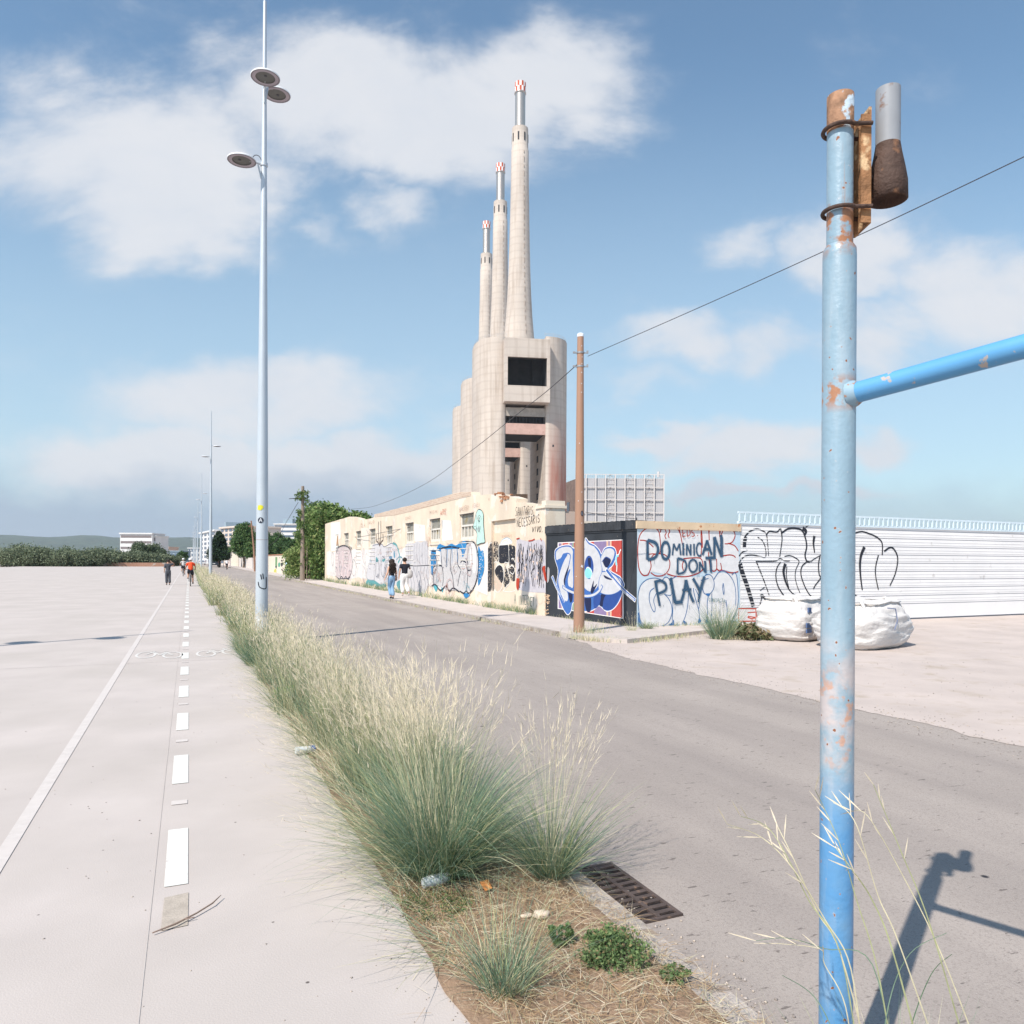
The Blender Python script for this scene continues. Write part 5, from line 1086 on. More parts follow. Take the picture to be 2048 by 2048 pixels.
# ------------------------------------------------------------------ rubble bags
m_bag = M('white_woven_bag', (.60, .57, .55), .85, .05, 3, bump=.9, bscale=12, stretch=(1, 1, 3.0))
def rubble_bag(loc, sx, sy, h, seed, rz, label):
    t = empty('rubble_bag', loc, rz, label, 'rubble bag', 'white rubble bags by the fence')
    n, k = 96, 52; vs = []; fs = []
    for i in range(k+1):
        f = i/k; 
        if f < .82: z = h*f/.82; rr = .92+.14*max(0, math.sin(min(1, f/.82)*math.pi))**.8 - .22*max(0, f/.82-.72)/.28 - (.10*(1-f/.08) if f < .08 else 0)
        else: g = (f-.82)/.18; z = h*(1+.05*math.sin(g*3))-.02*g; rr = .84*max(0, 1-g)**.9
        for j in range(n):
            a = 2*math.pi*j/n; c, s = math.cos(a), math.sin(a); ex = .62
            x = sx*rr*math.copysign(abs(c)**ex, c); y = sy*rr*math.copysign(abs(s)**ex, s)
            d = .06*mnoise.noise(Vector((x*2+seed, y*2, z*3)))+.03*mnoise.noise(Vector((x*3.5+seed, y*3.5, z*11)))+.022*abs(mnoise.noise(Vector((x*9+seed, y*9, z*22))))+.012*mnoise.noise(Vector((x*22, y*22, z*40)))
            vs.append((x*(1+d*1.4), y*(1+d*1.4), max(0, z+d*.9*(f > .05))))
    for i in range(k):
        for j in range(n): fs.append((i*n+j, i*n+(j+1) % n, (i+1)*n+(j+1) % n, (i+1)*n+j))
    mb = MB(); mb.add(vs, fs, 0, True); mb.build('bag_body', m_bag, t)
    for s in (-1, 1): mb = MB(); mb.tube([(s*sx*.8, -sy*.7, h*.82), (s*sx*.72, -sy*.5, h*1.06), (s*sx*.55, -sy*.2, h*1.02), (s*sx*.5, -sy*.15, h*.9)], [.03, .035, .03, .02], 6); mb.build('lifting_loop', m_bag, t)
    return t
r1 = rubble_bag((12.25, 12.75, -.03), .74, .62, .86, 1, R(20), 'white woven rubble bag with a blue printed label, beside the dry bush')
mb = MB(); T_ = Vector((1, 0, 0))
for (x0, x1, z0, z1, dy) in ((-.62, -.40, .30, .40, 0), (-.62, -.40, .19, .27, 0), (-.55, -.42, .62, .72, 0)):
    mb = MB(); mb.obox(((x0+x1)/2, -.60, (z0+z1)/2), ((x1-x0)/2, 0, 0), (0, .014, 0), (0, 0, (z1-z0)/2)); mb.build('printed_label', paint((96, 118, 160)), r1)
r2 = rubble_bag((12.55, 11.15, -.03), .98, .66, .86, 5, R(15), 'full white woven rubble bag with a slack blue cord, half hidden by the blue post')
mb = MB()
mb.tube([(-.35, -.66, .80), (-.15, -.72, .78), (-.10, -.735, .55), (-.22, -.735, .38)], .012, 5); mb.build('cord', paint((130, 140, 170)), r2)
rubble_bag((13.9, 12.6, -.03), .78, .66, .84, 9, R(-12), 'full white woven rubble bag, rightmost of the three by the fence')

# ------------------------------------------------------------------ people
def skinned(name, nodes, edges, mat, parent, root=0, sub=1):
    names = list(nodes); me = bpy.data.meshes.new(name)
    me.from_pydata([nodes[k][0] for k in names], [], []); 
    me = bpy.data.meshes.new(name); me.from_pydata([nodes[k][0] for k in names], [(names.index(a), names.index(b)) for a, b in edges], [])
    o = bpy.data.objects.new(name, me); COL.objects.link(o)
    m = o.modifiers.new('skin', 'SKIN'); m.use_smooth_shade = True
    if not me.skin_vertices: pass
    sv = me.skin_vertices[0].data if me.skin_vertices else None
    if sv is None:
        bm = bmesh.new(); bm.from_mesh(me); bm.verts.layers.skin.verify(); bm.to_mesh(me); bm.free(); sv = me.skin_vertices[0].data
    for i, k in enumerate(names):
        r = nodes[k][1]; sv[i].radius = (r, r) if not isinstance(r, tuple) else r; sv[i].use_root = (i == root)
    s = o.modifiers.new('sub', 'SUBSURF'); s.levels = s.render_levels = sub
    dg_ = bpy.context.evaluated_depsgraph_get(); ev = o.evaluated_get(dg_); nm = bpy.data.meshes.new_from_object(ev)
    o.modifiers.clear(); o.data = nm; nm.materials.clear(); nm.materials.append(mat)
    for p in nm.polygons: p.use_smooth = True
    o.parent = parent; return o
m_skin = M('skin', (.56, .33, .23), .6, .04, 4); m_skin2 = M('tanned_skin', (.45, .26, .18), .6, .04, 4)
m_hair = M('dark_hair', (.022, .014, .011), .6, .3, 30, bump=.8, bscale=60); m_jeans = M('blue_jeans', (.23, .37, .54), .85, .12, 6); m_blk = M('black_cloth', (.018, .02, .03), .85, .2, 8); m_wtrs = M('white_cloth', (.74, .72, .71), .85, .04, 6)
m_red_c = M('orange_red_cloth', (.72, .075, .02), .8, .06, 6); m_shoe = M('dark_shoe', (.03, .03, .035), .6, .1); m_grey_c = M('dark_grey_cloth', (.07, .075, .09), .85, .1, 6); m_lgrey = M('light_grey_cloth', (.42, .40, .39), .85, .1, 8); m_bagb = M('brown_bag_leather', (.16, .10, .085), .6, .1, 8)
def person(loc, rz, h, pose, skin, label, hands=True):
    """figure facing +Y; pose gives joint positions for a 1.70 m body"""
    t = empty('person', loc, rz, label, 'person'); t.scale = (h/1.7,)*3
    J = {'pelvis': ((0, 0, .93), (.135, .105)), 'waist': ((0, 0, 1.07), (.115, .085)), 'chest': ((0, .0, 1.26), (.145, .10)), 'neckb': ((0, 0, 1.40), (.075, .065)), 'neck': ((0, .0, 1.46), .052), 'jaw': ((0, .02, 1.52), .066), 'head': ((0, .015, 1.60), .085), 'crown': ((0, .005, 1.665), .055),
         'shl': ((-.165, 0, 1.375), .056), 'ell': ((-.21, -.03, 1.12), .042), 'wrl': ((-.23, .03, .88), .028), 'hal': ((-.235, .05, .80), (.030, .018)),
         'shr': ((.165, 0, 1.375), .056), 'elr': ((.21, -.03, 1.12), .042), 'wrr': ((.23, .03, .88), .028), 'har': ((.235, .05, .80), (.030, .018)),
         'hil': ((-.085, 0, .86), .088), 'knl': ((-.09, .03, .48), .060), 'anl': ((-.09, -.02, .09), .040), 'tol': ((-.095, .11, .03), .032), 'hir': ((.085, 0, .86), .088), 'knr': ((.09, .03, .48), .060), 'anr': ((.09, -.02, .09), .040), 'tor': ((.095, .11, .03), .032), 'nose': ((0, .098, 1.585), .013), 'earl': ((-.083, 0, 1.59), .016), 'earr': ((.083, 0, 1.59), .016)}
    for k, v in pose.items(): J[k] = (v, J[k][1])
    E = [('pelvis', 'waist'), ('waist', 'chest'), ('chest', 'neckb'), ('neckb', 'neck'), ('neck', 'jaw'), ('jaw', 'head'), ('head', 'crown'), ('head', 'nose'), ('head', 'earl'), ('head', 'earr'), ('neckb', 'shl'), ('shl', 'ell'), ('ell', 'wrl'), ('wrl', 'hal'), ('neckb', 'shr'), ('shr', 'elr'), ('elr', 'wrr'), ('wrr', 'har'), ('pelvis', 'hil'), ('hil', 'knl'), ('knl', 'anl'), ('anl', 'tol'), ('pelvis', 'hir'), ('hir', 'knr'), ('knr', 'anr'), ('anr', 'tor')]
    B = dict(J); BE = list(E)
    if hands:
        for s in 'lr':
            a = Vector(J['wr'+s][0]); b = Vector(J['ha'+s][0]); d = (b-a).normalized(); sd = Vector((0, 1, 0)) if abs(d.y) < .8 else Vector((1, 0, 0)); sd = (sd-d*sd.dot(d)).normalized(); cu = d.cross(sd)
            for i, (o_, ln) in enumerate(((-.026, .055), (-.009, .068), (.009, .064), (.026, .052))):
                p1 = b+sd*o_+d*ln*.55; p2 = b+sd*o_*1.1+d*ln+cu*.012; B['f%s%da' % (s, i)] = (tuple(p1), .009); B['f%s%db' % (s, i)] = (tuple(p2), .008); BE += [('ha'+s, 'f%s%da' % (s, i)), ('f%s%da' % (s, i), 'f%s%db' % (s, i))]
            p1 = a.lerp(b, .6)+sd*.035; p2 = p1+sd*.018+d*.035; B['t%sa' % s] = (tuple(p1), .011); B['t%sb' % s] = (tuple(p2), .009); BE += [('ha'+s, 't%sa' % s), ('t%sa' % s, 't%sb' % s)]
    skinned('body', B, BE, skin, t)
    return t, J
def clothes(t, J, keys, edges, grow, name, mat, over={}):
    N_ = {}
    for k in keys:
        p, r = J[k] if k in J else over[k]; r = r if isinstance(r, tuple) else (r, r)
        if k in over and k in J: r = over[k] if isinstance(over[k], tuple) else (over[k],)*2; N_[k] = (p, r); continue
        N_[k] = (p, (r[0]+grow, r[1]+grow))
    return skinned(name, N_, edges, mat, t)
def mid(J, a, b, f): return tuple(Vector(J[a][0]).lerp(Vector(J[b][0]), f))
def top(t, J, mat, grow=.016, sleeve=.55, name='shirt', arms=True):
    K = dict(J); 
    for s in 'lr': K['sl'+s] = (mid(J, 'sh'+s, 'el'+s, sleeve), .052)
    K['hem'] = ((J['pelvis'][0][0], J['pelvis'][0][1], J['pelvis'][0][2]-.09), (.145, .115)); K['neckc'] = (mid(J, 'neckb', 'neck', .35), .055)
    keys = ['hem', 'waist', 'chest', 'neckb', 'neckc']; ed = [('hem', 'waist'), ('waist', 'chest'), ('chest', 'neckb'), ('neckb', 'neckc')]
    if arms: keys += ['shl', 'sll', 'shr', 'slr']; ed += [('neckb', 'shl'), ('shl', 'sll'), ('neckb', 'shr'), ('shr', 'slr')]
    return clothes(t, K, keys, ed, grow, name, mat)
def trousers(t, J, mat, grow=.014, end='an', f=.96, over={}, name='trousers'):
    K = dict(J); keys = ['waistb', 'pelvis']; K['waistb'] = (mid(J, 'pelvis', 'waist', .95), (.128, .098)); ed = [('waistb', 'pelvis')]
    for s in 'lr':
        if end == 'an': K['cu'+s] = (mid(J, 'kn'+s, 'an'+s, f), over.get('cu', .05)); keys += ['hi'+s, 'kn'+s, 'cu'+s]; ed += [('pelvis', 'hi'+s), ('hi'+s, 'kn'+s), ('kn'+s, 'cu'+s)]
        else: K['cu'+s] = (mid(J, 'hi'+s, 'kn'+s, f), over.get('cu', .078)); keys += ['hi'+s, 'cu'+s]; ed += [('pelvis', 'hi'+s), ('hi'+s, 'cu'+s)]
    return clothes(t, K, keys, ed, grow, name, mat)
def shoes(t, J, mat):
    for s in 'lr':
        a, b = Vector(J['an'+s][0]), Vector(J['to'+s][0]); heel = a+(a-b)*.25; heel.z = b.z+.012
        skinned('shoe', {'h': (tuple(heel), .034), 'm': (tuple(heel.lerp(b, .5)+Vector((0, 0, .012))), .042), 't': (tuple(b), .034), 'a': (tuple(a), .044)}, [('h', 'm'), ('m', 't'), ('m', 'a')], mat, t, 1)
def hair_short(t, J, mat=None):
    hx = Vector(J['head'][0]); mb = MB(); mb.sphere(tuple(hx+Vector((0, -.018, .022))), .1, 14, 10, 0, (1.0, 1.08, 1.0)); mb.v = [tuple(Vector(p)*(1)+Vector((0, 0, 0))+(Vector(p)-hx).normalized()*.01*mnoise.noise(Vector(p)*30)) for p in mb.v]; mb.build('hair', mat or m_hair, t)
# woman in jeans
pw = {'shl': (-.15, 0, 1.36), 'shr': (.15, 0, 1.36), 'ell': (-.22, -.06, 1.13), 'wrl': (-.31, -.03, .92), 'hal': (-.33, -.01, .85), 'elr': (.21, -.02, 1.13), 'wrr': (.22, .08, .92), 'har': (.21, .12, .86), 'hil': (-.085, 0, .86), 'knl': (-.06, .12, .49), 'anl': (-.03, -.02, .12), 'tol': (-.03, .10, .04), 'knr': (.05, .05, .48), 'anr': (.02, -.12, .10), 'tor': (.03, .0, .035)}
t, J = person((7.69, 30.4, .04), R(12), 1.63, pw, m_skin, 'person with long curly dark hair, black top and blue jeans walking away')
top(t, J, m_blk, .012, .02, 'top', arms=False); trousers(t, J, m_jeans, .02, over={'cu': .068}, name='jeans'); shoes(t, J, m_shoe)
mb = MB(); hv_ = random.Random(3)
mb.sphere((0, -.01, 1.60), .12, 14, 10, 0, (1, 1, 1.05)); mb.sphere((0, -.06, 1.44), .155, 14, 10, 0, (1, .72, 1.15)); mb.sphere((0, -.08, 1.28), .135, 14, 10, 0, (1, .6, 1.15))
mb.v = [tuple(Vector(p)+Vector((mnoise.noise(Vector(p)*22), .6*mnoise.noise(Vector(p)*22+Vector((9, 0, 0))), mnoise.noise(Vector(p)*22+Vector((0, 9, 0)))))*.028) for p in mb.v]
for i in range(90):
    x = hv_.uniform(-.13, .13); z = hv_.uniform(1.18, 1.55); y = -.09-.05*hv_.random(); mb.tube([(x, y, z), (x+hv_.uniform(-.03, .03), y-.03, z-.05), (x+hv_.uniform(-.05, .05), y-.01, z-.11)], [.014, .016, .004], 5)
mb.build('hair', m_hair, t)
bg_ = MB(); bg_.sphere((.17, -.06, .90), .1, 12, 8, 0, (.6, .75, 1.35)); bo = bg_.build('shoulder_bag', m_bagb, t); tag(bo, None)
bs = MB(); bs.tube([(.14, -.10, 1.0), (.06, -.15, 1.18), (-.06, -.12, 1.34), (-.10, .0, 1.42)], .012, 6); bs.build('strap', m_bagb, bo)
# man with backpack
pm = {'ell': (-.235, -.03, 1.12), 'wrl': (-.25, .04, .88), 'hal': (-.25, .06, .81), 'shr': (.17, .0, 1.39), 'elr': (.26, .02, 1.20), 'wrr': (.30, .08, 1.02), 'har': (.29, .10, .95), 'knl': (-.08, .10, .49), 'anl': (-.07, .02, .11), 'tol': (-.08, .13, .03), 'knr': (.10, .04, .48), 'anr': (.14, -.16, .16), 'tor': (.15, -.06, .05)}
t, J = person((8.78, 32.4, .04), R(6), 1.70, pm, m_skin, 'person in black t-shirt and white trousers walking away, grey backpack on one shoulder')
top(t, J, m_blk, .024, .62, 't_shirt'); trousers(t, J, m_wtrs, .034, over={'cu': .07}); shoes(t, J, m_lgrey); hair_short(t, J)
mb = MB(); mb.sphere((.21, -.12, 1.0), .15, 14, 10, 0, (.75, .7, 1.35)); mb.v = [tuple(Vector(p)+Vector((mnoise.noise(Vector(p)*9), mnoise.noise(Vector(p)*9+Vector((5, 0, 0))), 0))*.03) for p in mb.v]; bo = mb.build('backpack', m_lgrey, t)
mb = MB(); mb.tube([(.17, -.12, 1.2), (.17, -.06, 1.40), (.15, .06, 1.42), (.16, .1, 1.3)], .018, 6); mb.build('strap', m_blk, bo)
# dark clothed walker on the left, hand to the head
t, J = person((-1.2, 51.7, 0), R(8), 1.60, {'shr': (.165, 0, 1.37), 'elr': (.33, .04, 1.40), 'wrr': (.17, .10, 1.58), 'har': (.12, .10, 1.62), 'anl': (-.07, .06, .09), 'tol': (-.08, .18, .03), 'anr': (.09, -.10, .10), 'tor': (.09, .02, .03)}, m_skin2, 'person in dark grey clothes walking away on the paving, one hand raised to the head', False)
top(t, J, m_grey_c, .03, 1.0, 'jacket'); trousers(t, J, m_grey_c, .03, over={'cu': .06}); shoes(t, J, m_shoe); hair_short(t, J)
# cyclists
m_tyre = M('tyre_rubber', (.03, .03, .03), .8, .1); m_frame = M('bike_frame_paint', (.10, .10, .12), .4, .1, spec=.5); m_spoke = M('steel_spokes', (.5, .5, .5), .4, .05, metal=.8)
def bicycle(loc, rz, label):
    t = empty('bicycle', loc, rz, label, 'bicycle', 'bicycles on the path and road')
    for y in (-.50, .53):
        wv = empty('wheel'); wv.parent = t
        mb = MB(); pts = [(0, y+.335*math.cos(a), .35+.335*math.sin(a)) for a in np.linspace(0, 2*math.pi, 25)]; mb.tube(pts, .026, 6, caps=False); mb.build('tyre', m_tyre, wv)
        mb = MB()
        for k in range(10): a = math.pi*2*k/10; mb.tube([(0, y, .35), (0, y+.32*math.cos(a), .35+.32*math.sin(a))], .003, 3)
        mb.tube([(-.05, y, .35), (.05, y, .35)], .02, 6); mb.build('spokes', m_spoke, wv)
    mb = MB(); hb = (0, .42, .98); bb = (0, -.05, .30); st = (0, -.18, .82); hd = (0, .36, .78)
    for a, b in ((bb, st), (bb, hd), (st, hd), (bb, (.0, -.50, .35)), ((0, -.16, .76), (0, -.50, .35)), (hd, hb)): mb.tube([a, b], .018, 6)
    for s in (-.05, .05): mb.tube([(s, .38, .74), (s, .53, .35)], .013, 5)
    mb.tube([(0, .37, .76), (0, .38, .74)], .04, 6); mb.build('frame', m_frame, t)
    mb = MB(); mb.tube([(-.31, .36, .99), (-.1, .42, .99), (.1, .42, .99), (.31, .36, .99)], .015, 6); mb.build('handlebar', m_frame, t)
    mb = MB(); mb.tube([(0, -.30, .87), (0, -.2, .875), (0, -.05, .87)], [.07, .06, .02], 8); mb.tube([st, (0, -.19, .87)], .014, 6); mb.build('saddle', m_blk, t)
    mb = MB(); mb.tube([(-.10, -.05, .30), (.10, -.05, .30)], .02, 6)
    for s in (-1, 1): mb.tube([(s*.10, -.05, .30), (s*.10, -.05+.02, .30-s*.16)], .012, 5); mb.obox((s*.15, -.03, .30-s*.16), (.05, 0, 0), (0, .04, 0), (0, 0, .01))
    mb.build('pedals', m_frame, t)
    return t
ride = {'pelvis': (0, -.20, .97), 'waist': (0, -.15, 1.10), 'chest': (0, -.02, 1.27), 'neckb': (0, .06, 1.39), 'neck': (0, .09, 1.45), 'jaw': (0, .12, 1.51), 'head': (0, .12, 1.58), 'crown': (0, .11, 1.645), 'nose': (0, .20, 1.57), 'earl': (-.083, .11, 1.58), 'earr': (.083, .11, 1.58),
        'shl': (-.17, .05, 1.36), 'shr': (.17, .05, 1.36), 'ell': (-.27, .16, 1.15), 'elr': (.27, .16, 1.15), 'wrl': (-.28, .33, 1.01), 'wrr': (.28, .33, 1.01), 'hal': (-.28, .385, 1.0), 'har': (.28, .385, 1.0),
        'hil': (-.09, -.18, .92), 'hir': (.09, -.18, .92), 'knl': (-.12, .15, .72), 'knr': (.12, .10, .56), 'anl': (-.14, -.06, .50), 'anr': (.14, -.09, .20), 'tol': (-.14, .04, .46), 'tor': (.14, .02, .155)}
def rider(loc, rz, h, shirt, shorts, label, blabel, helm=None, det=True):
    bicycle(loc, rz, blabel); t, J = person(loc, rz, 1.7, ride, m_skin2, label, False); t.scale = (1, 1, 1)
    top(t, J, shirt, .022, .6, 'shirt'); trousers(t, J, shorts, .016, 'kn', .75, name='shorts'); shoes(t, J, m_shoe)
    hx = Vector(J['head'][0])
    if helm: mb = MB(); mb.sphere(tuple(hx+Vector((0, 0, .04))), .118, 14, 9, 0, (1, 1.2, .85)); mb.build('helmet', helm, t)
    hair_short(t, J)
    return t
rider((.09, 49.5, 0), 0, 1.7, m_red_c, m_blk, 'person in orange red t-shirt, dark shorts and white helmet riding on the cycle path', 'bicycle ridden by the cyclist in the orange red shirt', m_wtrs)
rider((-.50, 78, 0), 0, 1.7, m_lgrey, m_blk, 'person in grey with a pale helmet riding ahead of the red shirted cyclist', 'bicycle ridden ahead of the red shirted cyclist', m_wtrs)
rider((PD(453.5, 118).x, PD(453.5, 118).y, -.05), 0, 1.7, m_wtrs, m_blk, 'person in a white shirt riding a bicycle on the far road', 'bicycle under the white shirted rider on the far road')
rider((PD(440, 150).x, PD(440, 150).y, -.05), 0, 1.7, m_blk, m_blk, 'person in dark clothes riding a bicycle on the far road behind the van', 'bicycle under the dark clothed rider behind the van')
# ------------------------------------------------------------------ foliage helpers
def leafmat(name, c, tr=.25, var=.25): return M(name, c, .65, var, 6, spec=.25, transl=tr)
m_lf = [leafmat('leaf_dark_green', (.045, .09, .035)), leafmat('leaf_mid_green', (.08, .155, .05)), leafmat('leaf_light_green', (.14, .22, .075)), leafmat('leaf_yellow_green', (.24, .29, .10))]
m_bark = M('bark', (.15, .11, .085), .95, .3, 10, bump=.5, bscale=20)
def leafcloud(name, blobs, per, size, mats, wts, parent, seed=0, squash=.9):
    """leaf quads scattered through the outer part of many small lumps; blobs = (x,y,z,r)"""
    rg = np.random.default_rng(seed); P = []
    for (x, y, z, r) in blobs:
        n = max(8, int(per*r*r)); d = rg.normal(size=(n, 3)); d /= np.linalg.norm(d, axis=1)[:, None]
        rad = r*(rg.random(n)**.35)*(1+.22*rg.normal(size=n)).clip(.3, 1.5)
        q = d*rad[:, None]; q[:, 2] *= squash; P.append(q+np.array([x, y, z]))
    P = np.concatenate(P); n = len(P)
    a = rg.normal(size=(n, 3)); a /= np.linalg.norm(a, axis=1)[:, None]; b = rg.normal(size=(n, 3)); b -= a*(a*b).sum(1)[:, None]; b /= np.linalg.norm(b, axis=1)[:, None]
    s = size*(.6+.8*rg.random(n))[:, None]
    V = np.stack([P-a*s, P-b*s*.55, P+a*s, P+b*s*.55], 1).reshape(-1, 3); F = np.arange(n*4).reshape(-1, 4)
    mi = rg.choice(len(mats), size=n, p=np.array(wts)/sum(wts))
    return npmesh(name, V, F, mats, mi, parent)
def tree(name, loc, h, rx, trunk_h, label, mats, wts, size, per, seed, group=None, shape='round', nb=60, group_cat='tree', ry=None):
    t = empty(name, loc, 0, label, group_cat, group); rr = random.Random(seed); bl = []
    for i in range(nb):
        if shape == 'cone':
            f = rr.random()**.8; z = trunk_h+(h-trunk_h)*f; R_ = rx*(1-f)**.75*1.0+.12*rx; a = rr.random()*6.28; q = R_*rr.random()**.5; bl.append((q*math.cos(a), q*math.sin(a), z-.2*rx, R_*.42+.15))
        else:
            a = rr.random()*6.28; c = rr.uniform(-1, 1); q = (1-c*c)**.5; k = rr.random()**.33*.82; H = (h-trunk_h)/2
            w_ = 1.0 if shape == 'round' else (1.15-.55*(c+1)/2)
            bl.append((rx*k*q*math.cos(a)*w_, (ry or rx)*k*q*math.sin(a)*w_, trunk_h+H+H*k*c*.95, rx*rr.uniform(.20, .34)))
    leafcloud('crown', bl, per, size, mats, wts, t, seed)
    mb = MB(); mb.tube([(0, 0, -.1), (.05*rx, 0, trunk_h*.6), (0, .05*rx, trunk_h+(h-trunk_h)*.45)], [.05*rx+.08, .04*rx+.06, .03], 8)
    for i in range(6):
        b = bl[(i*7) % len(bl)]; z0 = trunk_h*.8+(h-trunk_h)*.06*i; mb.tube([(0, 0, z0), (b[0]*.5, b[1]*.5, (z0+b[2])/2+.2), (b[0]*.9, b[1]*.9, b[2])], [.03*rx+.03, .02*rx+.02, .015], 5)
    mb.build('trunk', m_bark, t); return t
def at(u, D): q = PD(u, D); return (q.x, q.y, -.05)
tree('broadleaf_tree', at(487, 142), 9.0, 2.9, 1.6, 'tall bright green broadleaf tree beside the thin reddish pole', m_lf, (.3, .45, .2, .05), .16, 420, 3, shape='pear', nb=110)
tree('broadleaf_tree', at(505, 138), 5.6, 1.6, .6, 'smaller yellow green tree at the right foot of the bright green tree', m_lf, (.2, .4, .3, .1), .15, 420, 4, nb=60)
for i, (u, D, h, rx, lab) in enumerate(((528, 175, 8.8, 3.2, 'dark green tree just right of the near lamp pole, leftmost behind the painted wall'), (552, 170, 8.0, 3.4, 'dark green tree below the white office block, behind the painted wall'), (578, 165, 7.2, 3.2, 'dark green tree behind the painted wall, left of the ivy pole'), (598, 150, 6.6, 2.8, 'dark green tree directly behind the ivy pole'))):
    tree('dense_tree', at(u, D), h, rx, .5, lab, m_lf, (.55, .35, .09, .01), .17, 380, 10+i, 'dark trees behind the painted wall', nb=80)
tree('cypress_tree', at(438, 150), 7.4, 1.75, 2.3, 'dark conical cypress like tree before the beige apartment block', [leafmat('cypress_green', (.022, .04, .026)), m_lf[0]], (.6, .4), .15, 900, 21, shape='cone', nb=120)
tree('broadleaf_tree', at(366, 230), 4.6, 1.7, .4, 'small dark rounded tree above the cyclists at the end of the path', m_lf, (.6, .35, .05, 0), .2, 300, 22, nb=40)
# shrubs on the left
ol = [leafmat('olive_green', (.15, .185, .11)), leafmat('pale_olive_green', (.22, .25, .16)), leafmat('dull_green', (.09, .125, .07))]
for i, (u, D, h, rx, lab) in enumerate(((292, 170, 5.4, 4.2, 'dark olive tree in front of the striped apartment block at the left'), (312, 176, 4.3, 2.6, 'olive tree just right of the dark olive tree'))):
    tree('olive_tree', at(u, D), h, rx, .4, lab, ol, (.3, .1, .6), .2, 300, 30+i, 'trees at the left edge of the paving', nb=60)
for i, (u, D, h, rx, lab) in enumerate(((296, 160, 2.7, 3.6, 'pale olive shrub at the left end of the shrub row'), (318, 162, 2.6, 2.6, 'pale olive shrub behind the dark clothed walker'), (337, 166, 2.7, 2.2, 'pale olive shrub second from the right in the row'), (354, 172, 2.5, 2.0, 'pale olive shrub at the right end of the row'), (255, 158, 3.0, 4.5, 'wide olive shrub beyond the walker to the far left'), (200, 155, 3.2, 5, 'wide olive shrub second from the far left'), (140, 150, 3.0, 5, 'wide olive shrub farthest left'), (60, 150, 3.4, 6, 'tall wide olive shrub at the far left end'))):
    tree('shrub', at(u, D), h, rx, .0, lab, ol, (.45, .45, .1), .18, 260, 40+i, 'shrubs along the edge of the paving', nb=50, group_cat='shrub')
mb = MB(); A = PD(120, 150); B = PD(348, 158); mb.obox((A+B)/2+Vector((0, 0, .35)), (B-A)/2, Vector((.1, .3, 0)), (0, 0, .45)); o = mb.build('low_rust_wall', M('rust_red_wall', (.36, .20, .14), .9, .2, .3, col2=(.45, .4, .35), thr=.55, scale2=.4)); tag(o, 'low rust coloured wall in front of the shrubs at the far left', 'wall')
# ivy over the end of the building and beside the pole
ivs = [leafmat('ivy_green', (.13, .21, .06)), leafmat('ivy_light', (.24, .31, .11)), leafmat('ivy_dark', (.05, .095, .03)), leafmat('ivy_yellow', (.40, .40, .17))]
rr = random.Random(5); bl = []
t = empty('ivy_hedge', (0, 0, 0), 0, 'tall mass of green ivy smothering the far end of the cream building', 'ivy')
for i in range(420):
    u = rr.uniform(604, 664); X = rr.uniform(9.35, 10.6); D = 1633*X/(u-378+.1)
    Y_ = (D-FW.x*X)/FW.y
    if Y_ < W1+.5 and X < 10.1: continue
    v0 = 1011+max(0, 622-u)*1.3+max(0, u-650)*.7+4*math.sin(u*.35); z = ZD(rr.uniform(v0+9, 1156), D, u)
    if z < .1: continue
    bl.append((X, Y_, z, rr.uniform(.45, .8)))
for i in range(230):
    u = rr.uniform(640, 742); f = (u-640)/98; D = 60+rr.uniform(0, 2); q = PD(u, D); z = ZD(1006+f*27+rr.uniform(2, 20)+rr.random()**2*40+3*math.sin(u*.3), D, u); bl.append((q.x, q.y, z, rr.uniform(.35, .6)))
leafcloud('leaves', bl, 300, .12, ivs, (.45, .27, .23, .05), t, 6)
mb = MB()
for i in range(8): x = 9.9+i*.5; mb.tube([(x, W1+1.4, 0), (x+.1, W1+1.3, 2.5), (x-.1, W1+1.4, 4.5)], [.06, .05, .02], 5)
mb.build('stems', m_bark, t)
t = empty('creeper_bush', (0, 0, 0), 0, 'yellow green creeper sprawling over the low wall left of the ivy pole', 'creeper'); bl = []
for i in range(110):
    u = rr.uniform(576, 604); D = rr.uniform(61, 66); top_ = 1092+(604-u)*.55; q = PD(u, D); z = max(.15, ZD(rr.uniform(top_, 1150), D, u)); bl.append((q.x, q.y, z, rr.uniform(.35, .55)))
leafcloud('leaves', bl, 380, .085, [ivs[1], ivs[3], ivs[0]], (.55, .15, .3), t, 7); mb = MB(); mb.tube([(8.9, 62, 0), (9.0, 62.2, 1.6)], .05, 5); mb.build('stems', m_bark, t)
bl = []
for i in range(34):
    z = rr.uniform(2.6, 6.9); k = .18+.18*math.sin(z*3+1)**2+(.2 if 3.4 < z < 4.2 else 0); a = rr.random()*6.28; bl.append((k*math.cos(a), k*math.sin(a), z, rr.uniform(.12, .26)))
for i in range(26): z = rr.uniform(1.2, 4.6); a = rr.random()*6.28; bl.append((.2*math.cos(a), .2*math.sin(a), z, rr.uniform(.10, .2)))
for z in (6.5, 6.2): bl.append((-.5, 0, z, .16))
leafcloud('creeper', bl, 1300, .065, ivs, (.4, .15, .4, .05), bpy.data.objects['ivy_pole'], 8)

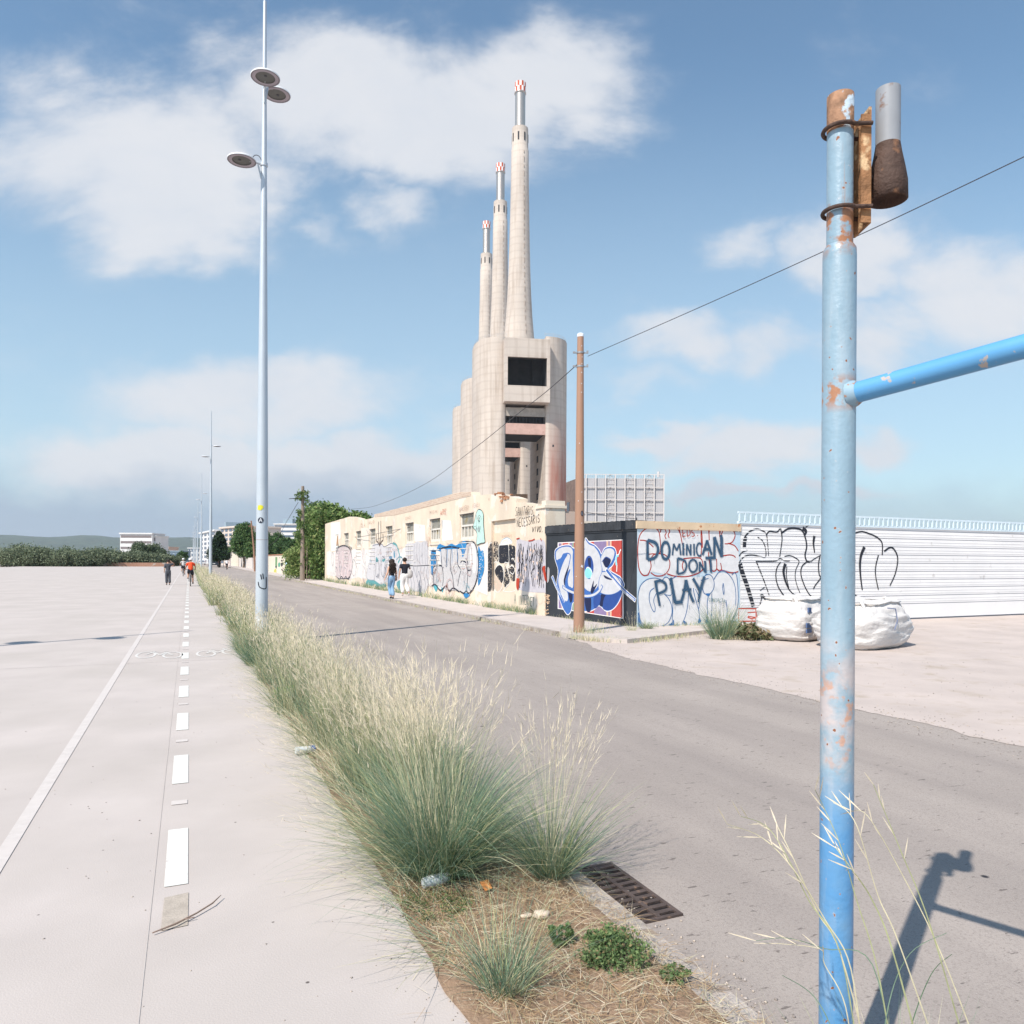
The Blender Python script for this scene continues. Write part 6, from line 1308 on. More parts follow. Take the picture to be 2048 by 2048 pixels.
# ------------------------------------------------------------------ background walls and buildings
def bwall(name, u0, u1, X, h, mat, label, cat='wall', z0=0, cop=None):
    y0 = ray(u1, 1100); y1 = ray(u0, 1100); ya, yb = y0.y/y0.x*X, y1.y/y1.x*X
    t = empty(name, (X, ya, 0), 0, label, cat); mb = MB(); mb.box(0, .3, 0, yb-ya, z0, h); mb.build('wall', mat, t)
    if cop: mb = MB(); mb.box(-.06, .36, -.01, yb-ya, h, h+.12); mb.build('coping', cop, t)
    return t, ya, yb
m_tilec = M('terracotta_coping', (.40, .20, .12), .9, .2, 4)
t, ya, yb = bwall('painted_wall', 536, 582, 9.7, 2.12, m_cream2, 'low peeling cream wall with green and black figures, right of the near lamp pole', cop=m_tilec)
w = Wall((9.7, ya), (9.7, yb)); w.crop(400, 960, 7.43)
w.fill([(1120,1145),(1150,1145),(1145,1290),(1118,1300)], (126,168,120), False); w.fill([(1162,1235),(1192,1230),(1190,1285),(1165,1290)], (110,180,150)); w.fill([(1270,1150),(1300,1150),(1300,1400),(1268,1395)], (190,222,236), False)
for P in ([(1205,1190),(1225,1185),(1228,1205),(1210,1212)], [(1200,1240),(1228,1230),(1232,1262),(1212,1290)], [(1205,1320),(1230,1335),(1225,1360)], [(1118,1285),(1140,1280),(1135,1320)]): w.fill(P, (58,60,66))
w.fill([(1100,1340),(1130,1320),(1135,1380),(1105,1390)], (220,214,110)); w.stroke([(1285,1290),(1310,1260),(1305,1320),(1330,1300)], 8, (120,180,210)); w.stroke([(1285,1370),(1315,1350),(1310,1390),(1340,1370)], 8, (120,180,210))
for x in (1040, 1060, 1085, 1245): w.stroke([(x,1150),(x+4,1250),(x-3,1400)], 5, (190,160,130))
w.build('graffiti', t)
bwall('low_wall', 507, 534, 9.75, 2.0, M('reddish_plaster', (.46, .34, .30), .9, .15, 1), 'low pinkish wall hidden behind the near lamp pole', cop=m_tilec)
t, ya, yb = bwall('low_wall', 478, 504, 9.9, 1.9, M('whitewashed_plaster', (.62, .56, .52), .9, .12, .8, col2=(.5, .3, .24), thr=.6), 'low whitish wall with a pink painted figure, left of the thin reddish pole')
bwall('low_wall', 462, 476, 9.9, 3.0, m_cream2, 'short pinkish wall stub left of the bright green tree trunk')
bwall('low_shed', 440, 461, 10.2, 3.4, M('shed_plaster', (.66, .55, .5), .9, .1, .6), 'low white shed beyond the van under the cypress', 'shed')
t = empty('billboard', PD(453.5, 160), 0, 'blank grey roadside billboard panel above the white shed', 'billboard')
mb = MB(); T_ = RT; mb.obox((0, 0, 2.55), RT*1.05, FW*.06, (0, 0, .66)); mb.build('panel', M('billboard_grey', (.30, .28, .26), .8, .05), t); mb = MB(); mb.tube([RT*-.7, RT*-.7+Vector((0, 0, 1.9))], .05, 5); mb.build('leg', m_iron, t); mb = MB(); mb.tube([RT*.7, RT*.7+Vector((0, 0, 1.9))], .05, 5); mb.build('leg', m_iron, t)
def block(name, u0, u1, vtop, D, label, mw, storeys, bays_, mwin, depth=12, vbase=None, bands=False, roof=None, ang=0.0):
    A = PD(u0, D*(1+ang)); B = PD(u1, D*(1-ang)); h = ZD(vtop, D, (u0+u1)/2); T = (B-A); ln = T.length; T.normalize(); Nn = Vector((T.y, -T.x, 0))
    if Nn.dot(A) > 0: Nn = -Nn
    t = empty(name, A, 0, label, 'building'); mb = MB(); mb.obox(T*ln/2-Nn*depth/2+Vector((0, 0, h/2)), T*ln/2, Nn*depth/2, (0, 0, h/2)); mb.build('wall', mw, t)
    sh = h/storeys
    for s in range(storeys):
        if bands:
            mb = MB(); mb.obox(T*ln/2+Nn*.04+Vector((0, 0, sh*(s+.55))), T*(ln/2-.3), Nn*.05, (0, 0, sh*.2)); mb.build('window', mwin, t)
        else:
            for b in range(bays_):
                mb = MB(); mb.obox(T*ln*(b+.5)/bays_+Nn*.04+Vector((0, 0, sh*(s+.55))), T*(ln/bays_*.28), Nn*.06, (0, 0, sh*.27)); mb.build('window', mwin, t)
    mb = MB(); mb.obox(T*ln/2-Nn*(depth/2-.2)+Vector((0, 0, h+.25)), T*(ln/2+.3), Nn*(depth/2+.3), (0, 0, .25)); mb.build('roof', mw, t)
    if roof: mb = MB(); mb.obox(T*ln*roof[0]-Nn*4+Vector((0, 0, h+.5+roof[2]/2)), T*ln*roof[1], Nn*3, (0, 0, roof[2]/2)); mb.build('roof_plant', M('roof_plant_metal', (.28, .36, .42), .7, .1), t)
    return t
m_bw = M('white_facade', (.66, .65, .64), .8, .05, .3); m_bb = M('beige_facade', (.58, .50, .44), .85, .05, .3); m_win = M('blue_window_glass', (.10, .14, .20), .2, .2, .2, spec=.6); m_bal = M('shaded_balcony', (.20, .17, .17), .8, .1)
block('apartment_block', 240, 304, 1068, 330, 'white apartment block with dark balcony bands at the far left', m_bw, 5, 4, m_bal, bands=True)
block('apartment_block', 305, 312, 1073, 332, 'narrow lower end of the banded apartment block', m_bw, 4, 1, m_bal)
block('apartment_block', 321, 338, 1095, 420, 'low salmon coloured building in front of the hills', M('salmon_facade', (.60, .42, .33), .85, .05), 2, 4, m_win)
block('warehouse', 318, 362, 1103, 400, 'long low blue grey warehouse behind the shrubs', M('blue_grey_cladding', (.25, .32, .38), .8, .05), 1, 6, m_win)
block('office_block', 400, 431, 1065, 265, 'white modern office block with blue glazing behind the second lamp pole', m_bw, 7, 4, m_win, ang=.06)
block('apartment_block', 441, 482, 1056, 225, 'beige apartment block with blue window columns behind the cypress', m_bb, 8, 5, m_win, roof=(.06, .03, 1.6), ang=.03)
block('office_block', 548, 600, 1049, 400, 'white office block with blue window bands above the dark trees', m_bw, 8, 8, m_win, bands=True, roof=(.5, .18, 2.6))
block('apartment_block', 376, 399, 1097, 420, 'distant pale block between the far lamp poles', m_bw, 3, 4, m_win)
# van and car
def vehicle(name, loc, L, Wd, H, mb_, label, cat, van=True):
    t = empty(name, loc, 0, label, cat); mb = MB()
    pr = [(-L/2, .35), (-L/2, H*.93), (-L/2+.15, H), (L/2-1.2, H), (L/2-.5, H*.62), (L/2, H*.55), (L/2, .35)] if van else [(-L/2, .35), (-L/2, H*.62), (-L/2+.5, H*.66), (-L/2+1.0, H), (L/2-1.7, H), (L/2-1.0, H*.64), (L/2, H*.55), (L/2, .35)]
    n = len(pr); vs = [(-Wd/2, y, z) for y, z in pr]+[(Wd/2, y, z) for y, z in pr]; tr = tessellate_polygon([[Vector((y, z, 0)) for y, z in pr]])
    mb.add(vs, [(i, (i+1) % n, n+(i+1) % n, n+i) for i in range(n)]+[tuple(x) for x in tr]+[tuple(k+n for k in x)[::-1] for x in tr]); mb.build('body', mb_, t, bevel=.06)
    for s in (-1, 1):
        for y in (-L/2+.8, L/2-.9): q = MB(); q.tube([(s*(Wd/2-.2), y, .33), (s*(Wd/2+.01), y, .33)], .33, 14); q.build('wheel', m_tyre, t)
        q = MB(); q.box(s*(Wd/2-.12)-.07, s*(Wd/2-.12)+.07, -L/2-.02, -L/2+.02, .9, 1.2); q.build('tail_light', paint((190, 40, 36)), t)
    q = MB(); q.box(-Wd/2+.25, Wd/2-.25, -L/2-.015, -L/2+.02, H*.62, H*.86); q.build('rear_window', m_win, t)
    q = MB(); q.box(-.26, .26, -L/2-.02, -L/2+.02, .62, .74); q.build('number_plate', paint((240, 240, 235)), t)
    return t
vehicle('van', (5.0, (166-FW.x*5)/FW.y, -.05), 5.0, 2.0, 2.15, M('dark_van_paint', (.03, .04, .055), .35, .1, spec=.5), 'dark blue van driving away on the road beside the second lamp pole', 'van')
vehicle('parked_car', (3.4, (215-FW.x*3.4)/FW.y, -.05), 4.3, 1.8, 1.45, M('white_car_paint', (.7, .7, .7), .3, .05, spec=.5), 'small white car far up the road, left of the van', 'car', False)

# ------------------------------------------------------------------ grasses
g_green = M('grass_blue_green', (.20, .29, .20), .7, .22, 30, spec=.3, transl=.25); g_deep = M('grass_deep_green', (.10, .185, .10), .7, .2, 30, spec=.3, transl=.25)
g_yel = M('grass_yellow_green', (.40, .42, .22), .7, .2, 30, spec=.3, transl=.25); g_straw = M('grass_straw', (.63, .57, .38), .75, .15, 30, spec=.25, transl=.2); g_head = M('grass_seed_head', (.68, .59, .45), .8, .15, 40, spec=.2, transl=.2); g_brown = M('dry_thatch', (.40, .27, .15), .85, .2, 30, spec=.2)
GM = [g_green, g_deep, g_yel, g_straw, g_head, g_brown]
class Grass:
    def __init__(s): s.V = []; s.F = []; s.M = []; s.n = 0
    def blades(s, base, L, az, th0, th1, wd, mi, segs=5, rg=RNG):
        n = len(base); base = np.asarray(base, float); P = [base]; dirs = []
        h = np.stack([np.cos(az), np.sin(az), np.zeros(n)], 1); cur = base.copy(); wob = rg.normal(size=(n, 3))*.05; wob[:, 2] = 0
        for k in range(segs):
            t = (k+.5)/segs; th = th0+(th1-th0)*t**1.3
            d = h*np.sin(th)[:, None]+np.array([0, 0, 1.])*np.cos(th)[:, None]+wob*math.sin(t*4); cur = cur+d*(L/segs)[:, None]; cur[:, 2] = np.maximum(cur[:, 2], base[:, 2]*.0+.004); P.append(cur.copy())
        tw = rg.random(n)*math.pi; wv = np.stack([np.cos(tw), np.sin(tw), .2*rg.normal(size=n)], 1)
        rows = []
        for k, p in enumerate(P):
            t = k/segs; f = (1-t)**.7*.92+.08 if k < segs else .06
            rows += [p-wv*(wd*f/2)[:, None], p+wv*(wd*f/2)[:, None]]
        V = np.stack(rows, 1).reshape(-1, 3); k2 = 2*(segs+1); off = s.n+np.arange(n)[:, None]*k2
        for k in range(segs): s.F.append(np.stack([off[:, 0]+2*k, off[:, 0]+2*k+1, off[:, 0]+2*k+3, off[:, 0]+2*k+2], 1)); s.M.append(np.broadcast_to(mi, n).copy())
        s.V.append(V); s.n += len(V); return P
    def heads(s, P, k, ln, wd, mi, az, rg=RNG):
        """spikelets along the upper part of stalks"""
        A = P[-3]; B = P[-2]; C = P[-1]; n = len(A)
        for j in range(k):
            f = rg.random(n)*1.6; q = np.where((f < 1)[:, None], A+(B-A)*np.minimum(f, 1)[:, None], B+(C-B)*(np.maximum(f, 1)-1)[:, None]*1.5); q = np.where((f > 1.55)[:, None], C, q)
            d = (C-A); th = np.arctan2(np.hypot(d[:, 0], d[:, 1]), d[:, 2])+rg.normal(size=n)*.28; a2 = np.arctan2(d[:, 1], d[:, 0])+rg.normal(size=n)*.5
            s.blades(q, ln*(.6+.8*rg.random(n)), a2, th, th+.1, np.full(n, wd), mi, 2)
    def build(s, name, parent=None): return npmesh(name, np.concatenate(s.V), np.concatenate(s.F), GM, np.concatenate(s.M), parent)
def rnd(n, a, b): return RNG.uniform(a, b, n)
def pick(n, w): return RNG.choice(len(w), size=n, p=np.array(w)/sum(w))
def clump(c, r, nb, L, ns, SL, spread, wd=.0032, w=(.5, .28, .17, .05), lean=(0, 0), gr=None, name='grass_clump', label=None, flop=0, cat='grass clump', hw=.0036):
    G_ = gr or Grass(); a = rnd(nb, 0, 2*np.pi); q = r*np.sqrt(RNG.random(nb)); base = np.stack([c[0]+q*np.cos(a), c[1]+q*np.sin(a), np.full(nb, c[2] if len(c) > 2 else .0)], 1)
    az = a+RNG.normal(size=nb)*.8; out = q/r
    th0 = (.04+spread*.85*out+.26*np.abs(RNG.normal(size=nb))); th1 = th0+spread*(.35+1.1*RNG.random(nb)); 
    if flop: k = RNG.random(nb) < flop; th1 = np.where(k, th0+rnd(nb, 1.2, 1.9), th1)
    G_.blades(base, L*rnd(nb, .35, 1.15), az, th0, th1, wd*rnd(nb, .7, 1.2), pick(nb, w))
    if nb > 700:                                   # long pale arching leaves
        k = nb//9; a = rnd(k, 0, 6.28); q = r*np.sqrt(RNG.random(k)); b_ = np.stack([c[0]+q*np.cos(a), c[1]+q*np.sin(a), np.zeros(k)], 1); t0 = rnd(k, .15, .9); G_.blades(b_, L*rnd(k, .7, 1.2), a+RNG.normal(size=k)*.5, t0, t0+rnd(k, .5, 1.5), wd*rnd(k, 1.1, 1.6), pick(k, (.55, .0, .3, .15)), 6)
    if ns:
        a = rnd(ns, 0, 2*np.pi); q = r*.8*np.sqrt(RNG.random(ns)); base = np.stack([c[0]+q*np.cos(a), c[1]+q*np.sin(a), np.full(ns, .0)], 1); az = a+RNG.normal(size=ns)*.7
        if lean != (0, 0): la = math.atan2(lean[1], lean[0]); az = np.where(RNG.random(ns) < .65, la+RNG.normal(size=ns)*.55, az)
        th0 = np.abs(RNG.normal(size=ns))*.16+.05; th1 = th0+rnd(ns, .1, .45)*(1+spread*.6)
        P = G_.blades(base, SL*rnd(ns, .72, 1.08), az, th0, th1, np.full(ns, wd*.62), np.full(ns, 3), 6); G_.heads(P, 7, SL*.055, hw, 4, az)
    if gr: return gr
    t = empty(name, (0, 0, 0), 0, label, cat); G_.build('blades', t); return t
clump((1.22, 3.80, 0), .17, 2600, .80, 150, 1.22, .62, lean=(-.2, 1), label='largest blue green grass clump with tall straw seed heads in the foreground', flop=.13, w=(.50, .30, .15, .05))
clump((1.75, 3.52, 0), .085, 800, .60, 60, .98, .55, lean=(.5, .4), label='smaller pale blue green grass clump beside the drain grate', flop=.04, w=(.62, .12, .18, .08))
clump((1.12, 2.66, 0), .09, 420, .42, 0, 0, .5, label='short pale grass tuft at the bottom edge beside the path', w=(.55, .05, .2, .2))
# verge grass as one mass
gr = Grass()
def band(y0, y1, n, ns, L, SL, wd, w, x0=1.0, x1=1.8, hk=5, sl=(-.1, .5)):
    cl = int(max(5, (y1-y0)*2.6)); cx = rnd(cl, x0+.05, x1-.05); cy = rnd(cl, y0, y1); cs = rnd(cl, .35, 1.35)
    k = RNG.integers(0, cl, n); base = np.stack([cx[k]+RNG.normal(size=n)*.10*cs[k], cy[k]+RNG.normal(size=n)*.14*cs[k], np.zeros(n)], 1); base[:, 0] = np.clip(base[:, 0], x0-.10, x1+.03)
    az = np.arctan2(base[:, 1]-cy[k], base[:, 0]-cx[k])+RNG.normal(size=n)*.6; th0 = np.abs(RNG.normal(size=n))*.38+.05; gr.blades(base, L*cs[k]**.5*rnd(n, .3, 1.15), az, th0, th0+rnd(n, .2, 1.2), wd*rnd(n, .7, 1.2), pick(n, w), 4)
    k = RNG.integers(0, cl, ns); base = np.stack([cx[k]+RNG.normal(size=ns)*.08, cy[k]+RNG.normal(size=ns)*.12, np.zeros(ns)], 1); base[:, 0] = np.clip(base[:, 0], x0-.05, x1)
    az = np.where(RNG.random(ns) < .6, math.atan2(sl[1], sl[0])+RNG.normal(size=ns)*.7, rnd(ns, 0, 6.28)); th0 = np.abs(RNG.normal(size=ns))*.2+.05
    P = gr.blades(base, SL*rnd(ns, .65, 1.08), az, th0, th0+rnd(ns, .15, .75), np.full(ns, wd*.65), pick(ns, (.0, 0, .3, .7)), 5); gr.heads(P, hk, SL*.06, wd*1.1, 4, az)
band(4.25, 5.4, 4200, 400, .60, 1.0, .0034, (.40, .18, .24, .18), 1.02, 1.75, 7, (-.5, .6))
band(5.2, 7.5, 5600, 600, .54, .96, .0040, (.32, .14, .28, .26), 1.0, 1.78, 6, (-.6, .5))
band(7.4, 10.5, 5200, 560, .50, .88, .0052, (.32, .16, .28, .24), .98, 1.8, 5, (-.3, .7))
band(10.4, 16, 6500, 620, .50, .84, .0070, (.30, .18, .32, .20), .90, 1.8, 4)
band(16, 27, 7500, 900, .52, .85, .0105, (.28, .14, .36, .22), .84, 1.8, 4)
band(27, 50, 9000, 1200, .60, .90, .017, (.20, .08, .40, .32), .76, 1.8, 3)
band(50, 95, 6000, 700, .65, .95, .032, (.18, .06, .42, .34), .70, 1.8, 2)
band(95, 190, 4000, 300, .7, 1.0, .06, (.16, .06, .42, .36), .75, 1.8, 2)
n = 1500; yb_ = 2.9+RNG.random(n)**1.3*16; base = np.stack([rnd(n, .93, 1.06), yb_, np.full(n, .004)], 1); gr.blades(base, rnd(n, .15, .55), math.pi+RNG.normal(size=n)*.7, rnd(n, .9, 1.35), rnd(n, 1.25, 1.62), .0028+yb_*.0002, pick(n, (.3, .1, .3, .3)), 4)
n = 260; yb_ = rnd(n, 3.4, 9); base = np.stack([rnd(n, .98, 1.1), yb_, np.full(n, .004)], 1); P = gr.blades(base, rnd(n, .5, .9), math.pi+RNG.normal(size=n)*.5-.5, rnd(n, .7, 1.1), rnd(n, 1.1, 1.5), np.full(n, .0026), np.full(n, 3), 5); gr.heads(P, 5, .05, .0034, 4, None)
tag(gr.build('verge_grass'), 'tall straw and green grass filling the verge between path and road', 'grass', kind='stuff')
# greener tufts that stand out along the path edge
clump((1.02, 12.3, 0), .20, 700, .50, 20, .6, .5, wd=.007, label='dark green grass tuft bulging onto the path below the near lamp', w=(.4, .5, .1, 0))
clump((.95, 14.2, 0), .16, 420, .38, 0, .6, .5, wd=.008, label='low dark green weed tuft on the path edge beside the bicycle marking', w=(.4, .5, .1, 0))
# dry thatch on the bare soil
gr = Grass(); n = 9000
base = np.stack([rnd(n, .97, 1.88), 2.0+2.7*RNG.random(n), rnd(n, .008, .03)], 1); az = rnd(n, 0, 6.28)
gr.blades(base, rnd(n, .03, .16), az, rnd(n, 1.2, 1.6), rnd(n, 1.45, 1.75), rnd(n, .0015, .0035), RNG.choice([5, 5, 3, 4], n), 2)
n = 900; base = np.stack([rnd(n, 1.0, 1.8), 2.1+2.4*RNG.random(n), np.zeros(n)], 1); gr.blades(base, rnd(n, .03, .10), rnd(n, 0, 6.28), rnd(n, .1, .9), rnd(n, .6, 1.5), rnd(n, .0015, .003), pick(n, (.3, .1, .3, .3)), 3)
n = 500; base = np.stack([rnd(n, .80, 1.02), rnd(n, 2.6, 12), rnd(n, .003, .02)], 1); gr.blades(base, rnd(n, .04, .2), rnd(n, 0, 6.28), rnd(n, 1.3, 1.6), rnd(n, 1.5, 1.7), rnd(n, .0015, .003), RNG.choice([5, 3, 4], n), 2)
tag(gr.build('dry_thatch'), 'brown dry straw and thatch scattered over the bare soil of the verge', 'thatch', kind='stuff')
# grit and small stones
def stones(name, pts, r0, r1, mats, label, seed):
    rg = np.random.default_rng(seed); n = len(pts); r = rg.uniform(r0, r1, n); oc = np.array([(1,0,0),(0,1,0),(-1,0,0),(0,-1,0),(0,0,1),(0,0,-1)], float)
    J_ = oc[None]*(r[:, None, None]*rg.uniform(.6, 1.3, (n, 6, 1))); J_[:, :, 2] *= .6; an = rg.uniform(0, 6.28, n); c_, s_ = np.cos(an)[:, None], np.sin(an)[:, None]
    x = J_[:, :, 0]*c_-J_[:, :, 1]*s_; y = J_[:, :, 0]*s_+J_[:, :, 1]*c_; J_[:, :, 0] = x; J_[:, :, 1] = y; V = (J_+np.array(pts)[:, None]).reshape(-1, 3)
    T8 = np.array([(0,1,4),(1,2,4),(2,3,4),(3,0,4),(1,0,5),(2,1,5),(3,2,5),(0,3,5)]); F = (T8[None]+np.arange(n)[:, None, None]*6).reshape(-1, 3)
    return tag(npmesh(name, V, F, mats, np.repeat(rg.integers(0, len(mats), n), 8)), label, 'gravel', kind='stuff')
gm = [M('grit_grey', (.42, .37, .34), .9, .2, 20), M('grit_tan', (.50, .42, .35), .9, .2, 20), M('grit_dark', (.30, .26, .235), .9, .2, 20)]
pp = []
for i in range(1500):
    yv = rnd(1, -2, 14.5)[0]; ed = (7.05 if yv < 11 else 7.05+(yv-11)*.16)+.22*mnoise.noise(Vector((5, yv*.45, 0))); pp.append((ed+RNG.normal()*.28, yv, -.043))
for i in range(700): pp.append((7.05+abs(RNG.normal())*4, rnd(1, 3, 14)[0], -.040))
for i in range(1500): pp.append((1.93+abs(RNG.normal())*.09, 1+RNG.random()**2*30, -.047))
for i in range(900): pp.append((7.58-abs(RNG.normal())*.08, rnd(1, 15, 45)[0], -.046))
stones('gravel', pp, .003, .011, gm, 'loose gravel and grit along the broken road edge and gutters', 3)
pp = [(rnd(1, -3, .95)[0], 1.5+RNG.random()**1.5*16, .002) for i in range(420)]+[(.95-abs(RNG.normal())*.1, 2+RNG.random()*10, .002) for i in range(500)]
stones('path_grit', pp, .002, .006, [gm[2], gm[1]], 'fine scattered grit on the pale path', 4)
# small leafy weeds
def weed(c, r, h, n, size, label, mats, w, seed, name='leafy_weed'):
    t = empty(name, (c[0], c[1], 0), 0, label, 'weed'); rr = random.Random(seed); bl = []; mb = MB()
    for i in range(n):
        a = rr.random()*6.28; q = r*rr.random()**.5; z = h*rr.uniform(.2, 1)*(1-.5*q/r); bl.append((q*math.cos(a), q*math.sin(a), z, r*.22)); mb.tube([(q*.3*math.cos(a), q*.3*math.sin(a), 0), (q*math.cos(a), q*math.sin(a), z)], .0016 if r < .4 else .006, 4)
    leafcloud('leaves', bl, 26/(r*.22)**2, size, mats, w, t, seed); mb.build('stems', m_lf[1], t); return t
fresh = [leafmat('weed_green', (.115, .185, .075)), leafmat('weed_light_green', (.18, .25, .10)), leafmat('weed_dry', (.30, .24, .12))]
weed((1.62, 2.68), .14, .13, 110, .0075, 'bushy bright green weed near the bottom edge on the bare soil', fresh, (.5, .4, .1), 1)
weed((1.47, 2.86), .05, .14, 26, .008, 'small upright green weed left of the bushy bright green weed', fresh, (.6, .4, 0), 2)
weed((1.77, 2.47), .06, .05, 22, .008, 'tiny green weed at the kerb by the bottom edge', fresh, (.5, .4, .1), 3)
weed((1.08, 3.40), .17, .055, 70, .006, 'low green and yellow weeds at the foot of the largest grass clump', fresh, (.35, .2, .45), 4)
weed((1.05, 9.3), .12, .18, 20, .03, 'fresh green broad weed glowing among the straw grass', [leafmat('vivid_green', (.16, .34, .05))], (1,), 5)
clump((10.75, 13.3, -.04), .22, 520, .85, 30, .95, .38, wd=.011, label='pale green feathery grass clump in front of the DOMINICAN wall', w=(.6, .1, .25, .05))
weed((11.35, 13.15), .50, .26, 70, .05, 'low brownish green bush between the feathery clump and the rubble bag', [leafmat('dry_bush_green', (.13, .15, .07)), leafmat('dry_bush_brown', (.26, .20, .12))], (.55, .45), 6)
clump((10.05, 15.2, .04), .14, 200, .28, 12, .4, .6, wd=.008, label='small grass tuft at the corner foot of the black wall', w=(.4, .2, .2, .2))
clump((9.45, 14.9, .04), .12, 60, .2, 14, .5, .5, wd=.007, label='thin dry grass tuft at the foot of the black wall', w=(.1, .1, .3, .5))
gr = Grass()
def edge(pts, n, L, wd, w, jit=.06, z=.04):
    pts = [Vector(p) for p in pts]; B = []
    for i in range(n):
        k = random.randrange(len(pts)-1); p = pts[k].lerp(pts[k+1], random.random()); c_ = mnoise.noise(Vector((p.x*.9, p.y*.9, 7)))
        if c_ < -.05 and random.random() < .8: continue
        B.append((p.x+random.gauss(0, jit), p.y+random.gauss(0, jit), z))
    m = len(B); gr.blades(np.array(B), L*rnd(m, .3, 1.1), rnd(m, 0, 6.28), rnd(m, 0, .5), rnd(m, .4, 1.5), wd*rnd(m, .7, 1.2), pick(m, w), 3)
edge([(9.45, 20.2), (9.45, 30)], 1500, .28, .012, (.3, .25, .3, .15)); edge([(9.42, 30), (9.42, 58)], 1800, .42, .018, (.3, .25, .3, .15))
edge([(9.5, 19.6), (9.9, 15.9)], 260, .14, .008, (.1, .1, .3, .5)); edge([(10.2, 15.5), (13, 15.6)], 240, .16, .01, (.2, .1, .3, .4))
edge([(7.52, 60), (7.52, 16)], 1100, .10, .014, (.0, .05, .25, .7), z=-.04, jit=.05); edge([(7.6, 15.2), (7.8, 13.9), (8.5, 13.2), (10.2, 13.85), (12.4, 14.7)], 1300, .16, .009, (.05, .05, .25, .65), z=-.04, jit=.09)
edge([(7.9, 14.7), (8.5, 14.8)], 160, .30, .008, (.15, .1, .3, .45), .16)
edge([(10.6, 13.2), (11.9, 12.9)], 500, .16, .009, (.05, .05, .2, .7), .14, -.03)
tag(gr.build('kerb_weeds'), 'thin dry weeds and grass growing along the kerb and wall feet', 'weeds', kind='stuff')
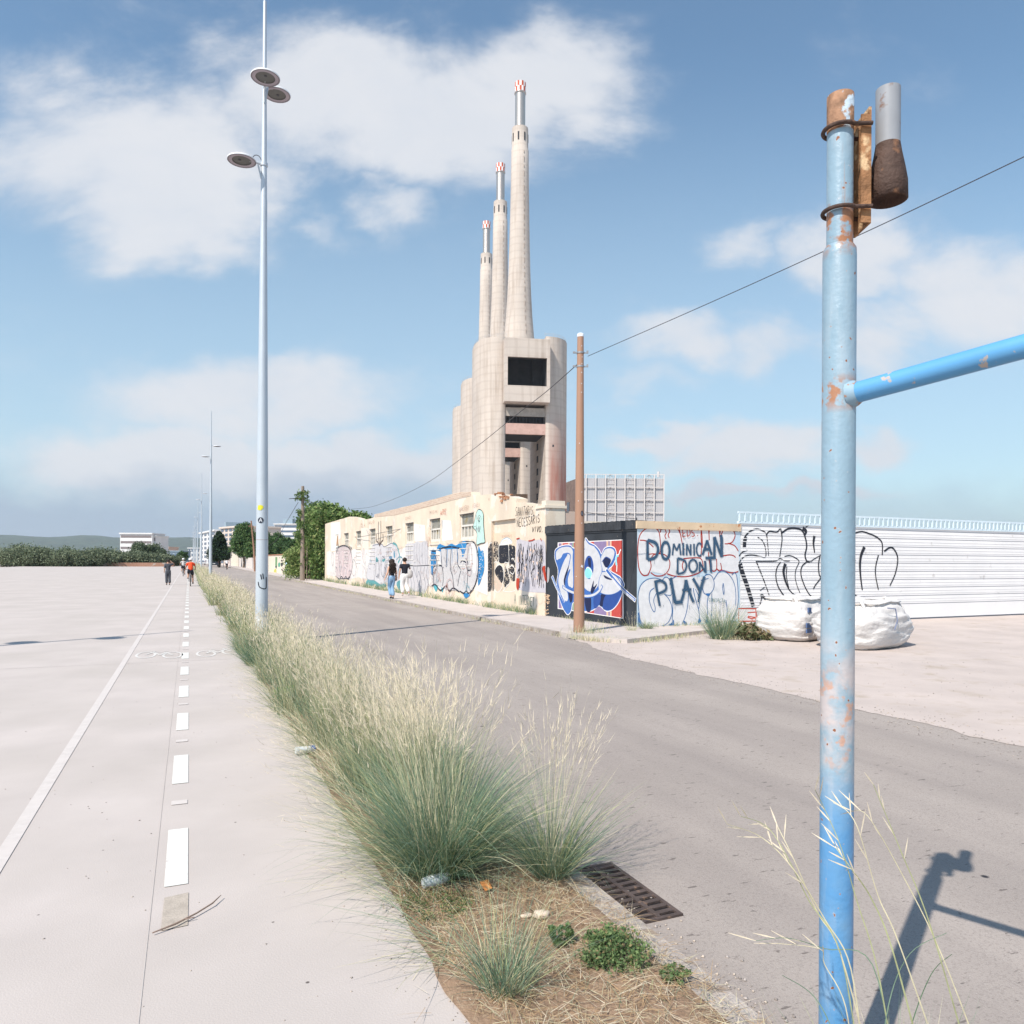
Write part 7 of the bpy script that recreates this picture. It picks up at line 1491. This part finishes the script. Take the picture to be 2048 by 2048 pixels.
# stalks close to the camera by the blue post
def near_stalks():
    G_ = Grass()
    def St(pts, w0, mi, headn=5, hl=.05):
        P = [Vector(p) for p in pts]; s_ = smooth3(P); vs = []; n = len(s_)
        wv = RT*.5+Vector((0, 0, .0))
        for i, p in enumerate(s_):
            t = (s_[min(i+1, n-1)]-s_[max(i-1, 0)]).normalized(); wvec = t.cross(FW).normalized()*w0*(1-.6*i/n)*.5; vs += [p-wvec, p+wvec]
        G_.V.append(np.array([tuple(v) for v in vs])); o_ = G_.n; G_.F.append(np.array([(o_+2*i, o_+2*i+1, o_+2*i+3, o_+2*i+2) for i in range(n-1)])); G_.M.append(np.full(n-1, mi)); G_.n += len(vs)
        for j in range(headn):
            f = int(n*(.62+.36*j/max(1, headn-1))); f = min(f, n-1); b = s_[f]; t = (s_[min(f+1, n-1)]-s_[f-1]).normalized(); rr_ = random.Random(j*7+n+int(w0*1e5)); sd = (t.cross(FW)).normalized()*rr_.uniform(-.7, .7)
            e = b+(t+sd).normalized()*hl*rr_.uniform(.7, 1.3); m_ = (b+e)/2; k = (e-b).cross(FW).normalized()*.0018
            G_.V.append(np.array([tuple(b-k*.4), tuple(b+k*.4), tuple(m_+k), tuple(m_-k), tuple(e+k*.2), tuple(e-k*.2)])); o_ = G_.n; G_.F.append(np.array([(o_, o_+1, o_+2, o_+3), (o_+3, o_+2, o_+4, o_+5)])); G_.M.append(np.full(2, 4)); G_.n += 6
    def smooth3(P):
        out = []; n = len(P)
        for i in range(n-1):
            p0, p1, p2, p3 = P[max(i-1, 0)], P[i], P[i+1], P[min(i+2, n-1)]
            for j in range(6): t = j/6; out.append(0.5*((2*p1)+(p2-p0)*t+(2*p0-5*p1+4*p2-p3)*t*t+(3*p1-p0-3*p2+p3)*t**3))
        return out+[P[-1]]
    def pt(x, y, D): q = PD(x*S, D); q.z = ZD(y*S, D, x*S); return q
    D = 1.75
    for P, w_, m_, hn in (([(1640,2060),(1610,1830),(1560,1735),(1500,1640),(1440,1580),(1375,1555)], .0034, 3, 5), ([(1635,2060),(1590,1800),(1530,1700),(1490,1620),(1450,1560),(1400,1540)], .003, 2, 6), ([(1660,2060),(1590,1800),(1545,1720),(1500,1620),(1470,1560)], .0036, 3, 4),
        ([(1700,2060),(1660,1830),(1620,1700),(1590,1600),(1560,1530),(1540,1490)], .0032, 2, 5), ([(1760,2060),(1690,1800),(1650,1700),(1610,1640),(1580,1600)], .0042, 2, 7), ([(1800,2060),(1700,1780),(1660,1690),(1620,1560),(1590,1520)], .0034, 3, 5), ([(1700,2060),(1650,1820),(1560,1790),(1490,1770),(1430,1775)], .003, 0, 3),
        ([(1850,2060),(1760,1750),(1700,1600),(1650,1480)], .0036, 2, 5), ([(1880,2060),(1780,1800),(1700,1640),(1640,1540),(1610,1530)], .003, 3, 5), ([(1620,2060),(1600,1900),(1560,1820),(1550,1790),(1470,1780)], .003, 3, 4), ([(1660,2080),(1680,1900),(1720,1800),(1790,1760)], .0032, 0, 0), ([(1700,2080),(1720,1950),(1760,1840),(1800,1800)], .0034, 1, 0), ([(1600,2080),(1580,1960),(1540,1880),(1480,1840)], .0034, 0, 0)):
        St([pt(x, y, D+.004*i*(-1)**i) for i, (x, y) in enumerate(P)], w_, m_, hn)
    c = PD(1700*S, D); n = 380; a = rnd(n, 0, 6.28); q = .10*np.sqrt(RNG.random(n)); G_.blades(np.stack([c.x+q*np.cos(a), c.y+q*np.sin(a), np.zeros(n)], 1), rnd(n, .25, .62), a, rnd(n, .1, .5), rnd(n, .5, 1.4), rnd(n, .002, .004), pick(n, (.5, .2, .2, .1)), 5)
    t = empty('grass_clump', (0, 0, 0), 0, 'close straw grass stalks crossing the foot of the blue post', 'grass clump'); G_.build('stalks', t)
near_stalks()

# ------------------------------------------------------------------ air
mb = MB(); mb.box(-8000, 8000, -2900, 11000, -1.2, 330); 
hm_ = bpy.data.materials.new('haze_air'); hm_.use_nodes = True; nt = hm_.node_tree; nt.nodes.clear()
pvn = nt.nodes.new('ShaderNodeVolumePrincipled'); pvn.inputs['Color'].default_value = (.86, .92, 1, 1); pvn.inputs['Density'].default_value = .00009; pvn.inputs['Anisotropy'].default_value = .2
on = nt.nodes.new('ShaderNodeOutputMaterial'); nt.links.new(pvn.outputs[0], on.inputs['Volume'])
hzo = mb.build('haze', hm_); hzo['kind'] = 'stuff'; hzo['label'] = 'thin pale air over the whole scene'
